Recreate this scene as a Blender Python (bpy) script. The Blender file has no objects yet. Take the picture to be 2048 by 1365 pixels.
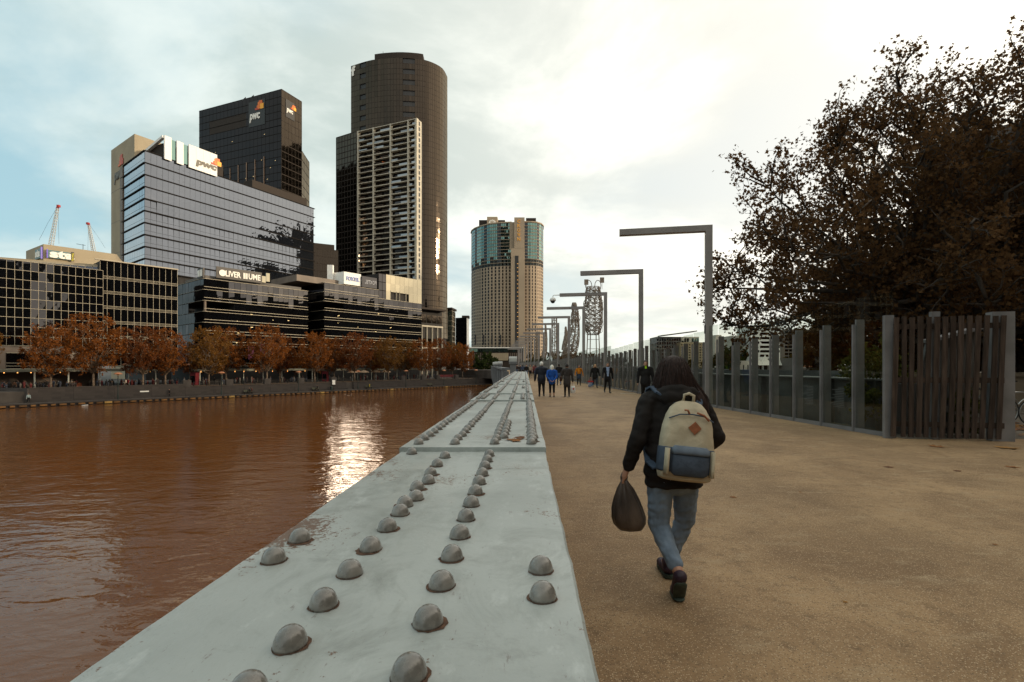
import bpy, bmesh, math, random
import numpy as np
from mathutils import Vector, Matrix, noise

R = math.radians
S = bpy.context.scene
COL = S.collection
random.seed(7)
rng = np.random.default_rng(7)

# ------------------------------------------------------------------ camera
# axis of the near girder runs along +Y, deck at z = 0, eye 1.55 m above it
CX, CY, F, EYE = 1050.0, 732.0, 1000.0, 1.55
cam_d = bpy.data.cameras.new('camera')
cam_d.sensor_width = 36.0
cam_d.lens = 36.0 * F / 2048.0
cam_d.shift_x = -(CX - 1024.0) / 2048.0
cam_d.shift_y = (CY - 682.5) / 2048.0
cam_d.clip_start = 0.05
cam_d.clip_end = 9000.0
cam = bpy.data.objects.new('camera', cam_d)
COL.objects.link(cam)
cam.location = (0, 0, EYE)
cam.rotation_euler = (R(90), 0, 0)
S.camera = cam

# ------------------------------------------------------------------ sky and sun
SUN_DIR = Vector((0.972, -0.085, 0.215)).normalized()
SUN_EL = math.asin(SUN_DIR.z)
SUN_AZ = math.atan2(SUN_DIR.x, SUN_DIR.y)
world = bpy.data.worlds.new('World')
S.world = world
world.use_nodes = True
wn, wl = world.node_tree.nodes, world.node_tree.links
wn.clear()


def wnode(t, **kw):
    n = wn.new(t)
    for k, v in kw.items():
        setattr(n, k, v)
    return n


def wmath(op, a, b=None, c=None, clamp=False):
    n = wn.new('ShaderNodeMath')
    n.operation = op
    n.use_clamp = clamp
    for i, x in enumerate((a, b, c)):
        if x is None:
            continue
        if isinstance(x, (int, float)):
            n.inputs[i].default_value = x
        else:
            wl.new(x, n.inputs[i])
    return n.outputs[0]


def wmix(f, a, b):
    n = wn.new('ShaderNodeMix')
    n.data_type = 'RGBA'
    for i, x in ((0, f), (6, a), (7, b)):
        if isinstance(x, (int, float)):
            n.inputs[i].default_value = x
        elif isinstance(x, tuple):
            n.inputs[i].default_value = (*x, 1)
        else:
            wl.new(x, n.inputs[i])
    return n.outputs[2]


def wrange(v, a, b, c=0.0, d=1.0):
    n = wn.new('ShaderNodeMapRange')
    n.interpolation_type = 'SMOOTHSTEP'
    wl.new(v, n.inputs[0])
    for i, x in enumerate((a, b, c, d)):
        n.inputs[i + 1].default_value = x
    return n.outputs[0]


tc = wnode('ShaderNodeTexCoord')
sep = wnode('ShaderNodeSeparateXYZ')
wl.new(tc.outputs['Generated'], sep.inputs[0])
zz = wmath('ADD', wmath('MAXIMUM', sep.outputs[2], 0.0), 0.22)
cmb = wnode('ShaderNodeCombineXYZ')
wl.new(wmath('DIVIDE', sep.outputs[0], zz), cmb.inputs[0])
wl.new(wmath('DIVIDE', sep.outputs[1], zz), cmb.inputs[1])


def wnoise(scale, detail, rough, off, dist=0.0):
    mp = wnode('ShaderNodeMapping')
    mp.inputs['Location'].default_value = off
    wl.new(cmb.outputs[0], mp.inputs[0])
    n = wnode('ShaderNodeTexNoise')
    n.inputs['Scale'].default_value = scale
    n.inputs['Detail'].default_value = detail
    n.inputs['Roughness'].default_value = rough
    n.inputs['Distortion'].default_value = dist
    wl.new(mp.outputs[0], n.inputs['Vector'])
    return n.outputs[0]


sky = wnode('ShaderNodeTexSky', sky_type='NISHITA', sun_disc=False, sun_elevation=SUN_EL,
            sun_rotation=SUN_AZ, altitude=20.0, air_density=1.0, dust_density=1.6, ozone_density=2.0)
dot = wnode('ShaderNodeVectorMath', operation='DOT_PRODUCT')
wl.new(tc.outputs['Generated'], dot.inputs[0])
dot.inputs[1].default_value = SUN_DIR
sunf = wrange(dot.outputs['Value'], -0.75, 0.62)
cover = wnoise(0.75, 7.0, 0.55, (3.1, 0.7, 0.0), 0.25)
body = wnoise(1.3, 8.0, 0.58, (9.0, 4.0, 2.0), 0.3)
mask = wrange(cover, 0.36, 0.56)
# cloud light: grey-teal bellies away from the sun, white towards it
belly = wmix(sunf, (3.4, 4.4, 4.3), (7.4, 7.2, 6.5))
lit = wmix(sunf, (5.9, 6.7, 6.5), (11.2, 10.6, 9.3))
cloud = wmix(wrange(body, 0.36, 0.62), belly, lit)
gap = wmix(sunf, (3.5, 5.4, 5.8), (9.2, 8.9, 8.0))
veil = wmix(0.72, sky.outputs[0], gap)
skyc = wmix(mask, veil, cloud)
# the aureole of the veiled sun
aur = wmath('POWER', wmath('MAXIMUM', dot.outputs['Value'], 0.0), 4.0)
av = wnode('ShaderNodeVectorMath', operation='SCALE')
av.inputs[0].default_value = (9.5, 8.0, 5.6)
wl.new(aur, av.inputs['Scale'])
sm = wnode('ShaderNodeVectorMath', operation='ADD')
wl.new(skyc, sm.inputs[0])
wl.new(av.outputs[0], sm.inputs[1])
skyc = sm.outputs[0]
bg = wnode('ShaderNodeBackground')
bg.inputs['Strength'].default_value = 0.1
wl.new(skyc, bg.inputs['Color'])
wo = wnode('ShaderNodeOutputWorld')
wl.new(bg.outputs[0], wo.inputs['Surface'])

sun_d = bpy.data.lights.new('sun', 'SUN')
sun_d.energy = 2.2
sun_d.angle = R(4.0)
sun_d.color = (1.0, 0.80, 0.55)
sun = bpy.data.objects.new('sun', sun_d)
COL.objects.link(sun)
sun.location = (60, -5, 60)
sun.rotation_euler = (-SUN_DIR).to_track_quat('-Z', 'Y').to_euler()

S.view_settings.view_transform = 'Standard'
S.view_settings.look = 'None'
S.view_settings.exposure = 0.48
S.view_settings.gamma = 1.0
S.view_settings.use_curve_mapping = False
S.render.engine = 'CYCLES'
S.cycles.use_denoising = True
S.cycles.max_bounces = 6
S.cycles.diffuse_bounces = 3
S.cycles.glossy_bounces = 4
S.cycles.transmission_bounces = 6
S.cycles.transparent_max_bounces = 80
S.cycles.sample_clamp_indirect = 4.0
S.cycles.caustics_reflective = False
S.cycles.caustics_refractive = False

# ------------------------------------------------------------------ helpers
WL = {}


def W(px, py, Y):
    """the point at distance Y that stands at photo pixel (px, py)"""
    return Vector(((px - CX) / F * Y, Y, EYE + (CY - py) / F * Y))


def wloc(o):
    return WL.get(o.name, Vector((0, 0, 0))) if o is not None else Vector((0, 0, 0))


def props(o, label=None, cat=None, group=None, kind=None):
    for k, v in (('label', label), ('category', cat), ('group', group), ('kind', kind)):
        if v:
            o[k] = v
    return o


def thing(name, label, cat, loc=(0, 0, 0), group=None, rz=0.0):
    o = bpy.data.objects.new(name, None)
    o.empty_display_size = 0.2
    COL.objects.link(o)
    o.location = loc
    o.rotation_euler = (0, 0, rz)
    WL[o.name] = Vector(loc)
    return props(o, label, cat, group)


def link(name, mesh, parent=None, loc=(0, 0, 0), rot=None):
    """a mesh object at a world location under a parent that is not rotated"""
    o = bpy.data.objects.new(name, mesh)
    COL.objects.link(o)
    p = wloc(parent)
    o.location = Vector(loc) - p if parent else Vector(loc)
    if rot:
        o.rotation_euler = rot
    if parent:
        o.parent = parent
    WL[o.name] = Vector(loc)
    return o


def copy_tree(o, parent=None):
    c = o.copy()
    COL.objects.link(c)
    c.parent = parent
    for ch in list(o.children):
        copy_tree(ch, c)
    return c


class MB:
    def __init__(self):
        self.v, self.f, self.m = [], [], []

    def add(self, vs, fs, mi=0):
        b = len(self.v)
        self.v.extend([tuple(x) for x in vs])
        self.f.extend([tuple(i + b for i in f) for f in fs])
        self.m.extend([mi] * len(fs))
        return self

    def box(self, x0, y0, z0, x1, y1, z1, mi=0):
        x0, x1 = min(x0, x1), max(x0, x1)
        y0, y1 = min(y0, y1), max(y0, y1)
        z0, z1 = min(z0, z1), max(z0, z1)
        return self.add([(x0, y0, z0), (x1, y0, z0), (x1, y1, z0), (x0, y1, z0),
                         (x0, y0, z1), (x1, y0, z1), (x1, y1, z1), (x0, y1, z1)],
                        [(0, 3, 2, 1), (4, 5, 6, 7), (0, 1, 5, 4), (1, 2, 6, 5), (2, 3, 7, 6), (3, 0, 4, 7)], mi)

    def obox(self, c, a, b, h, mi=0):
        c, a, b, h = Vector(c), Vector(a), Vector(b), Vector(h)
        vs = [c - a - b - h, c + a - b - h, c + a + b - h, c - a + b - h,
              c - a - b + h, c + a - b + h, c + a + b + h, c - a + b + h]
        return self.add(vs, [(0, 3, 2, 1), (4, 5, 6, 7), (0, 1, 5, 4), (1, 2, 6, 5), (2, 3, 7, 6), (3, 0, 4, 7)], mi)

    def bar(self, p, q, w, h, mi=0, up=(0, 0, 1)):
        p, q = Vector(p), Vector(q)
        d = (q - p)
        n = d.normalized()
        u = Vector(up)
        s = n.cross(u)
        if s.length < 1e-4:
            s = n.cross(Vector((1, 0, 0)))
        s.normalize()
        u = s.cross(n)
        return self.obox((p + q) / 2, d / 2, s * (w / 2), u * (h / 2), mi)

    def prism(self, poly, z0, z1, mi=0):
        n = len(poly)
        ar = sum(poly[i][0] * poly[(i + 1) % n][1] - poly[(i + 1) % n][0] * poly[i][1] for i in range(n))
        if ar < 0:
            poly = poly[::-1]
        vs = [(p[0], p[1], z0) for p in poly] + [(p[0], p[1], z1) for p in poly]
        fs = [tuple(range(n - 1, -1, -1)), tuple(range(n, 2 * n))]
        fs += [(i, (i + 1) % n, n + (i + 1) % n, n + i) for i in range(n)]
        return self.add(vs, fs, mi)

    def tube(self, pts, r, n=6, mi=0, cap=True):
        pts = [Vector(p) for p in pts]
        k = len(pts)
        rs = r if isinstance(r, (list, tuple)) else [r] * k
        t = (pts[1] - pts[0]).normalized()
        a = t.orthogonal().normalized()
        vs = []
        for i, p in enumerate(pts):
            d = (pts[min(i + 1, k - 1)] - pts[max(i - 1, 0)])
            if d.length > 1e-9:
                t = d.normalized()
            a = (a - t * a.dot(t))
            a = a.normalized() if a.length > 1e-6 else t.orthogonal().normalized()
            b = t.cross(a)
            for j in range(n):
                w = 2 * math.pi * j / n
                vs.append(p + (a * math.cos(w) + b * math.sin(w)) * rs[i])
        fs = []
        for i in range(k - 1):
            for j in range(n):
                j2 = (j + 1) % n
                fs.append((i * n + j, i * n + j2, (i + 1) * n + j2, (i + 1) * n + j))
        if cap:
            fs.append(tuple(range(n - 1, -1, -1)))
            fs.append(tuple((k - 1) * n + j for j in range(n)))
        return self.add(vs, fs, mi)

    def lathe(self, prof, n=16, c=(0, 0, 0), mi=0, wob=None):
        vs, fs = [], []
        for (r, z) in prof:
            for j in range(n):
                w = 2 * math.pi * j / n
                k = 1.0 if wob is None else wob(w, z)
                vs.append((c[0] + r * k * math.cos(w), c[1] + r * k * math.sin(w), c[2] + z))
        for i in range(len(prof) - 1):
            for j in range(n):
                j2 = (j + 1) % n
                fs.append((i * n + j, i * n + j2, (i + 1) * n + j2, (i + 1) * n + j))
        fs.append(tuple(range(n - 1, -1, -1)))
        fs.append(tuple((len(prof) - 1) * n + j for j in range(n)))
        return self.add(vs, fs, mi)

    def ball(self, c, r, nu=12, nv=8, rot=None, mi=0):
        if isinstance(r, (int, float)):
            r = (r, r, r)
        c = Vector(c)
        vs, fs = [], []
        for i in range(nv + 1):
            ph = math.pi * i / nv
            for j in range(nu):
                th = 2 * math.pi * j / nu
                p = Vector((r[0] * math.sin(ph) * math.cos(th), r[1] * math.sin(ph) * math.sin(th), -r[2] * math.cos(ph)))
                if rot is not None:
                    p = rot @ p
                vs.append(c + p)
        for i in range(nv):
            for j in range(nu):
                j2 = (j + 1) % nu
                fs.append((i * nu + j, i * nu + j2, (i + 1) * nu + j2, (i + 1) * nu + j))
        return self.add(vs, fs, mi)

    def mesh(self, name, mats, org=(0, 0, 0), smooth=False):
        me = bpy.data.meshes.new(name)
        ox, oy, oz = org
        me.from_pydata([(a - ox, b - oy, c - oz) for a, b, c in self.v], [], self.f)
        if not isinstance(mats, (list, tuple)):
            mats = [mats]
        for m in mats:
            me.materials.append(m)
        if len(mats) > 1:
            me.polygons.foreach_set('material_index', self.m)
        if smooth:
            me.shade_smooth()
        me.update()
        return me

    def build(self, name, mats, parent=None, smooth=False, org=None, autosmooth=None):
        """verts are in world space; origin at the parent, or at the base of the mesh"""
        if org is None:
            if parent is not None:
                org = wloc(parent)
            else:
                a = np.array(self.v)
                lo, hi = a.min(0), a.max(0)
                org = Vector(((lo[0] + hi[0]) / 2, (lo[1] + hi[1]) / 2, lo[2]))
        me = self.mesh(name, mats, org, smooth)
        if autosmooth:
            me.shade_smooth()
            me.set_sharp_from_angle(angle=R(autosmooth))
        o = link(name, me, parent, org)
        return o


def struct(name, mb, mats, **kw):
    o = mb.build(name, mats, **kw)
    o['kind'] = 'structure'
    return o


def mesh_arrays(name, verts, k, mats, midx=None, smooth=False):
    """mesh of len(verts)/k separate k-gons"""
    verts = np.asarray(verts, dtype=np.float32).reshape(-1, 3)
    n = len(verts)
    m = n // k
    me = bpy.data.meshes.new(name)
    me.vertices.add(n)
    me.vertices.foreach_set('co', verts.ravel())
    me.loops.add(n)
    me.loops.foreach_set('vertex_index', np.arange(n, dtype=np.int32))
    me.polygons.add(m)
    me.polygons.foreach_set('loop_start', np.arange(0, n, k, dtype=np.int32))
    for mt in (mats if isinstance(mats, (list, tuple)) else [mats]):
        me.materials.append(mt)
    if midx is not None:
        me.polygons.foreach_set('material_index', np.asarray(midx, dtype=np.int32))
    me.update(calc_edges=True)
    me.validate()
    return me


# ------------------------------------------------------------------ materials
def M(name, col, rough=0.6, metal=0.0, var=0.0, vscale=2.0, col2=None, bump=0.0, bscale=30.0, spec=0.5,
      stretch=(1, 1, 1), rand=0.0, emis=None, sub=0.0, coat=0.0, detail=5.0, rvar=0.0, lo=0.35, hi=0.65):
    m = bpy.data.materials.new(name)
    m.use_nodes = True
    nt = m.node_tree
    b = nt.nodes['Principled BSDF']
    b.inputs['Base Color'].default_value = (*col, 1)
    b.inputs['Roughness'].default_value = rough
    b.inputs['Metallic'].default_value = metal
    b.inputs['Specular IOR Level'].default_value = spec
    if emis:
        b.inputs['Emission Color'].default_value = (*emis[0], 1)
        b.inputs['Emission Strength'].default_value = emis[1]
    if coat:
        b.inputs['Coat Weight'].default_value = coat
        b.inputs['Coat Roughness'].default_value = 0.12
    if sub:
        b.inputs['Transmission Weight'].default_value = sub
    vec = None
    if var or col2 or bump or rvar:
        t = nt.nodes.new('ShaderNodeTexCoord')
        mp = nt.nodes.new('ShaderNodeMapping')
        mp.inputs['Scale'].default_value = stretch
        nt.links.new(t.outputs['Object'], mp.inputs[0])
        vec = mp.outputs[0]
    last = None
    if var or col2:
        n = nt.nodes.new('ShaderNodeTexNoise')
        n.inputs['Scale'].default_value = vscale
        n.inputs['Detail'].default_value = detail
        nt.links.new(vec, n.inputs['Vector'])
        mr = nt.nodes.new('ShaderNodeMapRange')
        nt.links.new(n.outputs[0], mr.inputs[0])
        mr.inputs[1].default_value = lo
        mr.inputs[2].default_value = hi
        mx = nt.nodes.new('ShaderNodeMix')
        mx.data_type = 'RGBA'
        nt.links.new(mr.outputs[0], mx.inputs[0])
        c1 = tuple(max(0, x * (1 - var)) for x in col)
        c2 = col2 if col2 else tuple(min(1, x * (1 + var)) for x in col)
        mx.inputs[6].default_value = (*c1, 1)
        mx.inputs[7].default_value = (*c2, 1)
        last = mx.outputs[2]
        if rvar:
            r2 = nt.nodes.new('ShaderNodeMapRange')
            nt.links.new(n.outputs[0], r2.inputs[0])
            r2.inputs[1].default_value = 0.3
            r2.inputs[2].default_value = 0.7
            r2.inputs[3].default_value = max(0.02, rough - rvar)
            r2.inputs[4].default_value = min(1, rough + rvar)
            nt.links.new(r2.outputs[0], b.inputs['Roughness'])
    if rand:
        oi = nt.nodes.new('ShaderNodeObjectInfo')
        hs = nt.nodes.new('ShaderNodeMapRange')
        nt.links.new(oi.outputs['Random'], hs.inputs[0])
        hs.inputs[3].default_value = 1 - rand
        hs.inputs[4].default_value = 1 + rand
        vm = nt.nodes.new('ShaderNodeVectorMath')
        vm.operation = 'SCALE'
        if last:
            nt.links.new(last, vm.inputs[0])
        else:
            vm.inputs[0].default_value = col
        nt.links.new(hs.outputs[0], vm.inputs['Scale'])
        last = vm.outputs[0]
    if last:
        nt.links.new(last, b.inputs['Base Color'])
    if bump:
        n2 = nt.nodes.new('ShaderNodeTexNoise')
        n2.inputs['Scale'].default_value = bscale
        n2.inputs['Detail'].default_value = 6
        nt.links.new(vec, n2.inputs['Vector'])
        bp = nt.nodes.new('ShaderNodeBump')
        bp.inputs['Strength'].default_value = bump
        bp.inputs['Distance'].default_value = 0.02
        nt.links.new(n2.outputs[0], bp.inputs['Height'])
        nt.links.new(bp.outputs[0], b.inputs['Normal'])
    return m


def leafmat(name, c1, c2, trans=0.35):
    m = bpy.data.materials.new(name)
    m.use_nodes = True
    nt = m.node_tree
    nt.nodes.clear()
    geo = nt.nodes.new('ShaderNodeNewGeometry')
    mx = nt.nodes.new('ShaderNodeMix')
    mx.data_type = 'RGBA'
    nt.links.new(geo.outputs['Random Per Island'], mx.inputs[0])
    mx.inputs[6].default_value = (*c1, 1)
    mx.inputs[7].default_value = (*c2, 1)
    d = nt.nodes.new('ShaderNodeBsdfDiffuse')
    t = nt.nodes.new('ShaderNodeBsdfTranslucent')
    nt.links.new(mx.outputs[2], d.inputs[0])
    nt.links.new(mx.outputs[2], t.inputs[0])
    s = nt.nodes.new('ShaderNodeMixShader')
    s.inputs[0].default_value = trans
    nt.links.new(d.outputs[0], s.inputs[1])
    nt.links.new(t.outputs[0], s.inputs[2])
    o = nt.nodes.new('ShaderNodeOutputMaterial')
    nt.links.new(s.outputs[0], o.inputs[0])
    return m


def glassmat(name, refl, base=(0.008, 0.009, 0.011), rough=0.02, rand=0.25, wave=0.0, graz=(0.5, 0.52, 0.55), gpow=3.0):
    """tinted, coated facade glazing: a mirror share of given colour over a dark interior"""
    m = bpy.data.materials.new(name)
    m.use_nodes = True
    nt = m.node_tree
    nt.nodes.clear()
    g = nt.nodes.new('ShaderNodeBsdfGlossy')
    g.inputs['Roughness'].default_value = rough
    d = nt.nodes.new('ShaderNodeBsdfDiffuse')
    oi = nt.nodes.new('ShaderNodeObjectInfo')
    mr = nt.nodes.new('ShaderNodeMapRange')
    nt.links.new(oi.outputs['Random'], mr.inputs[0])
    mr.inputs[3].default_value = 1 - rand
    mr.inputs[4].default_value = 1 + rand
    v1 = nt.nodes.new('ShaderNodeVectorMath')
    v1.operation = 'SCALE'
    v1.inputs[0].default_value = refl
    nt.links.new(mr.outputs[0], v1.inputs['Scale'])
    lw2 = nt.nodes.new('ShaderNodeLayerWeight')
    lw2.inputs['Blend'].default_value = 0.5
    pw2 = nt.nodes.new('ShaderNodeMath')
    pw2.operation = 'POWER'
    pw2.inputs[1].default_value = gpow
    nt.links.new(lw2.outputs['Facing'], pw2.inputs[0])
    mg = nt.nodes.new('ShaderNodeMix')
    mg.data_type = 'RGBA'
    nt.links.new(pw2.outputs[0], mg.inputs[0])
    nt.links.new(v1.outputs[0], mg.inputs[6])
    mg.inputs[7].default_value = (*graz, 1)
    nt.links.new(mg.outputs[2], g.inputs[0])
    d.inputs[0].default_value = (*base, 1)
    fr = nt.nodes.new('ShaderNodeLayerWeight')
    fr.inputs['Blend'].default_value = 0.25
    a = nt.nodes.new('ShaderNodeMapRange')
    nt.links.new(fr.outputs['Fresnel'], a.inputs[0])
    a.inputs[3].default_value = 0.75
    a.inputs[4].default_value = 1.0
    s = nt.nodes.new('ShaderNodeMixShader')
    nt.links.new(a.outputs[0], s.inputs[0])
    nt.links.new(d.outputs[0], s.inputs[1])
    nt.links.new(g.outputs[0], s.inputs[2])
    o = nt.nodes.new('ShaderNodeOutputMaterial')
    nt.links.new(s.outputs[0], o.inputs[0])
    if wave:
        t = nt.nodes.new('ShaderNodeTexCoord')
        n = nt.nodes.new('ShaderNodeTexNoise')
        n.inputs['Scale'].default_value = 0.35
        n.inputs['Detail'].default_value = 2
        nt.links.new(t.outputs['Object'], n.inputs['Vector'])
        bp = nt.nodes.new('ShaderNodeBump')
        bp.inputs['Strength'].default_value = wave
        bp.inputs['Distance'].default_value = 0.1
        nt.links.new(n.outputs[0], bp.inputs['Height'])
        nt.links.new(bp.outputs[0], g.inputs['Normal'])
    return m


steel = M('galvanised_steel', (0.22, 0.21, 0.21), 0.42, 0.35, var=0.22, vscale=1.6, bump=0.08, bscale=60)
steel_lamp = M('lamp_steel_paint', (0.26, 0.235, 0.22), 0.5, 0.1, var=0.12, vscale=1.2, bump=0.05, bscale=40)
dark_metal = M('dark_metal', (0.03, 0.03, 0.033), 0.45, 0.4, var=0.2)
white_paint = M('white_paint', (0.78, 0.77, 0.73), 0.5, var=0.06)
cream = M('cream_concrete', (0.45, 0.41, 0.33), 0.75, var=0.12, vscale=0.2)
stone_tan = M('tan_stone', (0.36, 0.30, 0.21), 0.75, var=0.12, vscale=0.12, bump=0.1, bscale=2)
black_paint = M('black_paint', (0.012, 0.011, 0.011), 0.5)
bark = M('plane_bark', (0.16, 0.115, 0.08), 0.85, var=0.4, vscale=2.5, bump=0.4, bscale=12)
# ------------------------------------------------------------------ setting
ZW, ZL, ZU = -5.6, -5.0, -3.0              # river, lower walk, promenade
BA = Vector((-85.3, 86.1))                 # a point of the far quay
BU = Vector((0.613, 0.790)).normalized()   # along the quay
BM = Vector((-BU.y, BU.x))                 # inland


def st(s, t, z=None):
    p = BA + BU * s + BM * t
    return (p.x, p.y) if z is None else (p.x, p.y, z)


def pxt(px, t):
    """point of the line at t metres inland that stands in photo column px"""
    rx = (px - CX) / F
    Y = (BA.dot(BM) + t) / (BM.x * rx + BM.y)
    return Vector((rx * Y, Y))


def s_of(p):
    return (Vector((p[0], p[1])) - BA).dot(BU)


# --- river
mw = bpy.data.materials.new('river_water')
mw.use_nodes = True
nt = mw.node_tree
b = nt.nodes['Principled BSDF']
b.inputs['Roughness'].default_value = 0.045
b.inputs['IOR'].default_value = 1.30
b.inputs['Specular Tint'].default_value = (1.0, 0.70, 0.42, 1)
tcn = nt.nodes.new('ShaderNodeTexCoord')


def nz(scale, stretch, detail, rough=0.5, dist=0.0):
    mp = nt.nodes.new('ShaderNodeMapping')
    mp.inputs['Scale'].default_value = stretch
    mp.inputs['Rotation'].default_value = (0, 0, R(-14))
    nt.links.new(tcn.outputs['Object'], mp.inputs[0])
    n = nt.nodes.new('ShaderNodeTexNoise')
    n.inputs['Scale'].default_value = scale
    n.inputs['Detail'].default_value = detail
    n.inputs['Roughness'].default_value = rough
    n.inputs['Distortion'].default_value = dist
    nt.links.new(mp.outputs[0], n.inputs['Vector'])
    return n.outputs[0]


silt = nz(0.05, (1, 1, 1), 4)
mx = nt.nodes.new('ShaderNodeMix')
mx.data_type = 'RGBA'
nt.links.new(silt, mx.inputs[0])
mx.inputs[6].default_value = (0.115, 0.039, 0.010, 1)
mx.inputs[7].default_value = (0.155, 0.056, 0.015, 1)
nt.links.new(mx.outputs[2], b.inputs['Base Color'])
ad = nt.nodes.new('ShaderNodeMath')
ad.operation = 'ADD'
m1 = nt.nodes.new('ShaderNodeMath')
m1.operation = 'MULTIPLY'
m1.inputs[1].default_value = 0.34
nt.links.new(nz(0.36, (0.8, 1.3, 1), 3, 0.5, 0.8), ad.inputs[0])
nt.links.new(nz(2.0, (0.75, 1.3, 1), 3, 0.5, 0.5), m1.inputs[0])
nt.links.new(m1.outputs[0], ad.inputs[1])
bp = nt.nodes.new('ShaderNodeBump')
bp.inputs['Strength'].default_value = 0.62
bp.inputs['Distance'].default_value = 0.12
nt.links.new(ad.outputs[0], bp.inputs['Height'])
nt.links.new(bp.outputs[0], b.inputs['Normal'])
mb = MB()
mb.add([(-2500, -2500, ZW), (2500, -2500, ZW), (2500, 4000, ZW), (-2500, 4000, ZW)], [(0, 1, 2, 3)])
struct('river', mb, mw, org=(0, 0, 0))

# --- land
bluestone = M('bluestone', (0.052, 0.043, 0.038), 0.8, var=0.25, vscale=0.8, bump=0.2, bscale=6)
paving = M('promenade_paving', (0.065, 0.054, 0.046), 0.85, var=0.25, vscale=0.4)
earth = M('bank_ground', (0.12, 0.095, 0.07), 0.9, var=0.3, vscale=0.3)
far_end = Vector((4.0, 196.0))
mb = MB()
q0 = st(-420, 3.4)
mb.prism([q0, st(123, 3.4), (10, 196), (900, 330), (2400, 700), (2400, 5000), (-2600, 5000), (-2600, 300)], -9, ZU)
struct('promenade', mb, paving)
mb = MB()
mb.prism([st(-420, 0.0), st(123, 0.0), st(123, 3.396), st(-420, 3.396)], -9, ZL)
struct('river_walk', mb, paving)
mb = MB()
mb.prism([(-400, -512), (12.5, 19.5), (44, 62), (130, 120), (900, 200), (2400, 200), (2400, -2400), (-400, -2400)], -9, -0.012)
struct('north_bank', mb, earth)

# --- bridge deck: tan exposed-aggregate concrete
md = bpy.data.materials.new('deck_concrete')
md.use_nodes = True
nt = md.node_tree
b = nt.nodes['Principled BSDF']
tcn = nt.nodes.new('ShaderNodeTexCoord')


def dn(scale, detail, rough=0.6, st_=(1, 1, 1), dist=0.0):
    mp = nt.nodes.new('ShaderNodeMapping')
    mp.inputs['Scale'].default_value = st_
    nt.links.new(tcn.outputs['Object'], mp.inputs[0])
    n = nt.nodes.new('ShaderNodeTexNoise')
    n.inputs['Scale'].default_value = scale
    n.inputs['Detail'].default_value = detail
    n.inputs['Roughness'].default_value = rough
    n.inputs['Distortion'].default_value = dist
    nt.links.new(mp.outputs[0], n.inputs['Vector'])
    return n.outputs[0]


def rampmix(fac, lo, hi, a, bcol):
    mr = nt.nodes.new('ShaderNodeMapRange')
    nt.links.new(fac, mr.inputs[0])
    mr.inputs[1].default_value = lo
    mr.inputs[2].default_value = hi
    x = nt.nodes.new('ShaderNodeMix')
    x.data_type = 'RGBA'
    nt.links.new(mr.outputs[0], x.inputs[0])
    for i, c in ((6, a), (7, bcol)):
        if isinstance(c, tuple):
            x.inputs[i].default_value = (*c, 1)
        else:
            nt.links.new(c, x.inputs[i])
    return x.outputs[2]


base = rampmix(dn(0.9, 6, 0.62, dist=0.5), 0.35, 0.68, (0.200, 0.114, 0.052), (0.405, 0.258, 0.130))
base = rampmix(dn(0.35, 4, 0.6, (1, 0.35, 1)), 0.45, 0.75, base, (0.160, 0.092, 0.042))
base = rampmix(dn(7.0, 6, 0.75), 0.52, 0.70, base, (0.160, 0.092, 0.042))
base = rampmix(dn(26, 5, 0.75), 0.56, 0.68, base, (0.185, 0.112, 0.054))
base = rampmix(dn(60, 4, 0.75), 0.55, 0.75, base, (0.40, 0.30, 0.18))
base = rampmix(dn(3.2, 6, 0.7, (0.6, 1.6, 1)), 0.55, 0.72, base, (0.36, 0.255, 0.145))
base = rampmix(dn(190, 3, 0.8), 0.60, 0.70, base, (0.50, 0.42, 0.30))
base = rampmix(dn(110, 3, 0.8, (1.1, 1, 1)), 0.60, 0.72, base, (0.06, 0.04, 0.025))


def spots(scale, share, size, col, base_):
    vo = nt.nodes.new('ShaderNodeTexVoronoi')
    vo.inputs['Scale'].default_value = scale
    nt.links.new(tcn.outputs['Object'], vo.inputs['Vector'])
    sc_ = nt.nodes.new('ShaderNodeSeparateColor')
    nt.links.new(vo.outputs['Color'], sc_.inputs[0])
    lt = nt.nodes.new('ShaderNodeMath')
    lt.operation = 'LESS_THAN'
    lt.inputs[1].default_value = share
    nt.links.new(sc_.outputs[0], lt.inputs[0])
    dd_ = nt.nodes.new('ShaderNodeMapRange')
    nt.links.new(vo.outputs['Distance'], dd_.inputs[0])
    dd_.inputs[1].default_value = size
    dd_.inputs[2].default_value = size * 0.6
    mu = nt.nodes.new('ShaderNodeMath')
    mu.operation = 'MULTIPLY'
    nt.links.new(lt.outputs[0], mu.inputs[0])
    nt.links.new(dd_.outputs[0], mu.inputs[1])
    return rampmix(mu.outputs[0], 0.0, 1.0, base_, col)


base = spots(96, 0.36, 0.42, (0.50, 0.37, 0.23), base)
base = spots(88, 0.34, 0.40, (0.125, 0.078, 0.040), base)
base = spots(45, 0.15, 0.28, (0.46, 0.33, 0.19), base)
base = spots(1.1, 0.30, 0.035, (0.07, 0.05, 0.035), base)
nt.links.new(base, b.inputs['Base Color'])
b.inputs['Roughness'].default_value = 0.72
b.inputs['Specular IOR Level'].default_value = 0.35
bp = nt.nodes.new('ShaderNodeBump')
bp.inputs['Strength'].default_value = 0.35
bp.inputs['Distance'].default_value = 0.01
nt.links.new(dn(130, 4, 0.7), bp.inputs['Height'])
nt.links.new(bp.outputs[0], b.inputs['Normal'])


def fence_x(Y):
    """deck-side line of the glass fence"""
    if Y < 19.2:
        return 6.93 + (19.2 - Y) * 0.108
    return 6.93 - (Y - 19.2) * 0.066


def west_x(Y):
    return -0.05 if Y < 21.5 else -0.05 - (Y - 21.5) * 0.066


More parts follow.
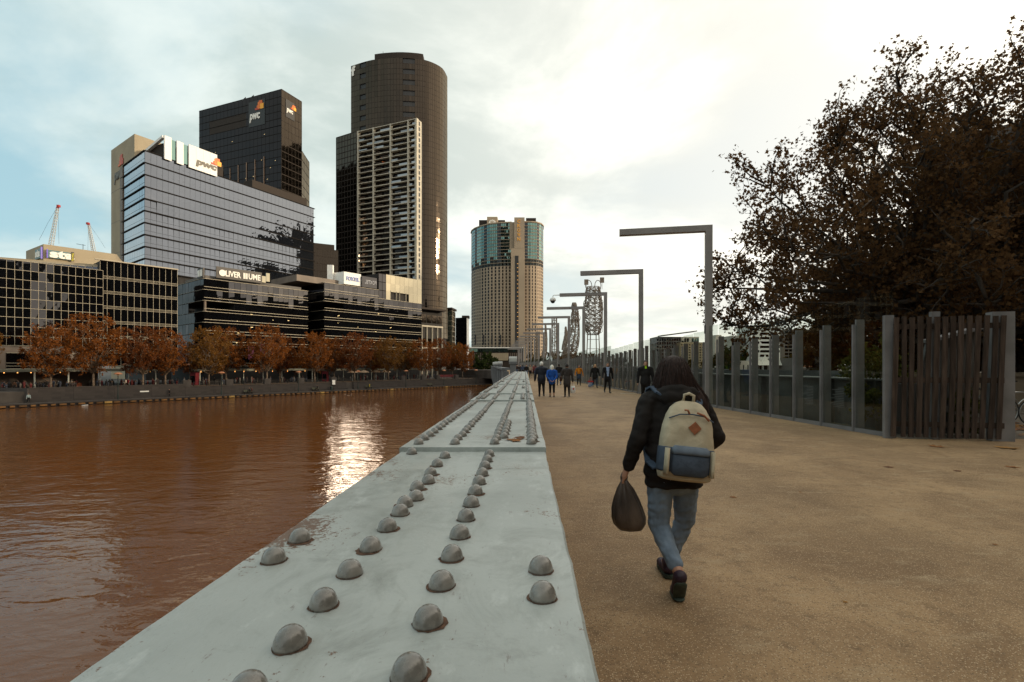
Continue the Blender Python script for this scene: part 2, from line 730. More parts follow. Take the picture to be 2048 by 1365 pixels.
mb = MB()
poly = [(-0.19, -8), (60, -8), (60, 10.15), (fence_x(10.6) + 0.2, 10.6)]
for Y in (14, 19.2, 60, 176):
    poly.append((fence_x(Y) + 0.45, Y))
poly += [(west_x(176) - 0.2, 176), (west_x(60) - 0.2, 60), (west_x(21.5) - 0.14, 21.5)]
mb.prism(poly, -0.6, 0.0)
struct('bridge_deck', mb, md, org=(0, 0, 0))
mb = MB()
mb.prism([(-10, 176.01), (-4, 176.01), (20, 210), (-40, 210)], -2.99, 0.0)
struct('bridge_landing', mb, paving)

# pale worn stripes across the deck
wear = M('worn_line', (0.42, 0.38, 0.30), 0.8, var=0.25, vscale=9)
for (px, py, w) in ((1256, 787.5, 0.9), (1151, 776.5, 0.7), (1092, 773, 0.8)):
    Y = EYE * F / (py - CY)
    X = (px - CX) / F * Y
    mb = MB()
    mb.box(X - w / 2, Y - 0.12, 0.004, X + w / 2, Y + 0.12, 0.006)
    struct('deck_joint', mb, wear)
# ------------------------------------------------------------------ near riveted girder
mp_ = bpy.data.materials.new('girder_paint')
mp_.use_nodes = True
nt = mp_.node_tree
b = nt.nodes['Principled BSDF']
tcn = nt.nodes.new('ShaderNodeTexCoord')
base = rampmix(dn(2.2, 6, 0.6), 0.3, 0.7, (0.285, 0.306, 0.290), (0.405, 0.428, 0.406))
base = rampmix(dn(5.5, 7, 0.72, dist=1.2), 0.5, 0.72, base, (0.225, 0.24, 0.222))
base = rampmix(dn(14, 6, 0.7, (1, 0.5, 1)), 0.58, 0.70, base, (0.43, 0.455, 0.435))
base = rampmix(dn(160, 4, 0.8), 0.64, 0.72, base, (0.15, 0.13, 0.11))
base = rampmix(dn(9, 6, 0.7, (2.2, 0.5, 1)), 0.56, 0.8, base, (0.26, 0.275, 0.25))
scuff = dn(26, 6, 0.75, (3.0, 0.6, 1))
base = rampmix(scuff, 0.63, 0.69, base, (0.20, 0.185, 0.17))
rust = dn(95, 6, 0.75)
rmask = dn(3.1, 3, 0.5)
ml = nt.nodes.new('ShaderNodeMath')
ml.operation = 'MULTIPLY'
nt.links.new(rust, ml.inputs[0])
nt.links.new(rmask, ml.inputs[1])
# the weather (river) edge has lost more of its paint
sx = nt.nodes.new('ShaderNodeSeparateXYZ')
nt.links.new(tcn.outputs['Object'], sx.inputs[0])
ed = nt.nodes.new('ShaderNodeMapRange')
nt.links.new(sx.outputs[0], ed.inputs[0])
ed.inputs[1].default_value = -0.33
ed.inputs[2].default_value = -0.455
ed.inputs[3].default_value = 0.0
ed.inputs[4].default_value = 0.075
ad = nt.nodes.new('ShaderNodeMath')
ad.operation = 'ADD'
nt.links.new(ml.outputs[0], ad.inputs[0])
nt.links.new(ed.outputs[0], ad.inputs[1])
base = rampmix(ad.outputs[0], 0.352, 0.366, base, (0.135, 0.075, 0.045))
nt.links.new(base, b.inputs['Base Color'])
rr = nt.nodes.new('ShaderNodeMapRange')
nt.links.new(dn(5, 5, 0.6), rr.inputs[0])
rr.inputs[1].default_value = 0.3
rr.inputs[2].default_value = 0.7
rr.inputs[3].default_value = 0.30
rr.inputs[4].default_value = 0.5
nt.links.new(rr.outputs[0], b.inputs['Roughness'])
bp = nt.nodes.new('ShaderNodeBump')
bp.inputs['Strength'].default_value = 0.5
bp.inputs['Distance'].default_value = 0.004
nt.links.new(dn(22, 8, 0.62, (1.3, 0.8, 1)), bp.inputs['Height'])
nt.links.new(bp.outputs[0], b.inputs['Normal'])
girder_paint = mp_
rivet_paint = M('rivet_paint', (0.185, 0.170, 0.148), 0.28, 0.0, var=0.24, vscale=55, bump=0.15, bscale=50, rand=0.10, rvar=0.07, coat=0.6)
rust_m = M('rivet_rust', (0.10, 0.05, 0.028), 0.9, var=0.35, vscale=90)
girder_dark = M('girder_dark_paint', (0.07, 0.068, 0.065), 0.5, var=0.2, vscale=1.5, bump=0.15, bscale=20)  # dark paint of the girder webs, stiffeners and outer girders

ZG = EYE - 0.3125
gir = thing('riveted_girder', 'pale grey riveted steel girder running along the river edge of the deck', 'girder', (-0.19, 10, -1.6))
steps = [(-1.2, 1.82, 0.0), (1.82, 4.15, 0.016), (4.15, 4.95, 0.029), (4.95, 7.2, 0.041), (7.2, 9.3, 0.052), (9.3, 21.3, 0.062)]
XL, XR = -0.454, 0.074


def wavy(y, k):
    return 0.0022 * noise.noise((y * 9.0, k, 0)) + 0.0012 * noise.noise((y * 37.0, k, 3))


for i, (y0, y1, dz) in enumerate(steps):
    mb = MB()
    n = max(2, int((y1 - y0) / (0.02 if y1 < 5 else 0.2)))
    zt, zb = ZG + dz, ZG - 0.03
    e = 0.0 if i == 0 else 0.003
    rows = []
    for k in range(n + 1):
        y = y0 + (y1 - y0) * k / n
        rows.append([(XL - e + wavy(y, 1.5 + i), y, zb), (XL - e + wavy(y, 1.5 + i), y, zt - 0.003),
                     (XL - e + 0.004 + wavy(y, 1.5 + i), y, zt), (XR + e - 0.004 + wavy(y, 8.5 + i), y, zt),
                     (XR + e + wavy(y, 8.5 + i), y, zt - 0.003), (XR + e + wavy(y, 8.5 + i), y, zb)])
    vs = [p for r in rows for p in r]
    fs = []
    for k in range(n):
        for j in range(5):
            fs.append((k * 6 + j, (k + 1) * 6 + j, (k + 1) * 6 + j + 1, k * 6 + j + 1))
        fs.append((k * 6 + 5, (k + 1) * 6 + 5, (k + 1) * 6, k * 6))
    fs.append((0, 1, 2, 3, 4, 5))
    fs.append(tuple(n * 6 + j for j in range(5, -1, -1)))
    mb.add(vs, fs)
    o = mb.build('flange_plate', girder_paint, gir, org=(0, 0, 0))
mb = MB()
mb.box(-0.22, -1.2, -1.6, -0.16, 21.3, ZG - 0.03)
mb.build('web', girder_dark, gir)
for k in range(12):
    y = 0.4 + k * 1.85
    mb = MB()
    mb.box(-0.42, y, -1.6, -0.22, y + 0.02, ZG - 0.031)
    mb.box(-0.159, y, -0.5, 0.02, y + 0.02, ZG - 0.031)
    mb.build('stiffener', girder_dark, gir)

# rivets: domed heads with a rusty ring at the foot
rivet_meshes = []
for v in range(5):
    r_ = random.Random(40 + v)
    mb = MB()
    prof = [(0.0186, 0.0), (0.0184, 0.0035), (0.0174, 0.0085), (0.0153, 0.0138), (0.0121, 0.0182), (0.0078, 0.0213), (0.003, 0.0228)]
    ph = r_.uniform(0, 6.28)
    am = r_.uniform(0.01, 0.03)
    mb.lathe(prof, 18, wob=lambda w, z: 1 + am * math.sin(2 * w + ph) + 0.006 * math.sin(5 * w + ph))
    n = 22
    vs = [(0, 0, 0.0012)]
    amp = (0.0004, 0.0020, 0.0048, 0.0008, 0.0032)[v]
    for j in range(n):
        w = 2 * math.pi * j / n
        rad = 0.0190 + amp * max(0, math.sin(w * 1.0 + ph) + 0.6 * r_.random()) + 0.0022 * r_.random() ** 2
        vs.append((rad * math.cos(w), rad * math.sin(w), 0.0008))
    mb.add(vs, [(0, 1 + j, 1 + (j + 1) % n) for j in range(n)], 1)
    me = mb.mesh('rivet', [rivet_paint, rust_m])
    me.shade_smooth()
    rivet_meshes.append(me)


def level(y):
    for y0, y1, dz in steps:
        if y0 <= y < y1:
            return ZG + dz
    return ZG + 0.062


riv = []
for k in range(14):
    y = 0.40 + k * 0.1025
    if y < 1.77:
        riv.append((-0.116 - 0.002 * k * 0.3, y))
riv += [(-0.262, y) for y in (0.375, 0.473, 0.558, 0.651, 0.748, 0.849, 0.953, 1.050)]
riv += [(-0.268, 1.115), (-0.255, 1.168), (-0.272, 1.262), (-0.258, 1.335), (-0.270, 1.43), (-0.274, 1.56), (-0.272, 1.70)]
riv += [(-0.402, y) for y in (0.80, 0.893, 1.775)]
riv += [(0.024, y) for y in (0.672, 0.762)]
y = 1.90
while y < 4.12:
    j = len(riv) % 7
    for x in (-0.402, -0.266, -0.116, 0.026):
        riv.append((x + random.uniform(-0.003, 0.003), y + random.uniform(-0.006, 0.006)))
    riv.append((0.034 + random.uniform(-0.002, 0.002), y + 0.052))
    if 2.0 < y < 2.6:
        riv.append((-0.086, y + 0.05))
    y += 0.105
y = 4.24
while y < 21.2:
    if not any(abs(y - s_[1]) < 0.045 for s_ in steps):
        for x in (-0.402, -0.266, -0.116, 0.026):
            riv.append((x + random.uniform(-0.003, 0.003), y))
        if 4.2 < y < 4.9 or 6.0 < y < 6.5 or 8.0 < y < 8.4:
            riv.append((-0.022, y))
            riv.append((-0.36, y + 0.03))
    y += 0.105
riv.sort(key=lambda p: p[1])
far = MB()
for i, (x, y) in enumerate(riv):
    if i < 295:
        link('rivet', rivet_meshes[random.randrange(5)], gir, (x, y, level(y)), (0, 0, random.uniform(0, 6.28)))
    else:
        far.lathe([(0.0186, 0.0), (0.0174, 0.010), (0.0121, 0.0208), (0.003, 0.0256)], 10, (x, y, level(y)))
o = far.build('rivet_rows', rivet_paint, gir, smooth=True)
o['kind'] = 'stuff'

# ------------------------------------------------------------------ end post and the railing beyond it
parapet = M('parapet_grey', (0.17, 0.175, 0.18), 0.55, var=0.15, vscale=1.0, bump=0.1, bscale=12)
pale_cap = M('post_cap_paint', (0.44, 0.45, 0.43), 0.45, var=0.1, vscale=2)


def end_post(name, label, x, y, w, ztop, capz, cat='post', group=None):
    t = thing(name, label, cat, (x, y, -5.6), group)
    mb = MB()
    mb.box(x - w * 0.38, y - w * 0.5, -5.6, x + w * 0.38, y + w * 0.5, ztop)
    mb.build('shaft', parapet, t)
    mb = MB()
    mb.box(x - w * 0.5, y - w * 0.62, ztop, x + w * 0.5, y + w * 0.62, ztop + 0.1)
    mb.box(x - w * 0.62, y - w * 0.7, -5.6, x + w * 0.62, y + w * 0.7, -4.4)
    mb.build('collar', parapet, t)
    mb = MB()
    n = 8
    pts = []
    for j in range(n + 1):
        a = math.pi * 0.5 * j / n
        pts.append((y - w * 0.55 + 0.25 * w * (1 - math.cos(a)), ztop + 0.101 + (capz - ztop - 0.101) * (0.45 + 0.55 * math.sin(a))))
    prof = [(y - w * 0.55, ztop + 0.101)] + pts + [(y + w * 0.55, capz), (y + w * 0.55, ztop + 0.101)]
    vs = [(x - w * 0.5, a, z) for a, z in prof] + [(x + w * 0.5, a, z) for a, z in prof]
    k = len(prof)
    fs = [tuple(range(k)), tuple(range(2 * k - 1, k - 1, -1))] + [(i, k + i, k + (i + 1) % k, (i + 1) % k) for i in range(k)]
    mb.add(vs, fs)
    mb.build('cap', pale_cap, t)
    return t


end_post('girder_end_post', 'grey steel post with a pale curved cap where the riveted girder ends', -0.52, 21.75, 0.34, 1.63, 1.95)
rail = thing('bridge_railing', 'dark grey panelled bridge railing leading away beyond the capped end post', 'railing', (-1.1, 23, -1.4))
p0 = Vector((-0.85, 22.3))
ad_ = Vector((-0.072, 1.0)).normalized()
n = 22
for k in range(n):
    a = p0 + ad_ * (k * 6.6)
    c = p0 + ad_ * (k * 6.6 + 6.5)
    mb = MB()
    mb.bar((a.x, a.y, 0.0), (c.x, c.y, 0.0), 0.10, 2.7)
    mb.build('panel', parapet, rail)
    mb = MB()
    mb.bar((a.x, a.y, 1.41), (c.x, c.y, 1.41), 0.34, 0.10)
    mb.build('coping', parapet, rail)
    mb = MB()
    mb.box(a.x - 0.13, a.y - 0.10, -1.4, a.x + 0.13, a.y, 1.3)
    mb.build('pilaster', parapet, rail)
ORD = ['first', 'second', 'third', 'fourth', 'fifth', 'sixth', 'seventh', 'eighth', 'ninth', 'tenth', 'eleventh', 'twelfth',
       'thirteenth', 'fourteenth', 'fifteenth', 'sixteenth', 'seventeenth', 'eighteenth', 'nineteenth', 'twentieth']
for k, (px, Y, w, topy, capy) in enumerate(((1000.5, 34, 0.30, 731, 723.5), (993, 47, 0.34, 731, 724), (988.5, 60, 0.36, 731, 725))):
    x = (px - CX) / F * Y
    end_post('pier_post', ORD[k] + ' of the pale capped pier posts on the river side, counted along the bridge', x, Y, w,
             EYE + (CY - topy) / F * Y, EYE + (CY - capy) / F * Y, 'post', 'capped pier posts')

# ------------------------------------------------------------------ L-shaped lamp posts
LAMP_Y = [19.2 + 8.72 * k for k in range(17)]
ARM = Vector((-3.25, 0.62, 0))


def make_lamp(loc, label):
    t = thing('lamp_post', label, 'lamp post', loc, 'square steel lamp posts along the glass fence')
    hh = 6.93
    a = ARM.normalized()
    s_ = Vector((a.y, -a.x, 0))
    if 'mesh' not in make_lamp.__dict__:
        mb = MB()
        mb.obox((0, 0, hh / 2), a * 0.125, s_ * 0.14, (0, 0, hh / 2))
        make_lamp.post = mb.mesh('post', steel_lamp)
        mb = MB()
        c = a * (0.126 + 1.62)
        mb.obox((c.x, c.y, hh - 0.115), a * 1.62, s_ * 0.14, (0, 0, 0.115))
        make_lamp.arm = mb.mesh('arm', steel_lamp)
        mb = MB()
        c = a * 1.9
        mb.obox((c.x, c.y, hh - 0.234), a * 1.1, s_ * 0.07, (0, 0, 0.004))
        make_lamp.strip = mb.mesh('light_strip', M('lamp_diffuser', (0.55, 0.53, 0.48), 0.4))
        mb = MB()
        mb.obox((0, 0, 0.012), a * 0.22, s_ * 0.22, (0, 0, 0.012))
        for sx_ in (-1, 1):
            for sy_ in (-1, 1):
                q = a * 0.18 * sx_ + s_ * 0.18 * sy_
                mb.lathe([(0.018, 0.0), (0.018, 0.03)], 6, (q.x, q.y, 0.024))
        make_lamp.foot = mb.mesh('base_plate', steel)
        mb = MB()
        q = -s_ * 0.0 + Vector((0, 0, 0))
        mb.obox((-0.0 - 0.15 * 0.97, -0.0, 2.95), (0.006, 0, 0), (0, 0.06, 0), (0, 0, 0.16))
        make_lamp.door = mb.mesh('access_plate', dark_metal)
        make_lamp.mesh = True
    for nm in ('post', 'arm', 'strip', 'foot'):
        me = getattr(make_lamp, nm)
        link(me.name.split('.')[0], me, t, loc)
    return t


for k, Y in enumerate(LAMP_Y):
    lb = ORD[k] + ' tall L-shaped steel lamp post along the glass fence, counted from the camera'
    t = make_lamp((fence_x(Y) + 0.12, Y, 0.0), lb)
    if k == 0:
        link('access_plate', make_lamp.door, t, (fence_x(Y) + 0.12, Y, 0.0))
    if k == 2:
        e = Vector((fence_x(Y) + 0.12, Y, 6.82)) + ARM.normalized() * 3.36
        cc = thing('security_camera', 'white dome security camera hanging from the tip of the third lamp arm', 'camera', e)
        mb = MB()
        mb.tube([e, e + Vector((-0.42, 0.08, 0)), e + Vector((-0.5, 0.09, -0.04)), e + Vector((-0.52, 0.1, -0.16))], 0.03, 8)
        mb.build('bracket', white_paint, cc, smooth=True)
        c = e + Vector((-0.52, 0.1, -0.16))
        mb = MB()
        mb.lathe([(0.07, 0.0), (0.2, -0.08), (0.23, -0.2), (0.22, -0.27)][::-1], 14, c)
        mb.build('housing', white_paint, cc, smooth=True)
        mb = MB()
        mb.ball(c + Vector((0, 0, -0.29)), (0.17, 0.17, 0.16), 12, 8)
        mb.build('dome', black_paint, cc, smooth=True)

# ------------------------------------------------------------------ glass fence
glass = bpy.data.materials.new('fence_glass')
glass.use_nodes = True
nt = glass.node_tree
nt.nodes.clear()
tr = nt.nodes.new('ShaderNodeBsdfTransparent')
tr.inputs[0].default_value = (0.86, 0.885, 0.86, 1)
gl = nt.nodes.new('ShaderNodeBsdfGlossy')
gl.inputs['Roughness'].default_value = 0.015
gl.inputs[0].default_value = (0.9, 0.92, 0.9, 1)
lw = nt.nodes.new('ShaderNodeLayerWeight')
pw = nt.nodes.new('ShaderNodeMath')
pw.operation = 'POWER'
pw.inputs[1].default_value = 5.0
nt.links.new(lw.outputs['Facing'], pw.inputs[0])
fr = nt.nodes.new('ShaderNodeMapRange')
nt.links.new(pw.outputs[0], fr.inputs[0])
fr.inputs[3].default_value = 0.03
fr.inputs[4].default_value = 0.5
lw.inputs['Blend'].default_value = 0.5
ms = nt.nodes.new('ShaderNodeMixShader')
nt.links.new(fr.outputs[0], ms.inputs[0])
nt.links.new(tr.outputs[0], ms.inputs[1])
nt.links.new(gl.outputs[0], ms.inputs[2])
no = nt.nodes.new('ShaderNodeOutputMaterial')
nt.links.new(ms.outputs[0], no.inputs[0])

fence = thing('glass_fence', 'long glass panel fence with grey steel blade posts along the deck', 'fence', (fence_x(10.8), 10.8, 0))
post_meshes = {}


def post_mesh(h):
    k = round(h, 2)
    if k not in post_meshes:
        mb = MB()
        mb.box(0.0, -0.022, 0.0, 0.055, 0.022, k - 0.12)      # fin on the deck side
        mb.box(0.085, -0.03, 0.0, 0.27, 0.03, k)              # blade behind the glass
        mb.box(0.03, -0.06, 0.0, 0.30, 0.06, 0.035)
        post_meshes[k] = mb.mesh('post', steel)
    return post_meshes[k]


PITCH = 8.72 / 8
posts = []
k = 0
Y = 10.72
while Y < 150:
    fr_ = ((Y - (19.2 - 1.15)) / 8.72) % 1.0
    h = 2.64 - 0.32 * fr_
    if Y < 18.0:
        h = 2.66 - 0.05 * (Y - 11.5)
    posts.append((fence_x(Y), Y, h))
    Y += PITCH
lines_m = M('etched_text', (0.11, 0.11, 0.105), 0.6)
for i, (x, y, h) in enumerate(posts):
    if i > 0 and not any(abs(y - l) < 0.2 for l in LAMP_Y):
        link('post', post_mesh(h), fence, (x, y, 0))
    if i + 1 < len(posts):
        x2, y2, h2 = posts[i + 1]
        g = 0.035
        d = Vector((x2 - x, y2 - y, 0))
        a = Vector((x + 0.07, y, 0)) + d * (g / d.length)
        c = Vector((x2 + 0.07, y2, 0)) - d * (g / d.length)
        zt = max(h, h2) + (0.44 if y < 19 else 0.30)
        mb = MB()
        mb.bar((a.x, a.y, (zt + 0.09) / 2), (c.x, c.y, (zt + 0.09) / 2), 0.012, zt - 0.09)
        mb.build('pane', glass, fence)
        if i % 2 == 0:
            mb = MB()
            e_ = posts[min(i + 2, len(posts) - 1)]
            mb.bar((x + 0.07, y, 0.045), (e_[0] + 0.07, e_[1], 0.045), 0.09, 0.088)
            mb.build('bottom_rail', steel, fence)
# a printed list, too fine to read, on two of the panes near the camera
for i in (2, 1):
    x, y, h = posts[i]
    x2, y2, _ = posts[i + 1]
    d = Vector((x2 - x, y2 - y, 0)).normalized()
    mb = MB()
    for j in range(12):
        ln = random.uniform(0.2, 0.45)
        p = Vector((x + 0.0625, y, 1.0 - j * 0.042)) + d * 0.35
        mb.bar(p, p + d * ln, 0.0015, 0.010)
    mb.build('printed_text', lines_m, fence)

# ------------------------------------------------------------------ far side girder behind the glass
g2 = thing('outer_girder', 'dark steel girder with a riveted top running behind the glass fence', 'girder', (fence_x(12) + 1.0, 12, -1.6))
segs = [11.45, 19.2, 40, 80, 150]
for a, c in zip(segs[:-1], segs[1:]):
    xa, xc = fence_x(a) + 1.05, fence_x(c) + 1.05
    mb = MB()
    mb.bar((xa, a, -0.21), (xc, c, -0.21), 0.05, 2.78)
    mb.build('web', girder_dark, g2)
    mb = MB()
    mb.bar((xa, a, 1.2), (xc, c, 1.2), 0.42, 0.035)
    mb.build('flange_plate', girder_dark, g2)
mb = MB()
y = 11.5
while y < 45:
    for dx in (0.90, 1.0, 1.18):
        mb.lathe([(0.022, 0.0), (0.019, 0.014), (0.008, 0.028)], 7, (fence_x(y) + dx, y, 1.217))
    y += 0.11
o = mb.build('rivet_rows', M('pale_rivets', (0.34, 0.34, 0.32), 0.4), g2, smooth=True)
o['kind'] = 'stuff'
y = 12.2
while y < 60:
    mb = MB()
    mb.box(fence_x(y) + 0.86, y, -1.0, fence_x(y) + 1.024, y + 0.02, 1.18)
    mb.build('stiffener', girder_dark, g2)
    y += 1.6
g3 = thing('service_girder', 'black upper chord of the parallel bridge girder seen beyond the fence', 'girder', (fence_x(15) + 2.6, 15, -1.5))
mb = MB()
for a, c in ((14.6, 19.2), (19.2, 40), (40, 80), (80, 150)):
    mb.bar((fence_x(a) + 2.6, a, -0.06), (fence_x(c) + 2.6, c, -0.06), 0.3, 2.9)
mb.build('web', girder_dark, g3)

# ------------------------------------------------------------------ timber screen at the end of the fence
timber = M('weathered_timber', (0.056, 0.038, 0.029), 0.9, spec=0.15, var=0.35, vscale=3, stretch=(6, 6, 0.6), bump=0.35, bscale=14, rand=0.25)
scr = thing('timber_screen', 'weathered timber slat screen between galvanised steel posts at the fence end', 'screen', (8.8, 10.45, 0))
a0, a1 = Vector((7.78, 10.66, 0)), Vector((9.90, 10.22, 0))
dd = (a1 - a0)


def on(f, z, off=0.0):
    p = a0 + dd * f
    nrm = Vector((dd.y, -dd.x, 0)).normalized()
    p = p + nrm * off
    return Vector((p.x, p.y, z))


for (f, w, dpt, zt) in ((0.0, 0.17, 0.12, 2.63), (0.40, 0.16, 0.10, 2.69), (0.955, 0.40, 0.20, 2.66)):
    mb = MB()
    u_ = dd.normalized()
    nrm = Vector((u_.y, -u_.x, 0))
    c = on(f, zt / 2, -0.07 if f < 0.9 else -0.10)
    mb.obox(c, u_ * (w / 2), nrm * (dpt / 2), (0, 0, zt / 2))
    mb.build('post', steel, scr)
for z in (0.32, 1.25, 2.38):
    mb = MB()
    mb.bar(on(0.03, z, 0.02), on(0.95, z, 0.02), 0.04, 0.11)
    mb.build('rail', timber, scr)
ns = 14
for k in range(ns):
    f = 0.045 + 0.895 * k / (ns - 1)
    lean = 0.012 + 0.035 * (k / (ns - 1)) if k else 0.03
    wd = 0.088 + random.uniform(-0.006, 0.008)
    zt = 2.58 + random.uniform(-0.012, 0.012)
    bow = random.uniform(-0.004, 0.006)
    u_ = dd.normalized()
    nrm = Vector((u_.y, -u_.x, 0))
    vs, nst = [], 6
    tw = random.uniform(-0.05, 0.05)
    for j in range(nst + 1):
        q = j / nst
        fz = 0.05 + (zt - 0.05) * q
        fx = f - lean * (1 - q) + bow * math.sin(q * 3.14)
        c = on(fx, fz, 0.06 + 0.012 * math.sin(q * 3.1 + k))
        ua = (u_ + nrm * tw * q).normalized()
        for (sx_, sy_) in ((-1, -1), (1, -1), (1, 1), (-1, 1)):
            vs.append(c + ua * (wd / 2 * sx_) + nrm * (0.017 * sy_))
    fs = [(0, 1, 2, 3), tuple(nst * 4 + j for j in (3, 2, 1, 0))]
    for j in range(nst):
        for e in range(4):
            e2 = (e + 1) % 4
            fs.append((j * 4 + e, (j + 1) * 4 + e, (j + 1) * 4 + e2, j * 4 + e2))
    mb = MB()
    mb.add(vs, fs)
    mb.build('slat', timber, scr)
# sloping end of the old girder behind the slats
ge = thing('girder_end_plate', 'dark sloping girder end seen through the gaps of the timber screen', 'girder', (9.2, 11.3, 0))
mb = MB()
vs = []
for yy in (11.25, 11.32):
    vs += [(8.35, yy, 0.02), (10.2, yy, 0.02), (10.2, yy, 2.36), (9.05, yy, 2.05), (8.85, yy, 1.15), (8.35, yy, 1.15)]
mb.add(vs, [(0, 1, 2, 3, 4, 5), (11, 10, 9, 8, 7, 6)] + [(i, i + 6, (i + 1) % 6 + 6, (i + 1) % 6) for i in range(6)])
mb.build('plate', girder_dark, ge)
mb = MB()
mb.bar((9.0, 11.2, 2.10), (10.3, 11.2, 2.44), 0.3, 0.07)
mb.bar((8.9, 11.1, 0.75), (10.1, 10.95, 0.30), 0.08, 0.12)
mb.build('top_flange', steel, ge)
# ------------------------------------------------------------------ building helpers
class Bld:
    def __init__(self, name, label, loc, cat='building', limit=300):
        self.root = thing(name, label, cat, loc)
        self.n = 0
        self.limit = limit
        self.over = {}

    def part(self, mb, name, mats, **kw):
        return mb.build(name, mats, self.root, **kw)

    def finish(self):
        for k, (mb, mat) in self.over.items():
            o = mb.build('pane_field', mat, self.root)
            o['kind'] = 'stuff'
        return self.root


def V2(p):
    return Vector((p[0], p[1]))


def facade(B, p0, p1, z0, z1, cols, rows, pane_mat, bar_mat, mv=0.10, mh=0.30, vbar=True, hbar=True, proud=0.06,
           tilt=0.004, warp=0.0, lean=0.0, colt=0.0, skip=None, bar_h=None, bar_w=None, hproud=None, sill=False, single=True):
    """panes, mullions and transoms on the vertical plane p0 -> p1 (outward is to the right of that direction)"""
    p0, p1 = V2(p0), V2(p1)
    d = (p1 - p0)
    L = d.length
    d.normalize()
    n = Vector((d.y, -d.x))
    ang = math.atan2(d.y, d.x)
    cw, rh = L / cols, (z1 - z0) / rows
    w, h = cw - mv, rh - mh
    me = MB().box(-w / 2, -0.05, 0, w / 2, 0, h).mesh('pane', pane_mat)
    cj = [random.gauss(0, colt) for _ in range(cols)]
    for j in range(rows):
        for i in range(cols):
            if skip and skip(i, j):
                continue
            c = p0 + d * ((i + 0.5) * cw)
            z = z0 + j * rh + mh / 2
            rx_, rz_ = random.gauss(0, tilt), random.gauss(0, tilt)
            rz_ += cj[i]
            if warp:
                rx_ += lean + warp * noise.noise((i * 0.16, j * 0.33, 3.3))
                rz_ += warp * noise.noise((i * 0.16, j * 0.33, 9.1))
            if single and B.n < B.limit:
                link('pane', me, B.root, (c.x, c.y, z), (rx_, 0, ang + rz_))
                B.n += 1
            else:
                mb, _ = B.over.setdefault(pane_mat.name, (MB(), pane_mat))
                a = Vector((math.cos(ang + rz_), math.sin(ang + rz_), 0))
                nn = Vector((a.y, -a.x, 0))
                up = Vector((0, 0, 1)) - nn * rx_
                o = Vector((c.x, c.y, z))
                mb.obox(o + up * (h / 2) + nn * 0.025, a * (w / 2), nn * 0.025, up * (h / 2))
    if hbar:
        bh = bar_h or mh
        hp = hproud if hproud is not None else proud
        mbm = MB().box(0, -0.05 - hp, -bh / 2, L, 0.0, bh / 2).mesh('transom', bar_mat)
        for j in range(rows + 1):
            link('transom', mbm, B.root, (p0.x, p0.y, z0 + j * rh), (0, 0, ang))
    if vbar:
        bw = bar_w or mv
        mbm = MB().box(-bw / 2, -0.05 - proud, 0, bw / 2, 0.0, z1 - z0).mesh('mullion', bar_mat)
        for i in range(cols + 1):
            c = p0 + d * (i * cw)
            link('mullion', mbm, B.root, (c.x, c.y, z0 + 0.002), (0, 0, ang))


def inset(p0, p1, k):
    d = (V2(p1) - V2(p0)).normalized()
    n = Vector((d.y, -d.x))
    return V2(p0) + n * k, V2(p1) + n * k


def text_obj(name, body, parent, pos, ang, height, mat, extrude=0.05, width=None, bold=0.0, shear=0.0, spacing=1.0):
    """lettering standing on a wall; pos = lower left corner, ang = direction of the wall"""
    cu = bpy.data.curves.new(name, 'FONT')
    cu.body = body
    cu.size = 1.0
    cu.extrude = 0.5
    cu.offset = bold
    cu.shear = shear
    cu.space_character = spacing
    cu.resolution_u = 3
    o = bpy.data.objects.new(name, cu)
    COL.objects.link(o)
    dg = bpy.context.evaluated_depsgraph_get()
    me = bpy.data.meshes.new_from_object(o.evaluated_get(dg))
    bpy.data.objects.remove(o)
    bpy.data.curves.remove(cu)
    co = np.empty(len(me.vertices) * 3, dtype=np.float32)
    me.vertices.foreach_get('co', co)
    co = co.reshape(-1, 3)
    lo, hi = co.min(0), co.max(0)
    sy = height / (hi[1] - lo[1])
    sx = width / (hi[0] - lo[0]) if width else sy
    out = np.stack([(co[:, 0] - lo[0]) * sx, -co[:, 2] * 2 * extrude * -1.0 * -1.0, (co[:, 1] - lo[1]) * sy], 1)
    out = out.astype(np.float32)
    me.vertices.foreach_set('co', out.ravel())
    me.materials.clear()
    me.materials.append(mat)
    me.update()
    return link(name, me, parent, pos, (0, 0, ang))


def logo_blocks(B, d, pos, h, mats, name='emblem'):
    """the stepped block emblem that stands above the lower case letters"""
    d3 = Vector((d.x, d.y, 0))
    n = Vector((d.y, -d.x, 0))
    specs = [(0.0, 0.0, 0.75, 0.22, 0), (0.28, 0.22, 0.62, 0.5, 1), (0.45, 0.1, 0.95, 0.86, 2), (0.6, 0.3, 1.15, 1.0, 1), (0.8, 0.02, 1.35, 0.62, 3)]
    for k, (x0, z0, x1, z1, mi) in enumerate(specs):
        mb = MB()
        c = Vector(pos) + d3 * ((x0 + x1) / 2 * h) + Vector((0, 0, (z0 + z1) / 2 * h)) + n * (0.05 + 0.012 * k)
        mb.obox(c, d3 * ((x1 - x0) / 2 * h), n * 0.04, Vector((0, 0, (z1 - z0) / 2 * h)))
        mb.build(name, mats[mi], B.root)


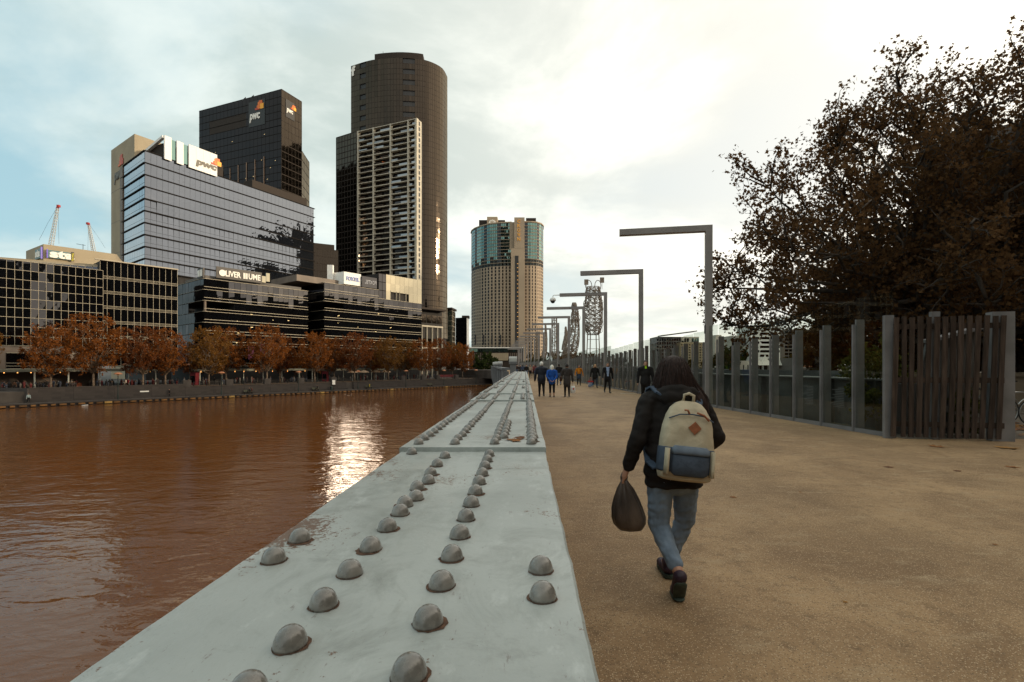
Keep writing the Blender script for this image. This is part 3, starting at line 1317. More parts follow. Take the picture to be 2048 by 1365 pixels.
logo_red = M('sign_red', (0.45, 0.05, 0.012), 0.5)
logo_orange = M('sign_orange', (0.78, 0.20, 0.01), 0.5)
logo_deep = M('sign_deep_orange', (0.62, 0.12, 0.01), 0.5)
logo_yellow = M('sign_yellow', (0.85, 0.38, 0.02), 0.5)
LOGO = [logo_red, logo_deep, logo_orange, logo_yellow]
letter_grey = M('letter_grey', (0.10, 0.085, 0.06), 0.5)
letter_white = M('letter_white', (0.80, 0.78, 0.72), 0.5)
letter_gold = M('letter_gold', (0.75, 0.36, 0.06), 0.5)
letter_blue = M('letter_blue', (0.02, 0.10, 0.42), 0.4)

g_dark = glassmat('dark_bronze_glass', (0.058, 0.056, 0.060), wave=0.25, rand=0.15, graz=(0.3, 0.3, 0.32))
g_silver = glassmat('silver_grey_glass', (0.095, 0.108, 0.14), base=(0.02, 0.022, 0.026), wave=0.35, rand=0.05, graz=(0.9, 0.93, 0.97), gpow=1.7)
g_black = glassmat('black_glass', (0.030, 0.025, 0.025), wave=0.2, rand=0.12, graz=(0.2, 0.19, 0.19))
g_bronze = glassmat('bronze_glass', (0.066, 0.052, 0.041), base=(0.008, 0.006, 0.005), wave=0.22, rough=0.07, graz=(0.45, 0.37, 0.27))
g_green = glassmat('green_glass', (0.20, 0.32, 0.29), base=(0.01, 0.02, 0.018), wave=0.2)
g_mirror = glassmat('pale_mirror_glass', (0.34, 0.30, 0.22), base=(0.05, 0.05, 0.05), wave=0.10, rough=0.05, rand=0.1)
alu = M('champagne_aluminium', (0.34, 0.30, 0.225), 0.5, 0.1, var=0.08)
band_dark = M('dark_band', (0.014, 0.012, 0.011), 0.9, spec=0.1)
band_bronze = M('bronze_band', (0.032, 0.024, 0.019), 0.7, spec=0.2)
body_dark = M('dark_core', (0.015, 0.013, 0.012), 0.8)
granite = M('brown_granite', (0.15, 0.115, 0.09), 0.6, var=0.15, vscale=0.4)
concrete_tan = M('tan_panel', (0.32, 0.265, 0.18), 0.8, var=0.10, vscale=0.15)
roof_grey = M('roof_grey', (0.12, 0.11, 0.10), 0.8)
awning = M('awning_green_grey', (0.20, 0.20, 0.155), 0.7, var=0.1)


def box_on(B, p0, p1, depth, z0, z1, mat, name='wall', back=0.0):
    """rectangular mass behind the plane p0 -> p1"""
    a, c = inset(p0, p1, -back)
    d = (V2(p1) - V2(p0)).normalized()
    n = Vector((d.y, -d.x))
    e, f = a - n * depth, c - n * depth
    mb = MB()
    mb.prism([tuple(a), tuple(c), tuple(f), tuple(e)], z0, z1)
    return B.part(mb, name, mat)


def arcade(B, s0, s1, t, zc, step=5.0):
    """canopy over the terrace with slim white posts"""
    mb = MB()
    mb.prism([st(s0, t - 0.4), st(s1, t - 0.4), st(s1, t + 5), st(s0, t + 5)], zc, zc + 0.55)
    B.part(mb, 'canopy', awning)
    s_ = s0 + 0.4
    while s_ < s1:
        p = st(s_, t)
        mb = MB()
        mb.box(p[0] - 0.09, p[1] - 0.09, ZU, p[0] + 0.09, p[1] + 0.09, zc)
        B.part(mb, 'canopy_post', alu_post)
        s_ += step


alu_post = M('pale_post', (0.66, 0.68, 0.60), 0.5)

# ------------------------------------------------------------------ gridded glass building with the rooftop sign
pa, pb = pxt(-170, 22), pxt(206, 22)
pc, pd = pxt(200, 24), pxt(354.6, 24)
B = Bld('gridded_office', 'dark glass office with a champagne mullion grid and a tan rooftop sign box', (pb.x, pb.y, ZU))
zb = 4.2
nrm = Vector((BU.y, -BU.x))
facade(B, pc, pd, ZU + 4.6, 25.2, 12, 7, g_dark, alu, mv=0.055, mh=0.075, tilt=0.006)
for j in range(6):
    z = ZU + 4.6 + (j + 1) * (25.2 - ZU - 4.6) / 7 - 0.55
    mb = MB()
    a, c = inset(pc, pd, 0.12)
    mb.bar((a.x, a.y, z), (c.x, c.y, z), 0.08, 0.075)
    B.part(mb, 'transom', alu)
    mb = MB()
    mb.bar((a.x, a.y, z + 0.27), (c.x, c.y, z + 0.27), 0.08, 0.05)
    B.part(mb, 'transom', alu)
s0 = s_of(pxt(-4, 22))
pL = V2(st(s0, 22))
facade(B, pL, pb, 5.6, 22.7, 14, 9, g_dark, alu, mv=0.055, mh=0.075, tilt=0.006)
facade(B, pa, pL, 5.6, 22.7, 8, 9, g_dark, alu, mv=0.11, mh=0.13, tilt=0.006, single=False)
box_on(B, pa, pb, 26, ZU + 4.4, 22.6, body_dark, back=0.06)
box_on(B, pc, pd, 26, ZU + 4.4, 25.1, body_dark, back=0.06)
# stone base with a long window
a, c = pxt(-170, 21.7), pxt(196, 21.7)
box_on(B, a, c, 0.5, ZU, 5.45, granite, 'stone_base')
w0, w1 = pxt(12, 21.6), pxt(120, 21.6)
mb = MB()
mb.bar((w0.x, w0.y, 2.5), (w1.x, w1.y, 2.5), 0.1, 3.2)
B.part(mb, 'base_window', g_dark)
for z in (0.95, 1.5, 2.1, 4.12):
    mb = MB()
    a_, c_ = pxt(12, 21.5), pxt(190, 21.5)
    mb.bar((a_.x, a_.y, z), (c_.x, c_.y, z), 0.1, 0.10)
    B.part(mb, 'window_rail', alu)
# roof slab and end mullion
a, c = pxt(190, 23.6), pxt(356, 23.6)
mb = MB()
mb.bar((a.x, a.y, 25.35), (c.x, c.y, 25.35), 0.5, 0.25)
B.part(mb, 'parapet', alu)
# higher glazed upper floor set back behind the left part
u0, u1 = pxt(-20, 33), pxt(200, 26)
facade(B, u0, u1, 21.2, 24.1, 14, 1, g_silver, alu, mv=0.1, mh=0.3, single=False)
mb = MB()
mb.prism([tuple(u0), tuple(u1), (u1.x - 12, u1.y + 16), (u0.x - 12, u0.y + 16)], 24.15, 24.55)
B.part(mb, 'upper_roof', concrete_tan)
# penthouse with signs
k0, k1, kc = pxt(87, 37), pxt(233, 37), pxt(52, 50)
mb = MB()
mb.prism([tuple(k0), tuple(k1), (k1.x - 9, k1.y + 14), tuple(kc)], 22, 29.4)
B.part(mb, 'penthouse', concrete_tan)
d = (k1 - k0).normalized()
n = Vector((d.y, -d.x))
teal_sign = M('sign_teal', (0.07, 0.15, 0.17), 0.4)
violet = M('sign_violet', (0.16, 0.12, 0.55), 0.4)
yellow = M('sign_lettering_yellow', (0.65, 0.55, 0.02), 0.4)
q0, q1 = pxt(96, 36.5), pxt(141, 36.5)
mb = MB()
mb.bar((q0.x, q0.y, 27.25), (q1.x, q1.y, 27.25), 0.3, 1.75)
B.part(mb, 'sign_board', teal_sign)
mb = MB()
mb.bar((q0.x - d.x * 0.25, q0.y - d.y * 0.25, 27.25), (q0.x - d.x * 0.02, q0.y - d.y * 0.02, 27.25), 0.32, 2.0)
B.part(mb, 'sign_edge', violet)
qq = q0 + n * 0.16 + d * 0.25
text_obj('sign_lettering', 'sta', B.root, (qq.x, qq.y, 26.45), math.atan2(d.y, d.x), 1.75, letter_white, 0.06, width=4.3, bold=0.05)
r0 = q1 + n * 0.16 + d * 0.05
mb = MB()
mb.bar((r0.x, r0.y, 27.25), (r0.x + d.x * 0.55, r0.y + d.y * 0.55, 27.25), 0.2, 2.1)
B.part(mb, 'sign_edge', dark_metal)
o = text_obj('sign_lettering', 'TRAVEL', B.root, (r0.x + n.x * 0.12 + d.x * 0.1, r0.y + n.y * 0.12 + d.y * 0.1, 28.1), math.atan2(d.y, d.x), 0.36, yellow, 0.03, width=1.9, bold=0.02)
o.rotation_euler = (0, R(90), math.atan2(d.y, d.x))
# the end sign seen edge on
dl = (k0 - kc).normalized()
nl = Vector((dl.y, -dl.x))
e0 = k0 - dl * 4.6 + nl * 0.2
mb = MB()
mb.bar((e0.x, e0.y, 27.4), (e0.x + dl.x * 3.9, e0.y + dl.y * 3.9, 27.4), 0.3, 2.2)
B.part(mb, 'sign_board', teal_sign)
e1 = e0 + dl * 4.0
mb = MB()
mb.bar((e1.x, e1.y, 27.4), (e1.x + dl.x * 0.35, e1.y + dl.y * 0.35, 27.4), 0.36, 2.7)
B.part(mb, 'sign_edge', violet)
text_obj('sign_lettering', 'sta', B.root, (e0.x + nl.x * 0.16 + dl.x * 0.3, e0.y + nl.y * 0.16 + dl.y * 0.3, 26.6), math.atan2(dl.y, dl.x), 1.7, letter_white, 0.05, width=3.2, bold=0.05)
# rooftop aerial
ap = pxt(166, 42)
mb = MB()
mb.tube([(ap.x, ap.y, 26), (ap.x, ap.y, 31.6)], 0.06, 5)
mb.tube([(ap.x - 1.6, ap.y, 31.7), (ap.x + 0.6, ap.y, 31.3)], 0.05, 5)
B.part(mb, 'aerial', dark_metal)
arcade(B, s_of(pxt(-90, 17)), s_of(pxt(354, 17)), 17, 0.35)
B.finish()

# ------------------------------------------------------------------ silver banded office with the white roof sign
C1, C0, C2 = Vector((-119.2, 156.7)), Vector((-135.7, 169.0)), Vector((-90.8, 214.7))
B = Bld('silver_office', 'silver-grey banded glass office with white roof panels and a tan concrete core', (C1.x, C1.y, ZU))
ztop, fl = 69.0, 3.76
z0 = ztop - 15 * fl
facade(B, C0, C1, z0, ztop, 9, 15, g_silver, band_dark, mv=0.05, mh=0.5, vbar=False, hbar=True, bar_h=0.36, tilt=0.0016, warp=0.03, hproud=0.25, skip=lambda i, j: j < 3)
facade(B, C1, C2, z0, ztop, 38, 15, g_silver, band_dark, mv=0.05, mh=0.5, vbar=False, bar_h=0.36, tilt=0.0018, warp=0.03, lean=-0.03, hproud=0.25, skip=lambda i, j: j < 5)
d = (C2 - C1).normalized()
n = Vector((d.y, -d.x))
mbm = MB().box(-0.014, -0.06, 0, 0.014, 0, ztop - z0).mesh('mullion', band_dark)
for i in range(39):
    c = C1 + d * (i * (C2 - C1).length / 38)
    link('mullion', mbm, B.root, (c.x, c.y, z0), (0, 0, math.atan2(d.y, d.x)))
mb = MB()
inn = [C0 + Vector((0.3, 0.4)), C1 + Vector((0.0, 0.5)), C2 + Vector((-0.4, 0.2)), C2 + (C0 - C1) * 1.0 + Vector((0, 0))]
mb.prism([tuple(p) for p in inn], ZU, ztop - 0.05)
B.part(mb, 'wall', body_dark)
mb = MB()
mb.prism([tuple(p) for p in inn], ztop + 0.03, ztop + 0.3)
B.part(mb, 'roof', roof_grey)
for j in range(5, 15):
    zl = z0 + j * fl + 1.35
    for (pa_, pb_) in ((C0, C1), (C1, C2)):
        a, c = inset(pa_, pb_, 0.062)
        mb = MB()
        mb.bar((a.x, a.y, zl), (c.x, c.y, zl), 0.03, 0.045)
        B.part(mb, 'spandrel_line', band_dark)
# fins at the band ends
for j in range(16):
    z = z0 + j * fl
    c = C2 + d * 0.5
    mb = MB()
    mb.bar((C2.x, C2.y, z), (c.x, c.y, z), 0.8, 0.18)
    B.part(mb, 'sunshade', band_dark)
# tan core
K, Lc, Rc = Vector((-129.2, 165.4)), Vector((-147.5, 178.2)), Vector((-123.6, 176.0))
mb = MB()
mb.prism([tuple(Lc), tuple(K), tuple(Rc), tuple(Lc + Rc - K)], ZU, 78.3)
B.part(mb, 'concrete_core', concrete_tan)
dk = (K - Lc).normalized()
nk = Vector((dk.y, -dk.x))
for z in (30, 41, 52, 63):
    mb = MB()
    a, c = Lc + nk * 0.01, K + nk * 0.01
    mb.bar((a.x, a.y, z), (c.x, c.y, z), 0.03, 0.12)
    B.part(mb, 'panel_joint', granite)
a = K - dk * 1.6 + nk * 0.02
mb = MB()
mb.bar((K.x - dk.x * 0.1, K.y - dk.y * 0.1, 74), (K.x + 0.8 * (Rc - K).normalized().x, K.y + 0.8 * (Rc - K).normalized().y, 74), 0.3, 8.4)
B.part(mb, 'corner_strip', concrete_tan)
# brown slot panels between core and glass
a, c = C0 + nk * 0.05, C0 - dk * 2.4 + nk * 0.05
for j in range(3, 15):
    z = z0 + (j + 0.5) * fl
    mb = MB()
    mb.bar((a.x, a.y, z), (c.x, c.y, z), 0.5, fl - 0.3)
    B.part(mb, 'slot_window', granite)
ang = math.atan2(dk.y, dk.x)
e = Lc + dk * 6.6 + nk * 0.1
logo_blocks(B, dk, (e.x + dk.x * 1.0, e.y + dk.y * 1.0, 70.6), 3.6, [logo_deep, logo_red, logo_deep, logo_red])
e = Lc + dk * 3.8 + nk * 0.1
text_obj('sign_lettering', 'pwc', B.root, (e.x, e.y, 65.2), ang, 4.0, letter_grey, 0.12, width=6.4, bold=0.03, shear=0.15)
# white roof panels
ang = math.atan2(d.y, d.x)


def kpos(px):
    rx = (px - CX) / F
    k = (C1.x - rx * C1.y) / (rx * d.y - d.x)
    return k


pn = M('white_roof_panel', (0.74, 0.735, 0.71), 0.55, var=0.03)
for k, (x0, x1, zb_, zt_) in enumerate(((326, 340, 68.2, 75.8), (350.5, 364, 68.2, 75.6), (374.5, 431, 68.2, 75.9))):
    ka, kb = kpos(x0), kpos(x1)
    a, c = C1 + d * ka + n * 0.7, C1 + d * kb + n * 0.7
    mb = MB()
    mb.bar((a.x, a.y, (zb_ + zt_) / 2), (c.x, c.y, (zb_ + zt_) / 2), 0.5, zt_ - zb_)
    B.part(mb, 'roof_panel', pn)
    if k == 2:
        for f in (0.25, 0.5, 0.75):
            q = a.lerp(c, f) + n * 0.255
            mb = MB()
            mb.bar((q.x, q.y, zb_), (q.x, q.y, zt_), 0.02, 0.02)
            B.part(mb, 'panel_joint', roof_grey)
        e = a + d * 2.2 + n * 0.3
        text_obj('sign_lettering', 'pwc', B.root, (e.x, e.y, 69.4), ang, 2.3, letter_grey, 0.1, width=7.2, bold=0.05, shear=0.15)
        e = a + d * 7.4 + n * 0.3
        logo_blocks(B, d, (e.x, e.y, 72.0), 2.6, LOGO)
ka = kpos(340)
for (x0, x1) in ((340.3, 350.2), (364.3, 374.2)):
    a, c = C1 + d * kpos(x0) + n * 0.4, C1 + d * kpos(x1) + n * 0.4
    mb = MB()
    mb.bar((a.x, a.y, 72.2), (c.x, c.y, 72.2), 0.08, 6.4)
    B.part(mb, 'glass_screen', g_green)
# the white frame leaning back over the terrace
a = C1 + d * kpos(326) + n * 0.4
bk = a - n * 10
mb = MB()
mb.bar((a.x, a.y, 75.4), (bk.x, bk.y, 72.5), 0.9, 0.8)
mb.bar((bk.x, bk.y, 69), (bk.x, bk.y, 72.5), 0.6, 0.6)
B.part(mb, 'terrace_frame', pn)
mb = MB()
t0_, t1_ = C1 + d * 6 - n * 6, C1 + d * 26 - n * 6
mb.bar((t0_.x, t0_.y, 71.5), (t1_.x, t1_.y, 71.5), 9.0, 5.0)
B.part(mb, 'plant_room', band_bronze)
q0_, q1_ = C1 + d * 37 - n * 3.5, C1 + d * 62 - n * 3.5
mb = MB()
mb.bar((q0_.x, q0_.y, 70.8), (q1_.x, q1_.y, 70.8), 5.0, 3.4)
B.part(mb, 'plant_room', band_bronze)
a, c = C1 + d * kpos(440) + n * 0.06, C1 + d * kpos(492) + n * 0.06
B.finish()

# ------------------------------------------------------------------ dark office tower
T1, T0, T2 = Vector((-121.75, 250)), Vector((-177, 271.6)), Vector((-117, 262))
B = Bld('dark_office_tower', 'tall black glass office tower with orange block signs at its top', (T1.x, T1.y, ZU), limit=0)
zt = 139.8
facade(B, T0, T1, 40, zt - 18, 22, 21, g_black, band_dark, mv=0.12, mh=0.35, vbar=False, tilt=0.004, proud=0.02)
facade(B, T0, T1, zt - 18, zt, 22, 5, g_black, band_dark, mv=0.12, mh=0.35, vbar=False, tilt=0.004, proud=0.02,
       skip=lambda i, j: 1 <= j <= 2 and 3 <= i <= 12)
facade(B, T1, T2, 40, zt, 6, 26, g_bronze, band_bronze, mv=0.12, mh=0.4, vbar=True, tilt=0.006, proud=0.04)
mb = MB()
mb.prism([tuple(T0 + Vector((0.1, 0.2))), tuple(T1 + Vector((0, 0.2))), tuple(T2 + Vector((-0.2, 0))), tuple(T0 + T2 - T1)], ZU, zt - 0.05)
B.part(mb, 'wall', body_dark)
d = (T1 - T0).normalized()
n = Vector((d.y, -d.x))
ang = math.atan2(d.y, d.x)
LT = (T1 - T0).length
a, c = T0 + d * LT * 0.12 - n * 0.1, T0 + d * LT * 0.62 - n * 0.1
mb = MB()
mb.bar((a.x, a.y, zt - 10.8), (c.x, c.y, zt - 10.8), 0.2, 7.2)
B.part(mb, 'recessed_panel', band_bronze)
a, c = T0 + d * LT * 0.625 + n * 0.12, T0 + d * LT * 0.815 + n * 0.12
mb = MB()
mb.bar((a.x, a.y, zt - 9.0), (c.x, c.y, zt - 9.0), 0.2, 13.0)
B.part(mb, 'sign_board', black_paint)
e = a + n * 0.15 + d * 0.8
text_obj('sign_lettering', 'pwc', B.root, (e.x, e.y, zt - 13.4), ang, 4.6, letter_white, 0.12, width=7.2, bold=0.03, shear=0.15)
e = a + n * 0.15 + d * 4.6
logo_blocks(B, d, (e.x, e.y, zt - 7.4), 4.4, LOGO)
for f in (0.205, 0.305, 0.40, 0.50, 0.60, 0.70, 0.805):
    c = T0 + d * (LT * f) + n * 0.2
    mb = MB()
    mb.bar((c.x, c.y, 50), (c.x, c.y, 103 + 6 * f), 0.45, 0.4)
    B.part(mb, 'fin', M('copper_fin', (0.20, 0.13, 0.09), 0.45, 0.3) if f < 0.21 else bpy.data.materials['copper_fin'])
d2 = (T2 - T1).normalized()
n2 = Vector((d2.y, -d2.x))
a, c = T1 + d2 * 2.4 + n2 * 0.15, T1 + d2 * 8.0 + n2 * 0.15
mb = MB()
mb.bar((a.x, a.y, zt - 8.0), (c.x, c.y, zt - 8.0), 0.2, 9.0)
B.part(mb, 'sign_board', black_paint)
e = a + n2 * 0.15 + d2 * 0.5
text_obj('sign_lettering', 'pwc', B.root, (e.x, e.y, zt - 10.4), math.atan2(d2.y, d2.x), 2.6, letter_white, 0.1, width=4.0, bold=0.03, shear=0.15)
e = a + n2 * 0.15 + d2 * 2.9
logo_blocks(B, d2, (e.x, e.y, zt - 7.2), 2.6, LOGO)
lit_m = M('lit_ceiling', (0.6, 0.45, 0.2), 0.5, emis=((1.0, 0.72, 0.35), 0.55))
lr = random.Random(21)


def lit_bits(B, p0, p1, z0_, z1_, k, w=0.8):
    a_, c_ = inset(p0, p1, 0.075)
    for _ in range(k):
        q = a_.lerp(c_, lr.uniform(0.06, 0.94))
        z = lr.uniform(z0_, z1_)
        u_ = (c_ - a_).normalized()
        mb = MB()
        mb.bar((q.x, q.y, z), (q.x + u_.x * w * lr.uniform(0.5, 1.2), q.y + u_.y * w, z + lr.choice((0.0, 0.25))), 0.02, 0.16)
        B.part(mb, 'lit_ceiling', lit_m)


lit_bits(B, T0, T1, 60, zt - 20, 34)
# lower block behind
E0, E1 = Vector(((603 - CX) / F * 268, 268)), Vector(((618.5 - CX) / F * 284, 284))
facade(B, E0, E1, 30, EYE + 0.418 * 276, 5, 19, g_bronze, band_bronze, mv=0.12, mh=0.4, tilt=0.006, proud=0.04)
mb = MB()
mb.prism([tuple(E0 + Vector((-0.3, 0.3))), tuple(E1 + Vector((-0.3, 0))), (E1.x - 30, E1.y + 10), (E0.x - 30, E0.y + 10)], ZU, EYE + 0.418 * 276)
B.part(mb, 'wall', body_dark)
for px in (484, 500):
    f = (px - 398) / 165
    c = T0.lerp(T1, f) - n * 3
    mb = MB()
    mb.tube([(c.x, c.y, zt), (c.x, c.y, zt + 3.2)], 0.14, 5)
    mb.bar((c.x - 0.9, c.y, zt + 2.2), (c.x + 0.2, c.y, zt + 2.9), 0.2, 0.3)
    B.part(mb, 'roof_mast', dark_metal)
B.finish()

# ------------------------------------------------------------------ plain block between the towers
B = Bld('brown_block', 'plain dark brown block in the gap between the silver office and the round tower', (-105, 262, ZU), limit=0)
a, c = Vector(((624 - CX) / F * 256, 256)), Vector(((676 - CX) / F * 262, 262))
facade(B, a, c, 20, EYE + 0.245 * 258 - 3, 10, 11, g_bronze, band_bronze, mv=0.2, mh=0.5, tilt=0.006)
box_on(B, a, c, 14, ZU, EYE + 0.245 * 258 - 3, body_dark, back=0.06)
box_on(B, a + Vector((0, 2)), a.lerp(c, 0.8) + Vector((0, 2)), 10, 50, EYE + 0.246 * 258, band_bronze, 'plant_room')
B.finish()

# ------------------------------------------------------------------ round-fronted residential tower
B = Bld('round_tower', 'tall curved dark bronze residential tower with a white letter at its top corner', (-70, 300, ZU), limit=0)
ZT = 185.0
ctrl = [Vector((-106.6, 306.3)), Vector((-92, 300.2)), Vector((-76.5, 297.8)), Vector((-62.9, 299.3)), Vector((-56.0, 302.7)), Vector((-50.9, 308.8)), Vector((-49.4, 318))]
curve = []
for i in range(len(ctrl) - 1):
    q = [ctrl[max(i - 1, 0)], ctrl[i], ctrl[i + 1], ctrl[min(i + 2, len(ctrl) - 1)]]
    k = 4 if i < 3 else 3
    for j in range(k):
        t = j / k
        curve.append(0.5 * ((2 * q[1]) + (q[2] - q[0]) * t + (2 * q[0] - 5 * q[1] + 4 * q[2] - q[3]) * t * t + (-q[0] + 3 * q[1] - 3 * q[2] + q[3]) * t ** 3))
curve.append(ctrl[-1])
NF = 52
zb_ = ZT - NF * 3.2


def recess(i, j):
    if i in (2,) and j % 2 == 1 and j > 10:
        return True
    if i in (9, 10) and (j > 36) and j % 2 == 1:
        return True
    return False


over = MB()
dark_rec = MB()
for i in range(len(curve) - 1):
    p, q = curve[i], curve[i + 1]
    facade(B, p, q, zb_, ZT, 2, NF, g_bronze, band_bronze, mv=0.10, mh=0.28, vbar=False, hbar=False, tilt=0.006, colt=0.02, skip=lambda a_, j, i=i: recess(i, j))
ring = [tuple(c) for c in curve] + [(-55, 334), (-104, 330)]


def ring_in(k):
    cen = Vector((-78, 318))
    return [tuple(Vector(p) + (cen - Vector(p)).normalized() * k) for p in ring]


for j in range(NF + 1):
    mb = MB()
    mb.prism(ring_in(-0.04), zb_ + j * 3.2 - 0.12, zb_ + j * 3.2 + 0.12)
    B.part(mb, 'floor_band', band_bronze)
mb = MB()
mb.prism(ring_in(0.6), ZU, ZT - 0.3)
B.part(mb, 'wall', body_dark)
# crown
cr = [p for p in curve if -93 < p.x < -60]
mb = MB()
mb.prism([tuple(p + (Vector((-78, 318)) - p).normalized() * 2.0) for p in cr] + [(-63, 326), (-92, 326)], ZT, ZT + 4.6)
B.part(mb, 'crown_wall', band_bronze)
mb = MB()
mb.tube([(-86, 303, ZT + 4.6), (-86, 303, ZT + 7)], 0.12, 5)
B.part(mb, 'roof_mast', dark_metal)
d = (curve[1] - curve[0]).normalized()
n = Vector((d.y, -d.x))
e = curve[0] + n * 0.3 + d * 0.6
text_obj('sign_lettering', 'f', B.root, (e.x, e.y, ZT - 6.5), math.atan2(d.y, d.x), 6.0, letter_white, 0.15, width=3.0, bold=0.06)
# balcony ledges in the two recessed stacks
for (ia, jr) in ((2, range(11, NF, 2)), (9, range(37, NF, 2)), (10, range(37, NF, 2))):
    p, q = curve[ia], curve[ia + 1]
    for j in jr:
        a, c = inset(p, q, -0.45)
        mb = MB()
        z = zb_ + (j + 0.5) * 3.2
        mb.bar((a.x, a.y, z), (c.x, c.y, z), 0.1, 2.7)
        B.part(mb, 'balcony', black_paint)
# lower wing on the left
a, c = Vector(((672.5 - CX) / F * 296, 296)), Vector(((713 - CX) / F * 288, 288))
zw = EYE + 0.462 * 292
facade(B, a, c, 10, zw, 7, 38, g_bronze, band_bronze, mv=0.3, mh=0.5, tilt=0.008, vbar=True)
box_on(B, a, c, 12, ZU, zw - 0.1, body_dark, back=0.06)
B.finish()

# slab of balconies in a cream grid
B = Bld('balcony_slab', 'slab of balconies in a cream concrete grid standing against the curved tower', (-58.7, 270, ZU), limit=300)
G0, G1 = Vector(((715.7 - CX) / F * 285, 285)), Vector(((832.6 - CX) / F * 270, 270))
G2 = Vector(((843.5 - CX) / F * 274.6, 274.6))
zt = 135.0
NFL = 33
fh = 2.98
zb_ = zt - NFL * fh
d = (G1 - G0).normalized()
n = Vector((d.y, -d.x))
LG = (G1 - G0).length
ang = math.atan2(d.y, d.x)
mb = MB()
mb.prism([tuple(G0 - n * 1.9), tuple(G1 - n * 1.9 + d * -0.3), tuple(G2 - n * 1.2 - d * 0.3), (G2.x - 4.5, G2.y + 12), (G0.x - 5, G0.y + 12)], ZU, zt - 0.2)
B.part(mb, 'wall', body_dark)
for j in range(NFL + 1):
    mb = MB()
    z = zb_ + j * fh
    a, c = G0 - n * 0.75, G1 - n * 0.75
    mb.bar((a.x, a.y, z), (c.x, c.y, z), 1.8, 0.46 if j % 2 == 0 else 0.36)
    B.part(mb, 'floor_slab', cream)
for f in (0.0, 0.275, 0.57, 0.865, 1.0):
    c = G0 + d * (LG * f) - n * 0.7
    mb = MB()
    mb.obox((c.x, c.y, (zb_ + zt) / 2), Vector((d.x, d.y, 0)) * 0.42, Vector((n.x, n.y, 0)) * 0.9, (0, 0, (zt - zb_) / 2 + 0.3))
    B.part(mb, 'pier', cream)
bal_glass = glassmat('balcony_glass', (0.32, 0.32, 0.33), base=(0.03, 0.03, 0.03), rand=0.3)
br = random.Random(5)
for j in range(NFL):
    z = zb_ + j * fh
    for (f0, f1) in ((0.0, 0.275), (0.275, 0.57), (0.57, 0.865), (0.865, 1.0)):
        a = G0 + d * (LG * f0 + 0.45) - n * 1.75
        c = G0 + d * (LG * f1 - 0.45) - n * 1.75
        m_ = a.lerp(c, br.choice((0.4, 0.5, 0.6)))
        # back wall of the balcony: window and darker door bay
        mb = MB()
        mb.bar((a.x, a.y, z + 1.55), (m_.x, m_.y, z + 1.55), 0.12, 2.3)
        B.part(mb, 'window', br.choice((g_black, g_dark, g_bronze)))
        if br.random() < 0.8:
            k0_, k1_ = (a, m_) if br.random() < 0.5 else (m_, c)
            k0_, k1_ = k0_ + n * 1.7, k1_ + n * 1.7
            mb = MB()
            mb.bar((k0_.x, k0_.y, z + 0.75), (k1_.x, k1_.y, z + 0.75), 0.05, 1.0)
            B.part(mb, 'balustrade', bal_glass)
# narrow side with little square openings
d2 = (G2 - G1).normalized()
n2 = Vector((d2.y, -d2.x))
for j in range(NFL):
    z = zb_ + j * fh + fh / 2
    for f in (0.55,):
        c = G1.lerp(G2, f) + n2 * 0.02
        mb = MB()
        mb.obox((c.x, c.y, z), Vector((d2.x, d2.y, 0)) * 0.55, Vector((n2.x, n2.y, 0)) * 0.1, (0, 0, 0.95))
        B.part(mb, 'side_window', black_paint)
mb = MB()
a, c = G1 - n2 * 0.6, G2 - n2 * 0.6
mb.obox(((a.x + c.x) / 2, (a.y + c.y) / 2, (zb_ + zt) / 2), Vector((c.x - a.x, c.y - a.y, 0)) * 0.49, Vector((n2.x, n2.y, 0)) * 0.55, (0, 0, (zt - zb_) / 2 + 0.28))
B.part(mb, 'side_wall', cream)
B.finish()

# ------------------------------------------------------------------ two dark riverside offices
H0, H1 = pxt(407.8, 25), pxt(615.5, 25)
B = Bld('banded_office', 'black glass riverside office with thin pale bands and a lettered rooftop sign', (H0.x, H0.y, ZU))
zt = 24.2
rows, cols = 8, 19
zb_ = ZU + 4.5
open_ = lambda i, j: j == 5 and i < 5
facade(B, H0, H1, zb_, zt, cols, rows, g_dark, alu, mv=0.06, mh=0.22, vbar=False, bar_h=0.09, tilt=0.007, hproud=0.22, skip=open_)
for j in range(rows):
    a, c = inset(H0, H1, 0.1)
    z = zb_ + (j + 0.27) * (zt - zb_) / rows
    mb = MB()
    mb.bar((a.x, a.y, z), (c.x, c.y, z), 0.1, 0.10)
    B.part(mb, 'transom', alu)
Hl = V2(st(s_of(H0), 25 + 19))
facade(B, Hl, H0, zb_, zt, 9, rows, g_dark, alu, mv=0.06, mh=0.22, vbar=False, bar_h=0.09, tilt=0.007, hproud=0.22, skip=lambda i, j: j == 5 and i > 3)
d, n = BU, Vector((BU.y, -BU.x))
ang = math.atan2(d.y, d.x)
mb = MB()
k = 0.1
L5, rh = (H1 - H0).length, (zt - zb_) / rows
nt5 = 5 * L5 / cols
I = lambda p, a_, b_: tuple(p + d * a_ - n * b_)
mb.prism([I(H0, k, k), I(H1, -k, k), I(H1, -k, 24), I(H0, k, 24)], ZU, zb_ + 5 * rh + 0.1)
mb.prism([I(H0, k, k), I(H1, -k, k), I(H1, -k, 24), I(H0, k, 24)], zb_ + 6 * rh - 0.1, zt - 0.05)
mb.prism([I(H0, nt5, k), I(H1, -k, k), I(H1, -k, 24), I(H0, nt5, 24)], zb_ + 5 * rh, zb_ + 6 * rh)
mb.prism([I(H0, k + 6, 9), I(H0, nt5, 9), I(H0, nt5, 24), I(H0, k + 6, 24)], zb_ + 5 * rh, zb_ + 6 * rh)
B.part(mb, 'wall', body_dark)
mb = MB()
q = H0 + d * 0.4 - n * 0.4
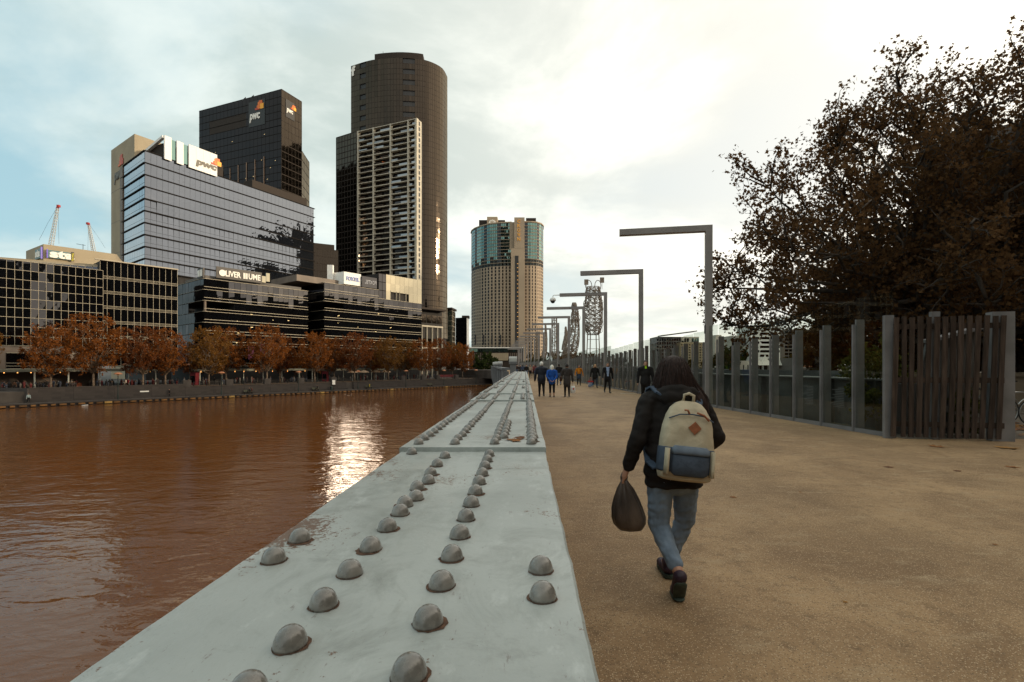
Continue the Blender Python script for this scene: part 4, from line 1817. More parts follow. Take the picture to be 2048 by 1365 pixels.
mb.tube([(q.x, q.y, zb_ + 5 * rh), (q.x, q.y, zb_ + 6 * rh)], 0.3, 10)
B.part(mb, 'corner_column', granite)
mb = MB()
mb.prism([tuple(H0 + d * 1 - n * 2), tuple(H1 - d * 1 - n * 2), tuple(H1 - d * 1 - n * 16), tuple(H0 + d * 1 - n * 16)], zt - 0.04, zt + 1.2)
B.part(mb, 'roof', roof_grey)
sg = M('sign_brown_black', (0.022, 0.017, 0.014), 0.5)
s0, s1 = pxt(432, 25.6), pxt(523, 25.6)
mb = MB()
mb.bar((s0.x, s0.y, 26.4), (s1.x, s1.y, 26.4), 0.4, 3.0)
B.part(mb, 'sign_board', sg)
e = s0 + n * 0.25 + d * 0.9
LS = (s1 - s0).length


def word(body, f0, f1):
    p = s0 + d * (LS * f0) + n * 0.25
    text_obj('sign_lettering', body, B.root, (p.x, p.y, 25.5), ang, 1.6, letter_white, 0.08, width=LS * (f1 - f0), bold=0.03)


p = s0 + d * (LS * 0.125) + n * 0.22
mb = MB()
cyl = [(math.cos(2 * math.pi * i / 20) * 0.85, math.sin(2 * math.pi * i / 20) * 0.85) for i in range(20)]
vs = [(p.x + d.x * x + n.x * o_, p.y + d.y * x + n.y * o_, 26.3 + z) for o_ in (0, 0.14) for x, z in cyl]
mb.add(vs, [tuple(range(19, -1, -1)), tuple(range(20, 40))] + [(i, (i + 1) % 20, 20 + (i + 1) % 20, 20 + i) for i in range(20)])
B.part(mb, 'sign_lettering', letter_white)
word('LIVER', 0.19, 0.52)
for (f0, f1) in ((0.575, 0.608), (0.616, 0.63), (0.638, 0.668)):
    p0_, p1_ = s0 + d * (LS * f0) + n * 0.28, s0 + d * (LS * f1) + n * 0.28
    mb = MB()
    mb.bar((p0_.x, p0_.y, 26.3), (p1_.x, p1_.y, 26.3), 0.1, 1.6)
    B.part(mb, 'sign_lettering', letter_white)
word('UME', 0.69, 0.965)
for (x0, x1, z0_, z1_) in ((523.5, 531, 25.2, 27.0), (532, 539, 25.6, 28.0)):
    a, c = pxt(x0, 25.6), pxt(x1, 25.6)
    mb = MB()
    mb.bar((a.x, a.y, (z0_ + z1_) / 2), (c.x, c.y, (z0_ + z1_) / 2), 0.3, z1_ - z0_)
    B.part(mb, 'roof_screen', g_mirror)
sl0, sl1 = V2(st(s_of(H0) + 0.6, 25 + 5.5)), V2(st(s_of(H0) + 0.6, 25 + 1.8))
mb = MB()
mb.bar((sl0.x, sl0.y, 26.0), (sl1.x, sl1.y, 26.0), 0.4, 2.6)
B.part(mb, 'sign_board', sg)
for (f0, f1) in ((0.1, 0.45), (0.55, 0.9)):
    a, c = sl0.lerp(sl1, f0) - d * 0.25, sl0.lerp(sl1, f1) - d * 0.25
    mb = MB()
    mb.bar((a.x, a.y, 26.0), (c.x, c.y, 26.0), 0.1, 1.7)
    B.part(mb, 'sign_lettering', letter_white)
lit_bits(B, H0, H1, 6, 17, 12, 0.6)
# magenta banners hung at the first floor
mag = M('magenta_banner', (0.20, 0.045, 0.10), 0.7, var=0.3, vscale=1.2)
for (px, py, w) in ((502, 706, 11), (525, 702, 10), (546, 700, 8)):
    p = pxt(px, 22.5)
    z = EYE + (CY - py) / F * p.y
    hw = w / F * p.y * 0.5
    mb = MB()
    mb.bar((p.x - d.x * hw, p.y - d.y * hw, z), (p.x + d.x * hw, p.y + d.y * hw, z), 0.06, 3.6)
    B.part(mb, 'banner', mag)
arcade(B, s_of(pxt(396, 17)), s_of(pxt(616, 17)), 17, 0.2)
B.finish()

F0, Fm, F1 = pxt(648.5, 25), pxt(757, 25), pxt(843, 25)
B = Bld('signed_office', 'black glass riverside office with a white rooftop sign box and a bright mirrored corner', (F0.x, F0.y, ZU))
zb_ = ZU + 4.5
rows = 8
ztl, ztr = 27.6, 33.4
facade(B, F0, Fm, zb_, ztl, 12, 9, g_dark, alu, mv=0.06, mh=0.22, vbar=False, bar_h=0.09, tilt=0.007, hproud=0.22, skip=lambda i, j: j == 6 and i < 4)
rh = (ztl - zb_) / 9
facade(B, Fm, F1, zb_, ztl - rh, 9, 8, g_dark, alu, mv=0.06, mh=0.22, vbar=False, bar_h=0.09, tilt=0.006, hproud=0.22)
for j in range(9):
    a, c = inset(F0, F1 if j < 8 else Fm, 0.1)
    z = zb_ + (j + 0.27) * rh
    mb = MB()
    mb.bar((a.x, a.y, z), (c.x, c.y, z), 0.1, 0.10)
    B.part(mb, 'transom', alu)
facade(B, Fm.lerp(F1, 0.16), F1, ztl - rh, ztr, 8, 3, g_mirror, alu, mv=0.05, mh=0.08, vbar=False, bar_h=0.06, tilt=0.0016, hproud=0.02,
       skip=lambda i, j: j == 0 and i in (1, 2, 3, 4))
facade(B, Fm, Fm.lerp(F1, 0.16), ztl - rh, ztr, 2, 3, g_dark, band_dark, mv=0.06, mh=0.2, tilt=0.005)
for f in (0.26, 0.40, 0.47, 0.62):
    c = Fm.lerp(F1, f)
    mb = MB()
    mb.bar((c.x, c.y, ztl - rh), (c.x, c.y, ztl + 0.4), 0.25, 0.25)
    B.part(mb, 'mullion', alu)
Fl = V2(st(s_of(F0), 25 + 16))
facade(B, Fl, F0, zb_, ztl, 8, 9, g_dark, alu, mv=0.06, mh=0.22, vbar=False, bar_h=0.09, tilt=0.007, hproud=0.22, skip=lambda i, j: j == 6 and i > 3)
mb = MB()
k = 0.1
mb.prism([I(F0, k, k), I(Fm, 0, k), I(Fm, 0, 24), I(F0, k, 24)], ZU, zb_ + 6 * rh + 0.1)
mb.prism([I(F0, k, k), I(Fm, 0, k), I(Fm, 0, 24), I(F0, k, 24)], zb_ + 7 * rh - 0.1, ztl - 0.05)
mb.prism([I(F0, 6, 8), I(Fm, 0, k), I(Fm, 0, 24), I(F0, 6, 24)], zb_ + 6 * rh, zb_ + 7 * rh)
mb.prism([I(Fm, 0.02, k), I(F1, -k, k), I(F1, -k, 24), I(Fm, 0.02, 24)], ZU, ztl - rh)
mb.prism([I(Fm, 0.02, 0.6), I(F1, -0.6, 0.6), I(F1, -0.6, 24), I(Fm, 0.02, 24)], ztl - rh - 0.02, ztr - 0.05)
B.part(mb, 'wall', body_dark)
# tan roof level and white sign box
a = F0 - n * 3.0 - d * 4
mb = MB()
mb.prism([I(F0, -7, 3.5), I(Fm, 0, 3.5), I(Fm, 0, 20), I(F0, -7, 20)], ztl - 0.04, ztl + 1.9)
B.part(mb, 'roof_level', granite)
b0, b1 = pxt(688, 26), pxt(722, 26)
bl = pxt(658, 33)
mb = MB()
mb.prism([tuple(b0), tuple(b1), tuple(b1 - n * 6), tuple(bl)], ztl + 0.6, ztl + 4.6)
B.part(mb, 'sign_box', white_paint)
e = b0 + n * 0.1 + d * 0.9
text_obj('sign_lettering', 'FOXTEL', B.root, (e.x, e.y, ztl + 1.9), ang, 1.35, letter_blue, 0.1, width=(b1 - b0).length - 1.6, bold=0.02)
c0, c1 = pxt(724, 25.4), pxt(755, 25.4)
mb = MB()
mb.bar((c0.x, c0.y, ztl + 2.2), (c1.x, c1.y, ztl + 2.2), 0.1, 3.6)
B.part(mb, 'glass_screen', g_mirror_d if 'g_mirror_d' in globals() else g_dark)
e = c1 + n * 0.12 - d * 0.6  # reflection of the sign in the screen, built as reversed dim letters
o = text_obj('sign_lettering', 'FOXTEL', B.root, (e.x, e.y, ztl + 1.6), ang, 1.3, M('sign_reflection_blue', (0.05, 0.075, 0.13), 0.4), 0.05, width=(c1 - c0).length - 1.6, bold=0.02)
o.scale = (-1, 1, 1)
lit_bits(B, F0, F1, 6, 20, 10, 0.6)
cp = pxt(661, 31)
mb = MB()
mb.box(cp.x - 0.9, cp.y - 0.5, ztl + 1.0, cp.x + 0.9, cp.y + 0.5, ztl + 7.0)
B.part(mb, 'chimney', white_paint)
arcade(B, s_of(pxt(622, 17)), s_of(pxt(850, 17)), 17, 0.1)
B.finish()

# ------------------------------------------------------------------ podium with the sloping roof and cream frame
B = Bld('podium_block', 'dark podium with an overhanging sloping roof and cream frame beside the mirrored office', (-38, 200, ZU))
o0, o1 = pxt(842, 34), pxt(884, 34)
zr = EYE + 0.112 * o0.y
box_on(B, o0, o1, 20, ZU, zr, body_dark)
mb = MB()
r0, r1 = pxt(842, 31), pxt(893, 31)
mb.prism([tuple(r0), tuple(r1), tuple(r1 - n * 22), tuple(r0 - n * 22)], zr, zr + 0.7)
B.part(mb, 'roof', band_bronze)
zc0, zc1 = EYE + 0.036 * o0.y, EYE + 0.08 * o0.y
for f in (0.02, 0.25, 0.5, 0.75, 0.98):
    c = o0.lerp(o1, f) + n * 0.3
    mb = MB()
    mb.bar((c.x, c.y, ZU), (c.x, c.y, zc1), 0.5, 0.45)
    B.part(mb, 'frame_post', cream)
for z in (zc0, zc1):
    a, c = inset(o0, o1, 0.3)
    mb = MB()
    mb.bar((a.x, a.y, z), (c.x, c.y, z), 0.6, 0.6)
    B.part(mb, 'frame_beam', cream)
for f in (0.12, 0.37, 0.62, 0.87):
    c = o0.lerp(o1, f) + n * 0.06
    for z in (zc0 + 2.2, zc1 + 3.0):
        mb = MB()
        mb.obox((c.x, c.y, z), Vector((d.x, d.y, 0)) * 1.2, Vector((n.x, n.y, 0)) * 0.05, (0, 0, 1.6))
        B.part(mb, 'window', g_bronze)
B.finish()

# ------------------------------------------------------------------ two small blocks further off
Yd = 330
B = Bld('green_block', 'small teal-green glass block beyond the podium roof', ((882 - CX) / F * Yd, Yd, ZU), limit=0)
a, c = Vector(((880 - CX) / F * Yd, Yd)), Vector(((906 - CX) / F * Yd, Yd - 4))
e = Vector(((910.5 - CX) / F * (Yd + 8), Yd + 8))
zt = EYE + 0.115 * Yd
facade(B, a, c, ZU + 4, zt - 2, 6, 11, g_green, alu, mv=0.15, mh=0.25, tilt=0.02)
facade(B, c, e, ZU + 4, zt - 2, 3, 11, g_mirror, alu, mv=0.15, mh=0.25, tilt=0.02)
mb = MB()
mb.prism([tuple(a + Vector((0, 0.3))), tuple(c + Vector((0, 0.3))), tuple(e + Vector((-0.3, 0))), (a.x, a.y + 20)], ZU, zt - 2.1)
B.part(mb, 'wall', body_dark)
mb = MB()
mb.prism([tuple(a + Vector((-1, -1))), tuple(c + Vector((0, -1))), tuple(e + Vector((1, 0))), (a.x, a.y + 20)], zt - 1.2, zt)
B.part(mb, 'roof', band_bronze)
B.finish()
B = Bld('grey_block', 'narrow dark grey block with a pale side between green block and hotel tower', ((925 - CX) / F * 360, 360, ZU), limit=0)
a, c, e = Vector(((911.5 - CX) / F * 360, 360)), Vector(((933.5 - CX) / F * 356, 356)), Vector(((938 - CX) / F * 372, 372))
zt = EYE + 0.096 * 358
facade(B, a, c, ZU + 3, zt, 7, 10, g_dark, band_dark, mv=0.1, mh=0.2, tilt=0.004)
mb = MB()
mb.prism([tuple(a + Vector((0, 0.2))), tuple(c + Vector((0, 0.2))), tuple(e), (a.x, a.y + 20)], ZU, zt)
B.part(mb, 'wall', white_paint)
mb = MB()
mb.box(c.x - 4, c.y + 4, zt, c.x + 1, c.y + 10, zt + 1.8)
B.part(mb, 'plant_room', band_bronze)
B.finish()

# ------------------------------------------------------------------ curved hotel tower with stone spine
B = Bld('hotel_tower', 'curved stone and green glass hotel tower with a lettered stone spine', (-17, 500, ZU), limit=0)
ZT = EYE + 144.0
hotel_stone = M('hotel_stone', (0.36, 0.275, 0.19), 0.7, var=0.08, vscale=0.05)


def arc(pxs):
    return [Vector(((p - CX) / F * y, y)) for p, y in pxs]


left = arc([(942.5, 540), (944, 531), (950, 522), (962, 513), (980, 505), (1002, 501), (1023, 500)])
right = arc([(1048.5, 498), (1062, 498), (1074, 500), (1082, 505), (1086.5, 513), (1086, 524)])
zgl = EYE + 0.200 * 500


def dense(pl, step):
    out = [pl[0]]
    for p, q in zip(pl[:-1], pl[1:]):
        k = max(1, int(round((q - p).length / step)))
        for j in range(1, k + 1):
            out.append(p.lerp(q, j / k))
    return out


spine_w = arc([(1023, 500), (1048.5, 498)])
for nm, pl, zs in (('left', dense(left, 4.2), 0), ('right', dense(right, 4.2), 1)):
    for i in range(len(pl) - 1):
        p, q = pl[i], pl[i + 1]
        zcut = zgl + (3.4 * ((i * 2) % 3) if nm == 'left' else 3.4)
        jn = int((ZT - 2 - zcut) / 3.3)
        facade(B, p, q, ZT - 1.2 - jn * 3.3, ZT - 1.2, 2, jn, g_green if i % 4 else g_dark, hotel_stone, mv=0.35, mh=0.75, tilt=0.02, vbar=False, hbar=False)
        # stone part: punched windows
        nj = int((zcut - 8) / 3.3)
        zq = ZT - 1.2 - jn * 3.3
        facade(B, p, q, zq - nj * 3.3, zq, 1, nj, g_black, hotel_stone, mv=2.3, mh=0.9, tilt=0.01, vbar=False, hbar=False, proud=0)
    mb = MB()
    inn = [tuple(p + (Vector((-20, 545)) - p).normalized() * 0.12) for p in pl]
    mb.prism(inn + ([(-24, 560), (-50, 565)] if nm == 'left' else [(12, 560), (-8, 560)]), ZU, zgl)
    B.part(mb, 'stone_wall', hotel_stone)
    mb = MB()
    inn = [tuple(p + (Vector((-20, 545)) - p).normalized() * 0.5) for p in pl]
    mb.prism(inn + ([(-24, 560), (-50, 565)] if nm == 'left' else [(12, 560), (-8, 560)]), zgl, ZT - 1.2)
    B.part(mb, 'upper_wall', M('hotel_upper_core', (0.03, 0.04, 0.035), 0.6))
    for j in range(13):
        z = ZT - 1.2 - j * 3.3
        if z < zgl + 3:
            break
        mb = MB()
        mb.prism([tuple(p + (Vector((-20, 545)) - p).normalized() * -0.06) for p in pl] + [tuple(pl[-1] + Vector((0, 3))), tuple(pl[0] + Vector((6, 3)))], z - 0.2, z + 0.2)
        B.part(mb, 'floor_band', hotel_stone)
    mb = MB()
    mb.prism([tuple(p + (Vector((-20, 545)) - p).normalized() * -0.8) for p in pl] + ([(-24, 560), (-50, 565)] if nm == 'left' else [(12, 560), (-8, 560)]), ZT - 1.15, ZT)
    B.part(mb, 'roof', hotel_stone)
mb = MB()
sx0, sx1 = (1022 - CX) / F * 494, (1049.5 - CX) / F * 494
mb.box(sx0, 494, ZU, sx1, 540, ZT - 28)
mb.box(sx0 + 3.2, 493.9, ZT - 28, sx1 - 0.2, 540, ZT + 2.6)
mb.box(sx0 - 1.5, 499.0, ZT - 28, sx0 + 3.2, 540, ZT - 0.6)
B.part(mb, 'spine', hotel_stone)
mb = MB()
mb.box((1030 - CX) / F * 493.6, 493.6, 10, (1037 - CX) / F * 493.6, 494.2, EYE + 0.220 * 494)
B.part(mb, 'spine_window', black_paint)
lit = M('lit_landing', (0.5, 0.25, 0.06), 0.5, emis=((1.0, 0.5, 0.12), 0.5))
for j in range(22):
    mb = MB()
    z = 18 + j * 4.0
    mb.box((1034.2 - CX) / F * 493.4, 493.35, z, (1036.4 - CX) / F * 493.4, 493.5, z + 0.5)
    B.part(mb, 'lit_landing', lit)
for k, ch in enumerate('CROWN'):
    x = (1034.5 - CX) / F * 493.5
    z = EYE + (CY - (446.5 + k * 8.9)) / F * 493.5
    text_obj('sign_lettering', ch, B.root, (x, 493.6, z), 0.0, 3.4, letter_gold, 0.2, width=3.0, bold=0.03)
# rooftop box with the crown emblem
mb = MB()
ex0, ex1 = (974 - CX) / F * 510, (995 - CX) / F * 510
ez0, ez1 = ZT - 2, EYE + 0.298 * 510
mb.box(ex0, 510, ez0, ex1, 522, ez1)
B.part(mb, 'emblem_box', hotel_stone)
xm = (ex0 + ex1) / 2
for k in range(7):
    a = R(180 * k / 6)
    mb = MB()
    c = Vector((xm + 3.6 * math.cos(a) * 0.8, 509.85, ez0 + 4.0 + 2.4 * math.sin(a)))
    mb.ball(c, (0.7, 0.15, 0.7), 8, 6)
    mb.bar((xm + 1.6 * math.cos(a), 509.85, ez0 + 3.2 + 0.8 * math.sin(a)), c, 0.3, 0.35)
    B.part(mb, 'emblem', letter_white)
mb = MB()
mb.bar((xm - 3.2, 509.85, ez0 + 3.0), (xm + 3.2, 509.85, ez0 + 3.0), 0.3, 0.7)
B.part(mb, 'emblem', letter_white)
for (px0, px1, y_, top) in ((958, 1010, 520, 440.5), (1052, 1072, 508, 436.5)):
    mb = MB()
    mb.box((px0 - CX) / F * y_, y_, ZT - 1, (px1 - CX) / F * y_, y_ + 14, EYE + (CY - top) / F * y_)
    B.part(mb, 'plant_room', band_bronze)
for px in (951, 967, 984, 1001):
    mb = MB()
    x = (px - CX) / F * 497
    mb.box(x - 0.7, 497, EYE + 0.042 * 497, x + 0.7, 497.8, EYE + 0.062 * 497)
    B.part(mb, 'louvre', black_paint)
B.finish()

# podium in front of the hotel tower
Yp = 400
B = Bld('hotel_podium', 'low podium with tan screens and a thin white roof in front of the hotel tower', ((980 - CX) / F * Yp, Yp, ZU))
x0, x1 = (912 - CX) / F * Yp, (1046 - CX) / F * Yp
zp = EYE + 0.036 * Yp
mb = MB()
mb.box(x0 + 4, Yp, ZU, x1, Yp + 40, zp - 0.4)
B.part(mb, 'wall', band_bronze)
mb = MB()
mb.box(x0, Yp - 3, zp - 0.4, x1 + 1, Yp + 40, zp + 0.35)
B.part(mb, 'roof', white_paint)
facade(B, (x0 + 5, Yp - 0.3), (x1, Yp - 0.3), zp - 3.4, zp - 0.6, 16, 1, g_green, band_dark, mv=0.2, mh=0.2, tilt=0.01)
k = x0 + 5
i = 0
while k < x1 - 1:
    mb = MB()
    tan = 979 < (k / Yp * F + CX) < 1016
    mb.box(k, Yp - 0.9, zp - 10.2 if tan else zp - 9, k + (1.5 if tan else 0.7), Yp - 0.35, zp - 4.2)
    B.part(mb, 'screen_fin', concrete_tan if tan else granite)
    k += 1.6
B.finish()
# ------------------------------------------------------------------ far bank on the right, seen past the fence
def simple_block(name, label, px0, px1, topy, Y, cols, rows, wall, win, mv, mh, z0=None, skew=0.0):
    B = Bld(name, label, ((px0 + px1) / 2 / F * Y - CX / F * Y, Y, ZU), limit=0)
    a = Vector(((px0 - CX) / F * Y, Y))
    c = Vector(((px1 - CX) / F * (Y + skew), Y + skew))
    zt = EYE + (CY - topy) / F * Y
    facade(B, a, c, z0 or 1.0, zt - 0.8, cols, rows, win, wall, mv=mv, mh=mh, vbar=False, hbar=False, tilt=0.01)
    box_on(B, a, c, 18, ZU, zt, wall, back=-0.03)
    return B, a, c, zt


wall_pale = M('pale_render', (0.52, 0.49, 0.42), 0.8, var=0.08, vscale=0.1)
wall_tan = M('tan_render', (0.40, 0.32, 0.20), 0.8, var=0.1, vscale=0.1)
wall_grey = M('patterned_grey', (0.16, 0.16, 0.15), 0.7, var=0.35, vscale=0.5, detail=1)
B, a, c, zt = simple_block('patterned_block', 'grey patterned block with a raked roof blade beyond the first lamp post', 1313, 1362, 674, 330, 10, 8, wall_grey, g_silver, 0.5, 0.7)
mb = MB()
mb.bar((a.x + 2, a.y, zt + 0.5), (c.x + 9, c.y, zt + 3.5), 10, 0.6)
B.part(mb, 'roof_blade', roof_grey)
B.finish()
B, a, c, zt = simple_block('tan_block', 'tan block with a regular grid of dark windows behind the first lamp post', 1361, 1424, 685, 322, 12, 9, wall_tan, g_black, 0.8, 0.9)
B.finish()
B, a, c, zt = simple_block('glass_roofed_block', 'pale block with a glazed top floor behind the tan window-grid block', 1358, 1398, 674, 345, 8, 3, wall_pale, g_green, 0.3, 0.5, z0=8)
B.finish()
B, a, c, zt = simple_block('stepped_block', 'pale stepped tower with a blank face right of the first lamp post', 1430, 1452, 678, 380, 3, 10, wall_pale, g_silver, 2.4, 1.6)
mb = MB()
mb.box(a.x + 1, a.y + 1, zt, c.x - 3, a.y + 9, zt + 3)
B.part(mb, 'plant_room', wall_pale)
B.finish()
B, a, c, zt = simple_block('blank_block', 'broad pale block with few windows left of the striped tower', 1463, 1494, 672, 300, 5, 3, wall_pale, g_dark, 0.3, 1.6, z0=1.0)
B.finish()
B, a, c, zt = simple_block('striped_tower', 'white tower with dark horizontal window stripes behind the tree branches', 1499, 1560, 652, 295, 3, 9, white_paint, g_black, 0.4, 1.2)
B.finish()
B, a, c, zt = simple_block('dark_block', 'dark office block with pale stripes partly covered by the plane tree', 1569, 1634, 659, 310, 8, 10, roof_grey, g_black, 0.4, 0.8)
for j in range(8):
    mb = MB()
    z = 4 + j * 2.3
    mb.bar(((1598 - CX) / F * 308.5, 308.5, z), ((1634 - CX) / F * 308.5, 308.5, z), 0.5, 0.7)
    B.part(mb, 'balcony_band', wall_pale)
B.finish()

# white peaked tents on the far quay
tent_m = M('tent_canvas', (0.70, 0.66, 0.58), 0.7, var=0.06)
YT = 150
for k, (px, w) in enumerate(((1513, 20), (1530, 22), (1556, 26))):
    x = (px - CX) / F * YT
    hw = w / F * YT / 2
    zq = EYE + 0.001 * YT
    t = thing('marquee', ('first', 'second', 'third')[k] + ' white peaked marquee counted from the first lamp post', 'tent', (x, YT, ZU), 'white marquees on the far quay')
    n_ = 10
    vs, fs = [], []
    for i in range(n_ + 1):
        q = i / n_
        rr_ = hw * (1 - q) ** 1.6 + 0.05
        z = zq + 3.4 * q
        vs += [(x - rr_, YT - rr_, z), (x + rr_, YT - rr_, z), (x + rr_, YT + rr_, z), (x - rr_, YT + rr_, z)]
    for i in range(n_):
        for j in range(4):
            fs.append((i * 4 + j, i * 4 + (j + 1) % 4, i * 4 + 4 + (j + 1) % 4, i * 4 + 4 + j))
    fs.append((n_ * 4, n_ * 4 + 1, n_ * 4 + 2, n_ * 4 + 3))
    mb = MB()
    mb.add(vs, fs)
    mb.build('roof', tent_m, t)
    for sx_ in (-1, 1):
        for sy_ in (-1, 1):
            mb = MB()
            mb.tube([(x + sx_ * hw * 0.94, YT + sy_ * hw * 0.94, ZU), (x + sx_ * hw * 0.94, YT + sy_ * hw * 0.94, zq + 0.1)], 0.06, 6)
            mb.build('leg', white_paint, t)
    mb = MB()
    mb.box(x - hw * 0.9, YT + hw * 0.9, ZU, x + hw * 0.9, YT + hw * 0.95, zq)
    mb.build('back_wall', band_bronze, t)
# quayside sheds and the orange parasol
B, a, c, zt = simple_block('quay_shed', 'long dark quayside shed with pale shutters below the striped tower', 1474, 1500, 722, 152, 3, 1, wall_pale, g_black, 1.0, 1.0, z0=-2.4)
B.finish()
B, a, c, zt = simple_block('kiosk', 'grey kiosk with white lettering panels beside the orange parasol', 1594, 1622, 716, 140, 3, 2, roof_grey, white_paint, 0.6, 0.6, z0=0.6)
B.finish()
pu = W(1613, 733, 62)
t = thing('parasol', 'faded orange parasol seen through the fence below the striped tower', 'parasol', (pu.x, pu.y, ZU))
mb = MB()
mb.tube([(pu.x, pu.y, ZU), (pu.x, pu.y, pu.z + 0.4)], 0.03, 6)
mb.build('pole', dark_metal, t)
mb = MB()
mb.lathe([(1.05, -0.1), (0.8, 0.12), (0.45, 0.26), (0.05, 0.36)], 10, pu)
mb.build('canopy', M('orange_canvas', (0.42, 0.17, 0.08), 0.8), t)
ft = thing('banner_mast', 'white mast with a blue feather banner beyond the fence', 'mast', ((1485 - CX) / F * 160, 160, ZU))
mb = MB()
x = (1485 - CX) / F * 160
mb.tube([(x, 160, ZU), (x, 160, EYE + 0.033 * 160)], 0.14, 6)
mb.build('pole', white_paint, ft)
mb = MB()
mb.prism([(x - 0.5, 159.7), (x + 0.4, 159.7), (x + 0.4, 159.8), (x - 0.5, 159.8)], EYE + 0.014 * 160, EYE + 0.022 * 160)
mb.build('banner', letter_blue, ft)

# ------------------------------------------------------------------ city blocks on the north bank, behind the viewer (they show in the glass; slate to granite added for dark reflections)
north = [(66, -30, 56, 34, 52, 'grey stone'), (108, 26, 58, 40, 60, 'dark glass'), (148, 82, 54, 30, 46, 'brown brick'), (24, -88, 56, 34, 58, 'pale concrete'),
         (196, 20, 50, 40, 92, 'bronze glass'), (92, -110, 48, 40, 76, 'sandstone'), (-26, -146, 60, 40, 50, 'red brick'), (186, 138, 60, 34, 50, 'slate'), (228, 196, 64, 34, 46, 'charcoal'), (232, 262, 34, 34, 112, 'black glass'), (300, 330, 40, 40, 150, 'granite')]
nm_ = {'grey stone': (0.10, 0.095, 0.09), 'dark glass': (0.03, 0.03, 0.035), 'brown brick': (0.09, 0.055, 0.04), 'pale concrete': (0.16, 0.15, 0.14),
       'bronze glass': (0.05, 0.04, 0.03), 'sandstone': (0.14, 0.11, 0.08), 'red brick': (0.10, 0.05, 0.035), 'slate': (0.06, 0.06, 0.065), 'charcoal': (0.04, 0.038, 0.036), 'black glass': (0.02, 0.02, 0.022), 'granite': (0.06, 0.052, 0.046)}
for (x, y, w, dp, h, kind) in north:
    B = Bld('city_block', kind + ' city block out of view, showing only as a reflection in the glass', (x, y, 0), limit=0)
    u_, v_ = BU, BM
    c = Vector((x, y))
    P = [c - u_ * w / 2 + v_ * dp / 2, c + u_ * w / 2 + v_ * dp / 2, c + u_ * w / 2 - v_ * dp / 2, c - u_ * w / 2 - v_ * dp / 2]
    mb = MB()
    mb.prism([tuple(p) for p in P], -0.02, h)
    B.part(mb, 'wall', M('city_' + kind.replace(' ', '_'), nm_[kind], 0.8, var=0.2, vscale=0.1))
    nf = int(h / 3.6)
    facade(B, P[1], P[0], 1.0, h - 1.5, int(w / 4), nf, g_dark, black_paint, mv=1.4, mh=1.5, vbar=False, hbar=False, tilt=0.006)
    B.finish()

# ------------------------------------------------------------------ tower cranes
red = M('crane_red', (0.35, 0.03, 0.025), 0.6)
crane_w = M('crane_white', (0.50, 0.50, 0.48), 0.6)


def crane(label, base, tip, Y):
    a, c = W(*base, Y), W(*tip, Y)
    t = thing('tower_crane', label, 'crane', (a.x, a.y, a.z))
    d = (c - a)
    L = d.length
    u = d.normalized()
    s1 = u.cross(Vector((0, 1, 0))).normalized() * 1.0
    s2 = Vector((0, 1.0, 0))
    mb, tipb = MB(), MB()
    N = 14
    cor = [s1 + s2, s1 - s2, -s1 - s2, -s1 + s2]
    for q in cor:
        k = a.lerp(c, 0.93)
        mb.tube([a + q * 1.1, k + q * 0.6], 0.22, 4)
        tipb.tube([k + q * 0.6, c + q * 0.3], 0.24, 4)
    for i in range(N):
        p, q_ = a.lerp(c, i / N), a.lerp(c, (i + 1) / N)
        for j in range(4):
            m_ = mb if i < N - 1 else tipb
            m_.tube([p + cor[j] * (1.1 - 0.6 * i / N), q_ + cor[(j + 1) % 4] * (1.1 - 0.6 * (i + 1) / N)], 0.14, 4)
    mb.build('jib', crane_w, t)
    tipb.build('jib_head', red, t)
    mb = MB()
    sg_ = -1 if u.x > 0 else 1
    mid = a.lerp(c, 0.55) + Vector((sg_ * 6, 0, 0))
    mb.tube([c, mid, a + Vector((sg_ * 10, 0, 4))], 0.07, 4)
    mb.tube([c, c + Vector((0.8 * -sg_, 0, -32))], 0.07, 4)
    mb.build('cable', dark_metal, t)
    mb = MB()
    mb.box(c.x - 0.9 - 0.5 * sg_, c.y - 1, c.z - 1.2, c.x + 0.9 - 0.5 * sg_, c.y + 1, c.z + 0.6)
    mb.build('sheave_block', red, t)
    mb = MB()
    k = a - u * 22
    mb.tube([a, (a.x - u.x * 2, a.y, a.z - 60)], 1.0, 4)
    mb.build('mast', crane_w, t)
    return t


crane('taller luffing crane jib with a red head above the tan sign box', (102, 490), (116, 412), 420)
crane('shorter luffing crane jib with a red head beside the tan concrete core', (188, 506), (177, 447), 440)
# ------------------------------------------------------------------ trees
def rand_rot(r, n):
    q = r.normal(size=(n, 4))
    q /= np.linalg.norm(q, axis=1)[:, None]
    w, x, y, z = q.T
    return np.stack([np.stack([1 - 2 * (y * y + z * z), 2 * (x * y - z * w), 2 * (x * z + y * w)], 1),
                     np.stack([2 * (x * y + z * w), 1 - 2 * (x * x + z * z), 2 * (y * z - x * w)], 1),
                     np.stack([2 * (x * z - y * w), 2 * (y * z + x * w), 1 - 2 * (x * x + y * y)], 1)], 1)


# lobed leaf outline (an eight-cornered star) and a plain kite for far trees
LOBED = np.array([(0, -0.5, 0), (0.22, -0.18, 0.05), (0.55, -0.05, -0.04), (0.24, 0.14, 0.03), (0.0, 0.55, -0.05), (-0.24, 0.14, 0.03), (-0.55, -0.05, -0.04), (-0.22, -0.18, 0.05)])
KITE = np.array([(0, -0.5, 0), (0.36, 0.02, 0.08), (0, 0.5, 0), (-0.36, 0.02, 0.08)])


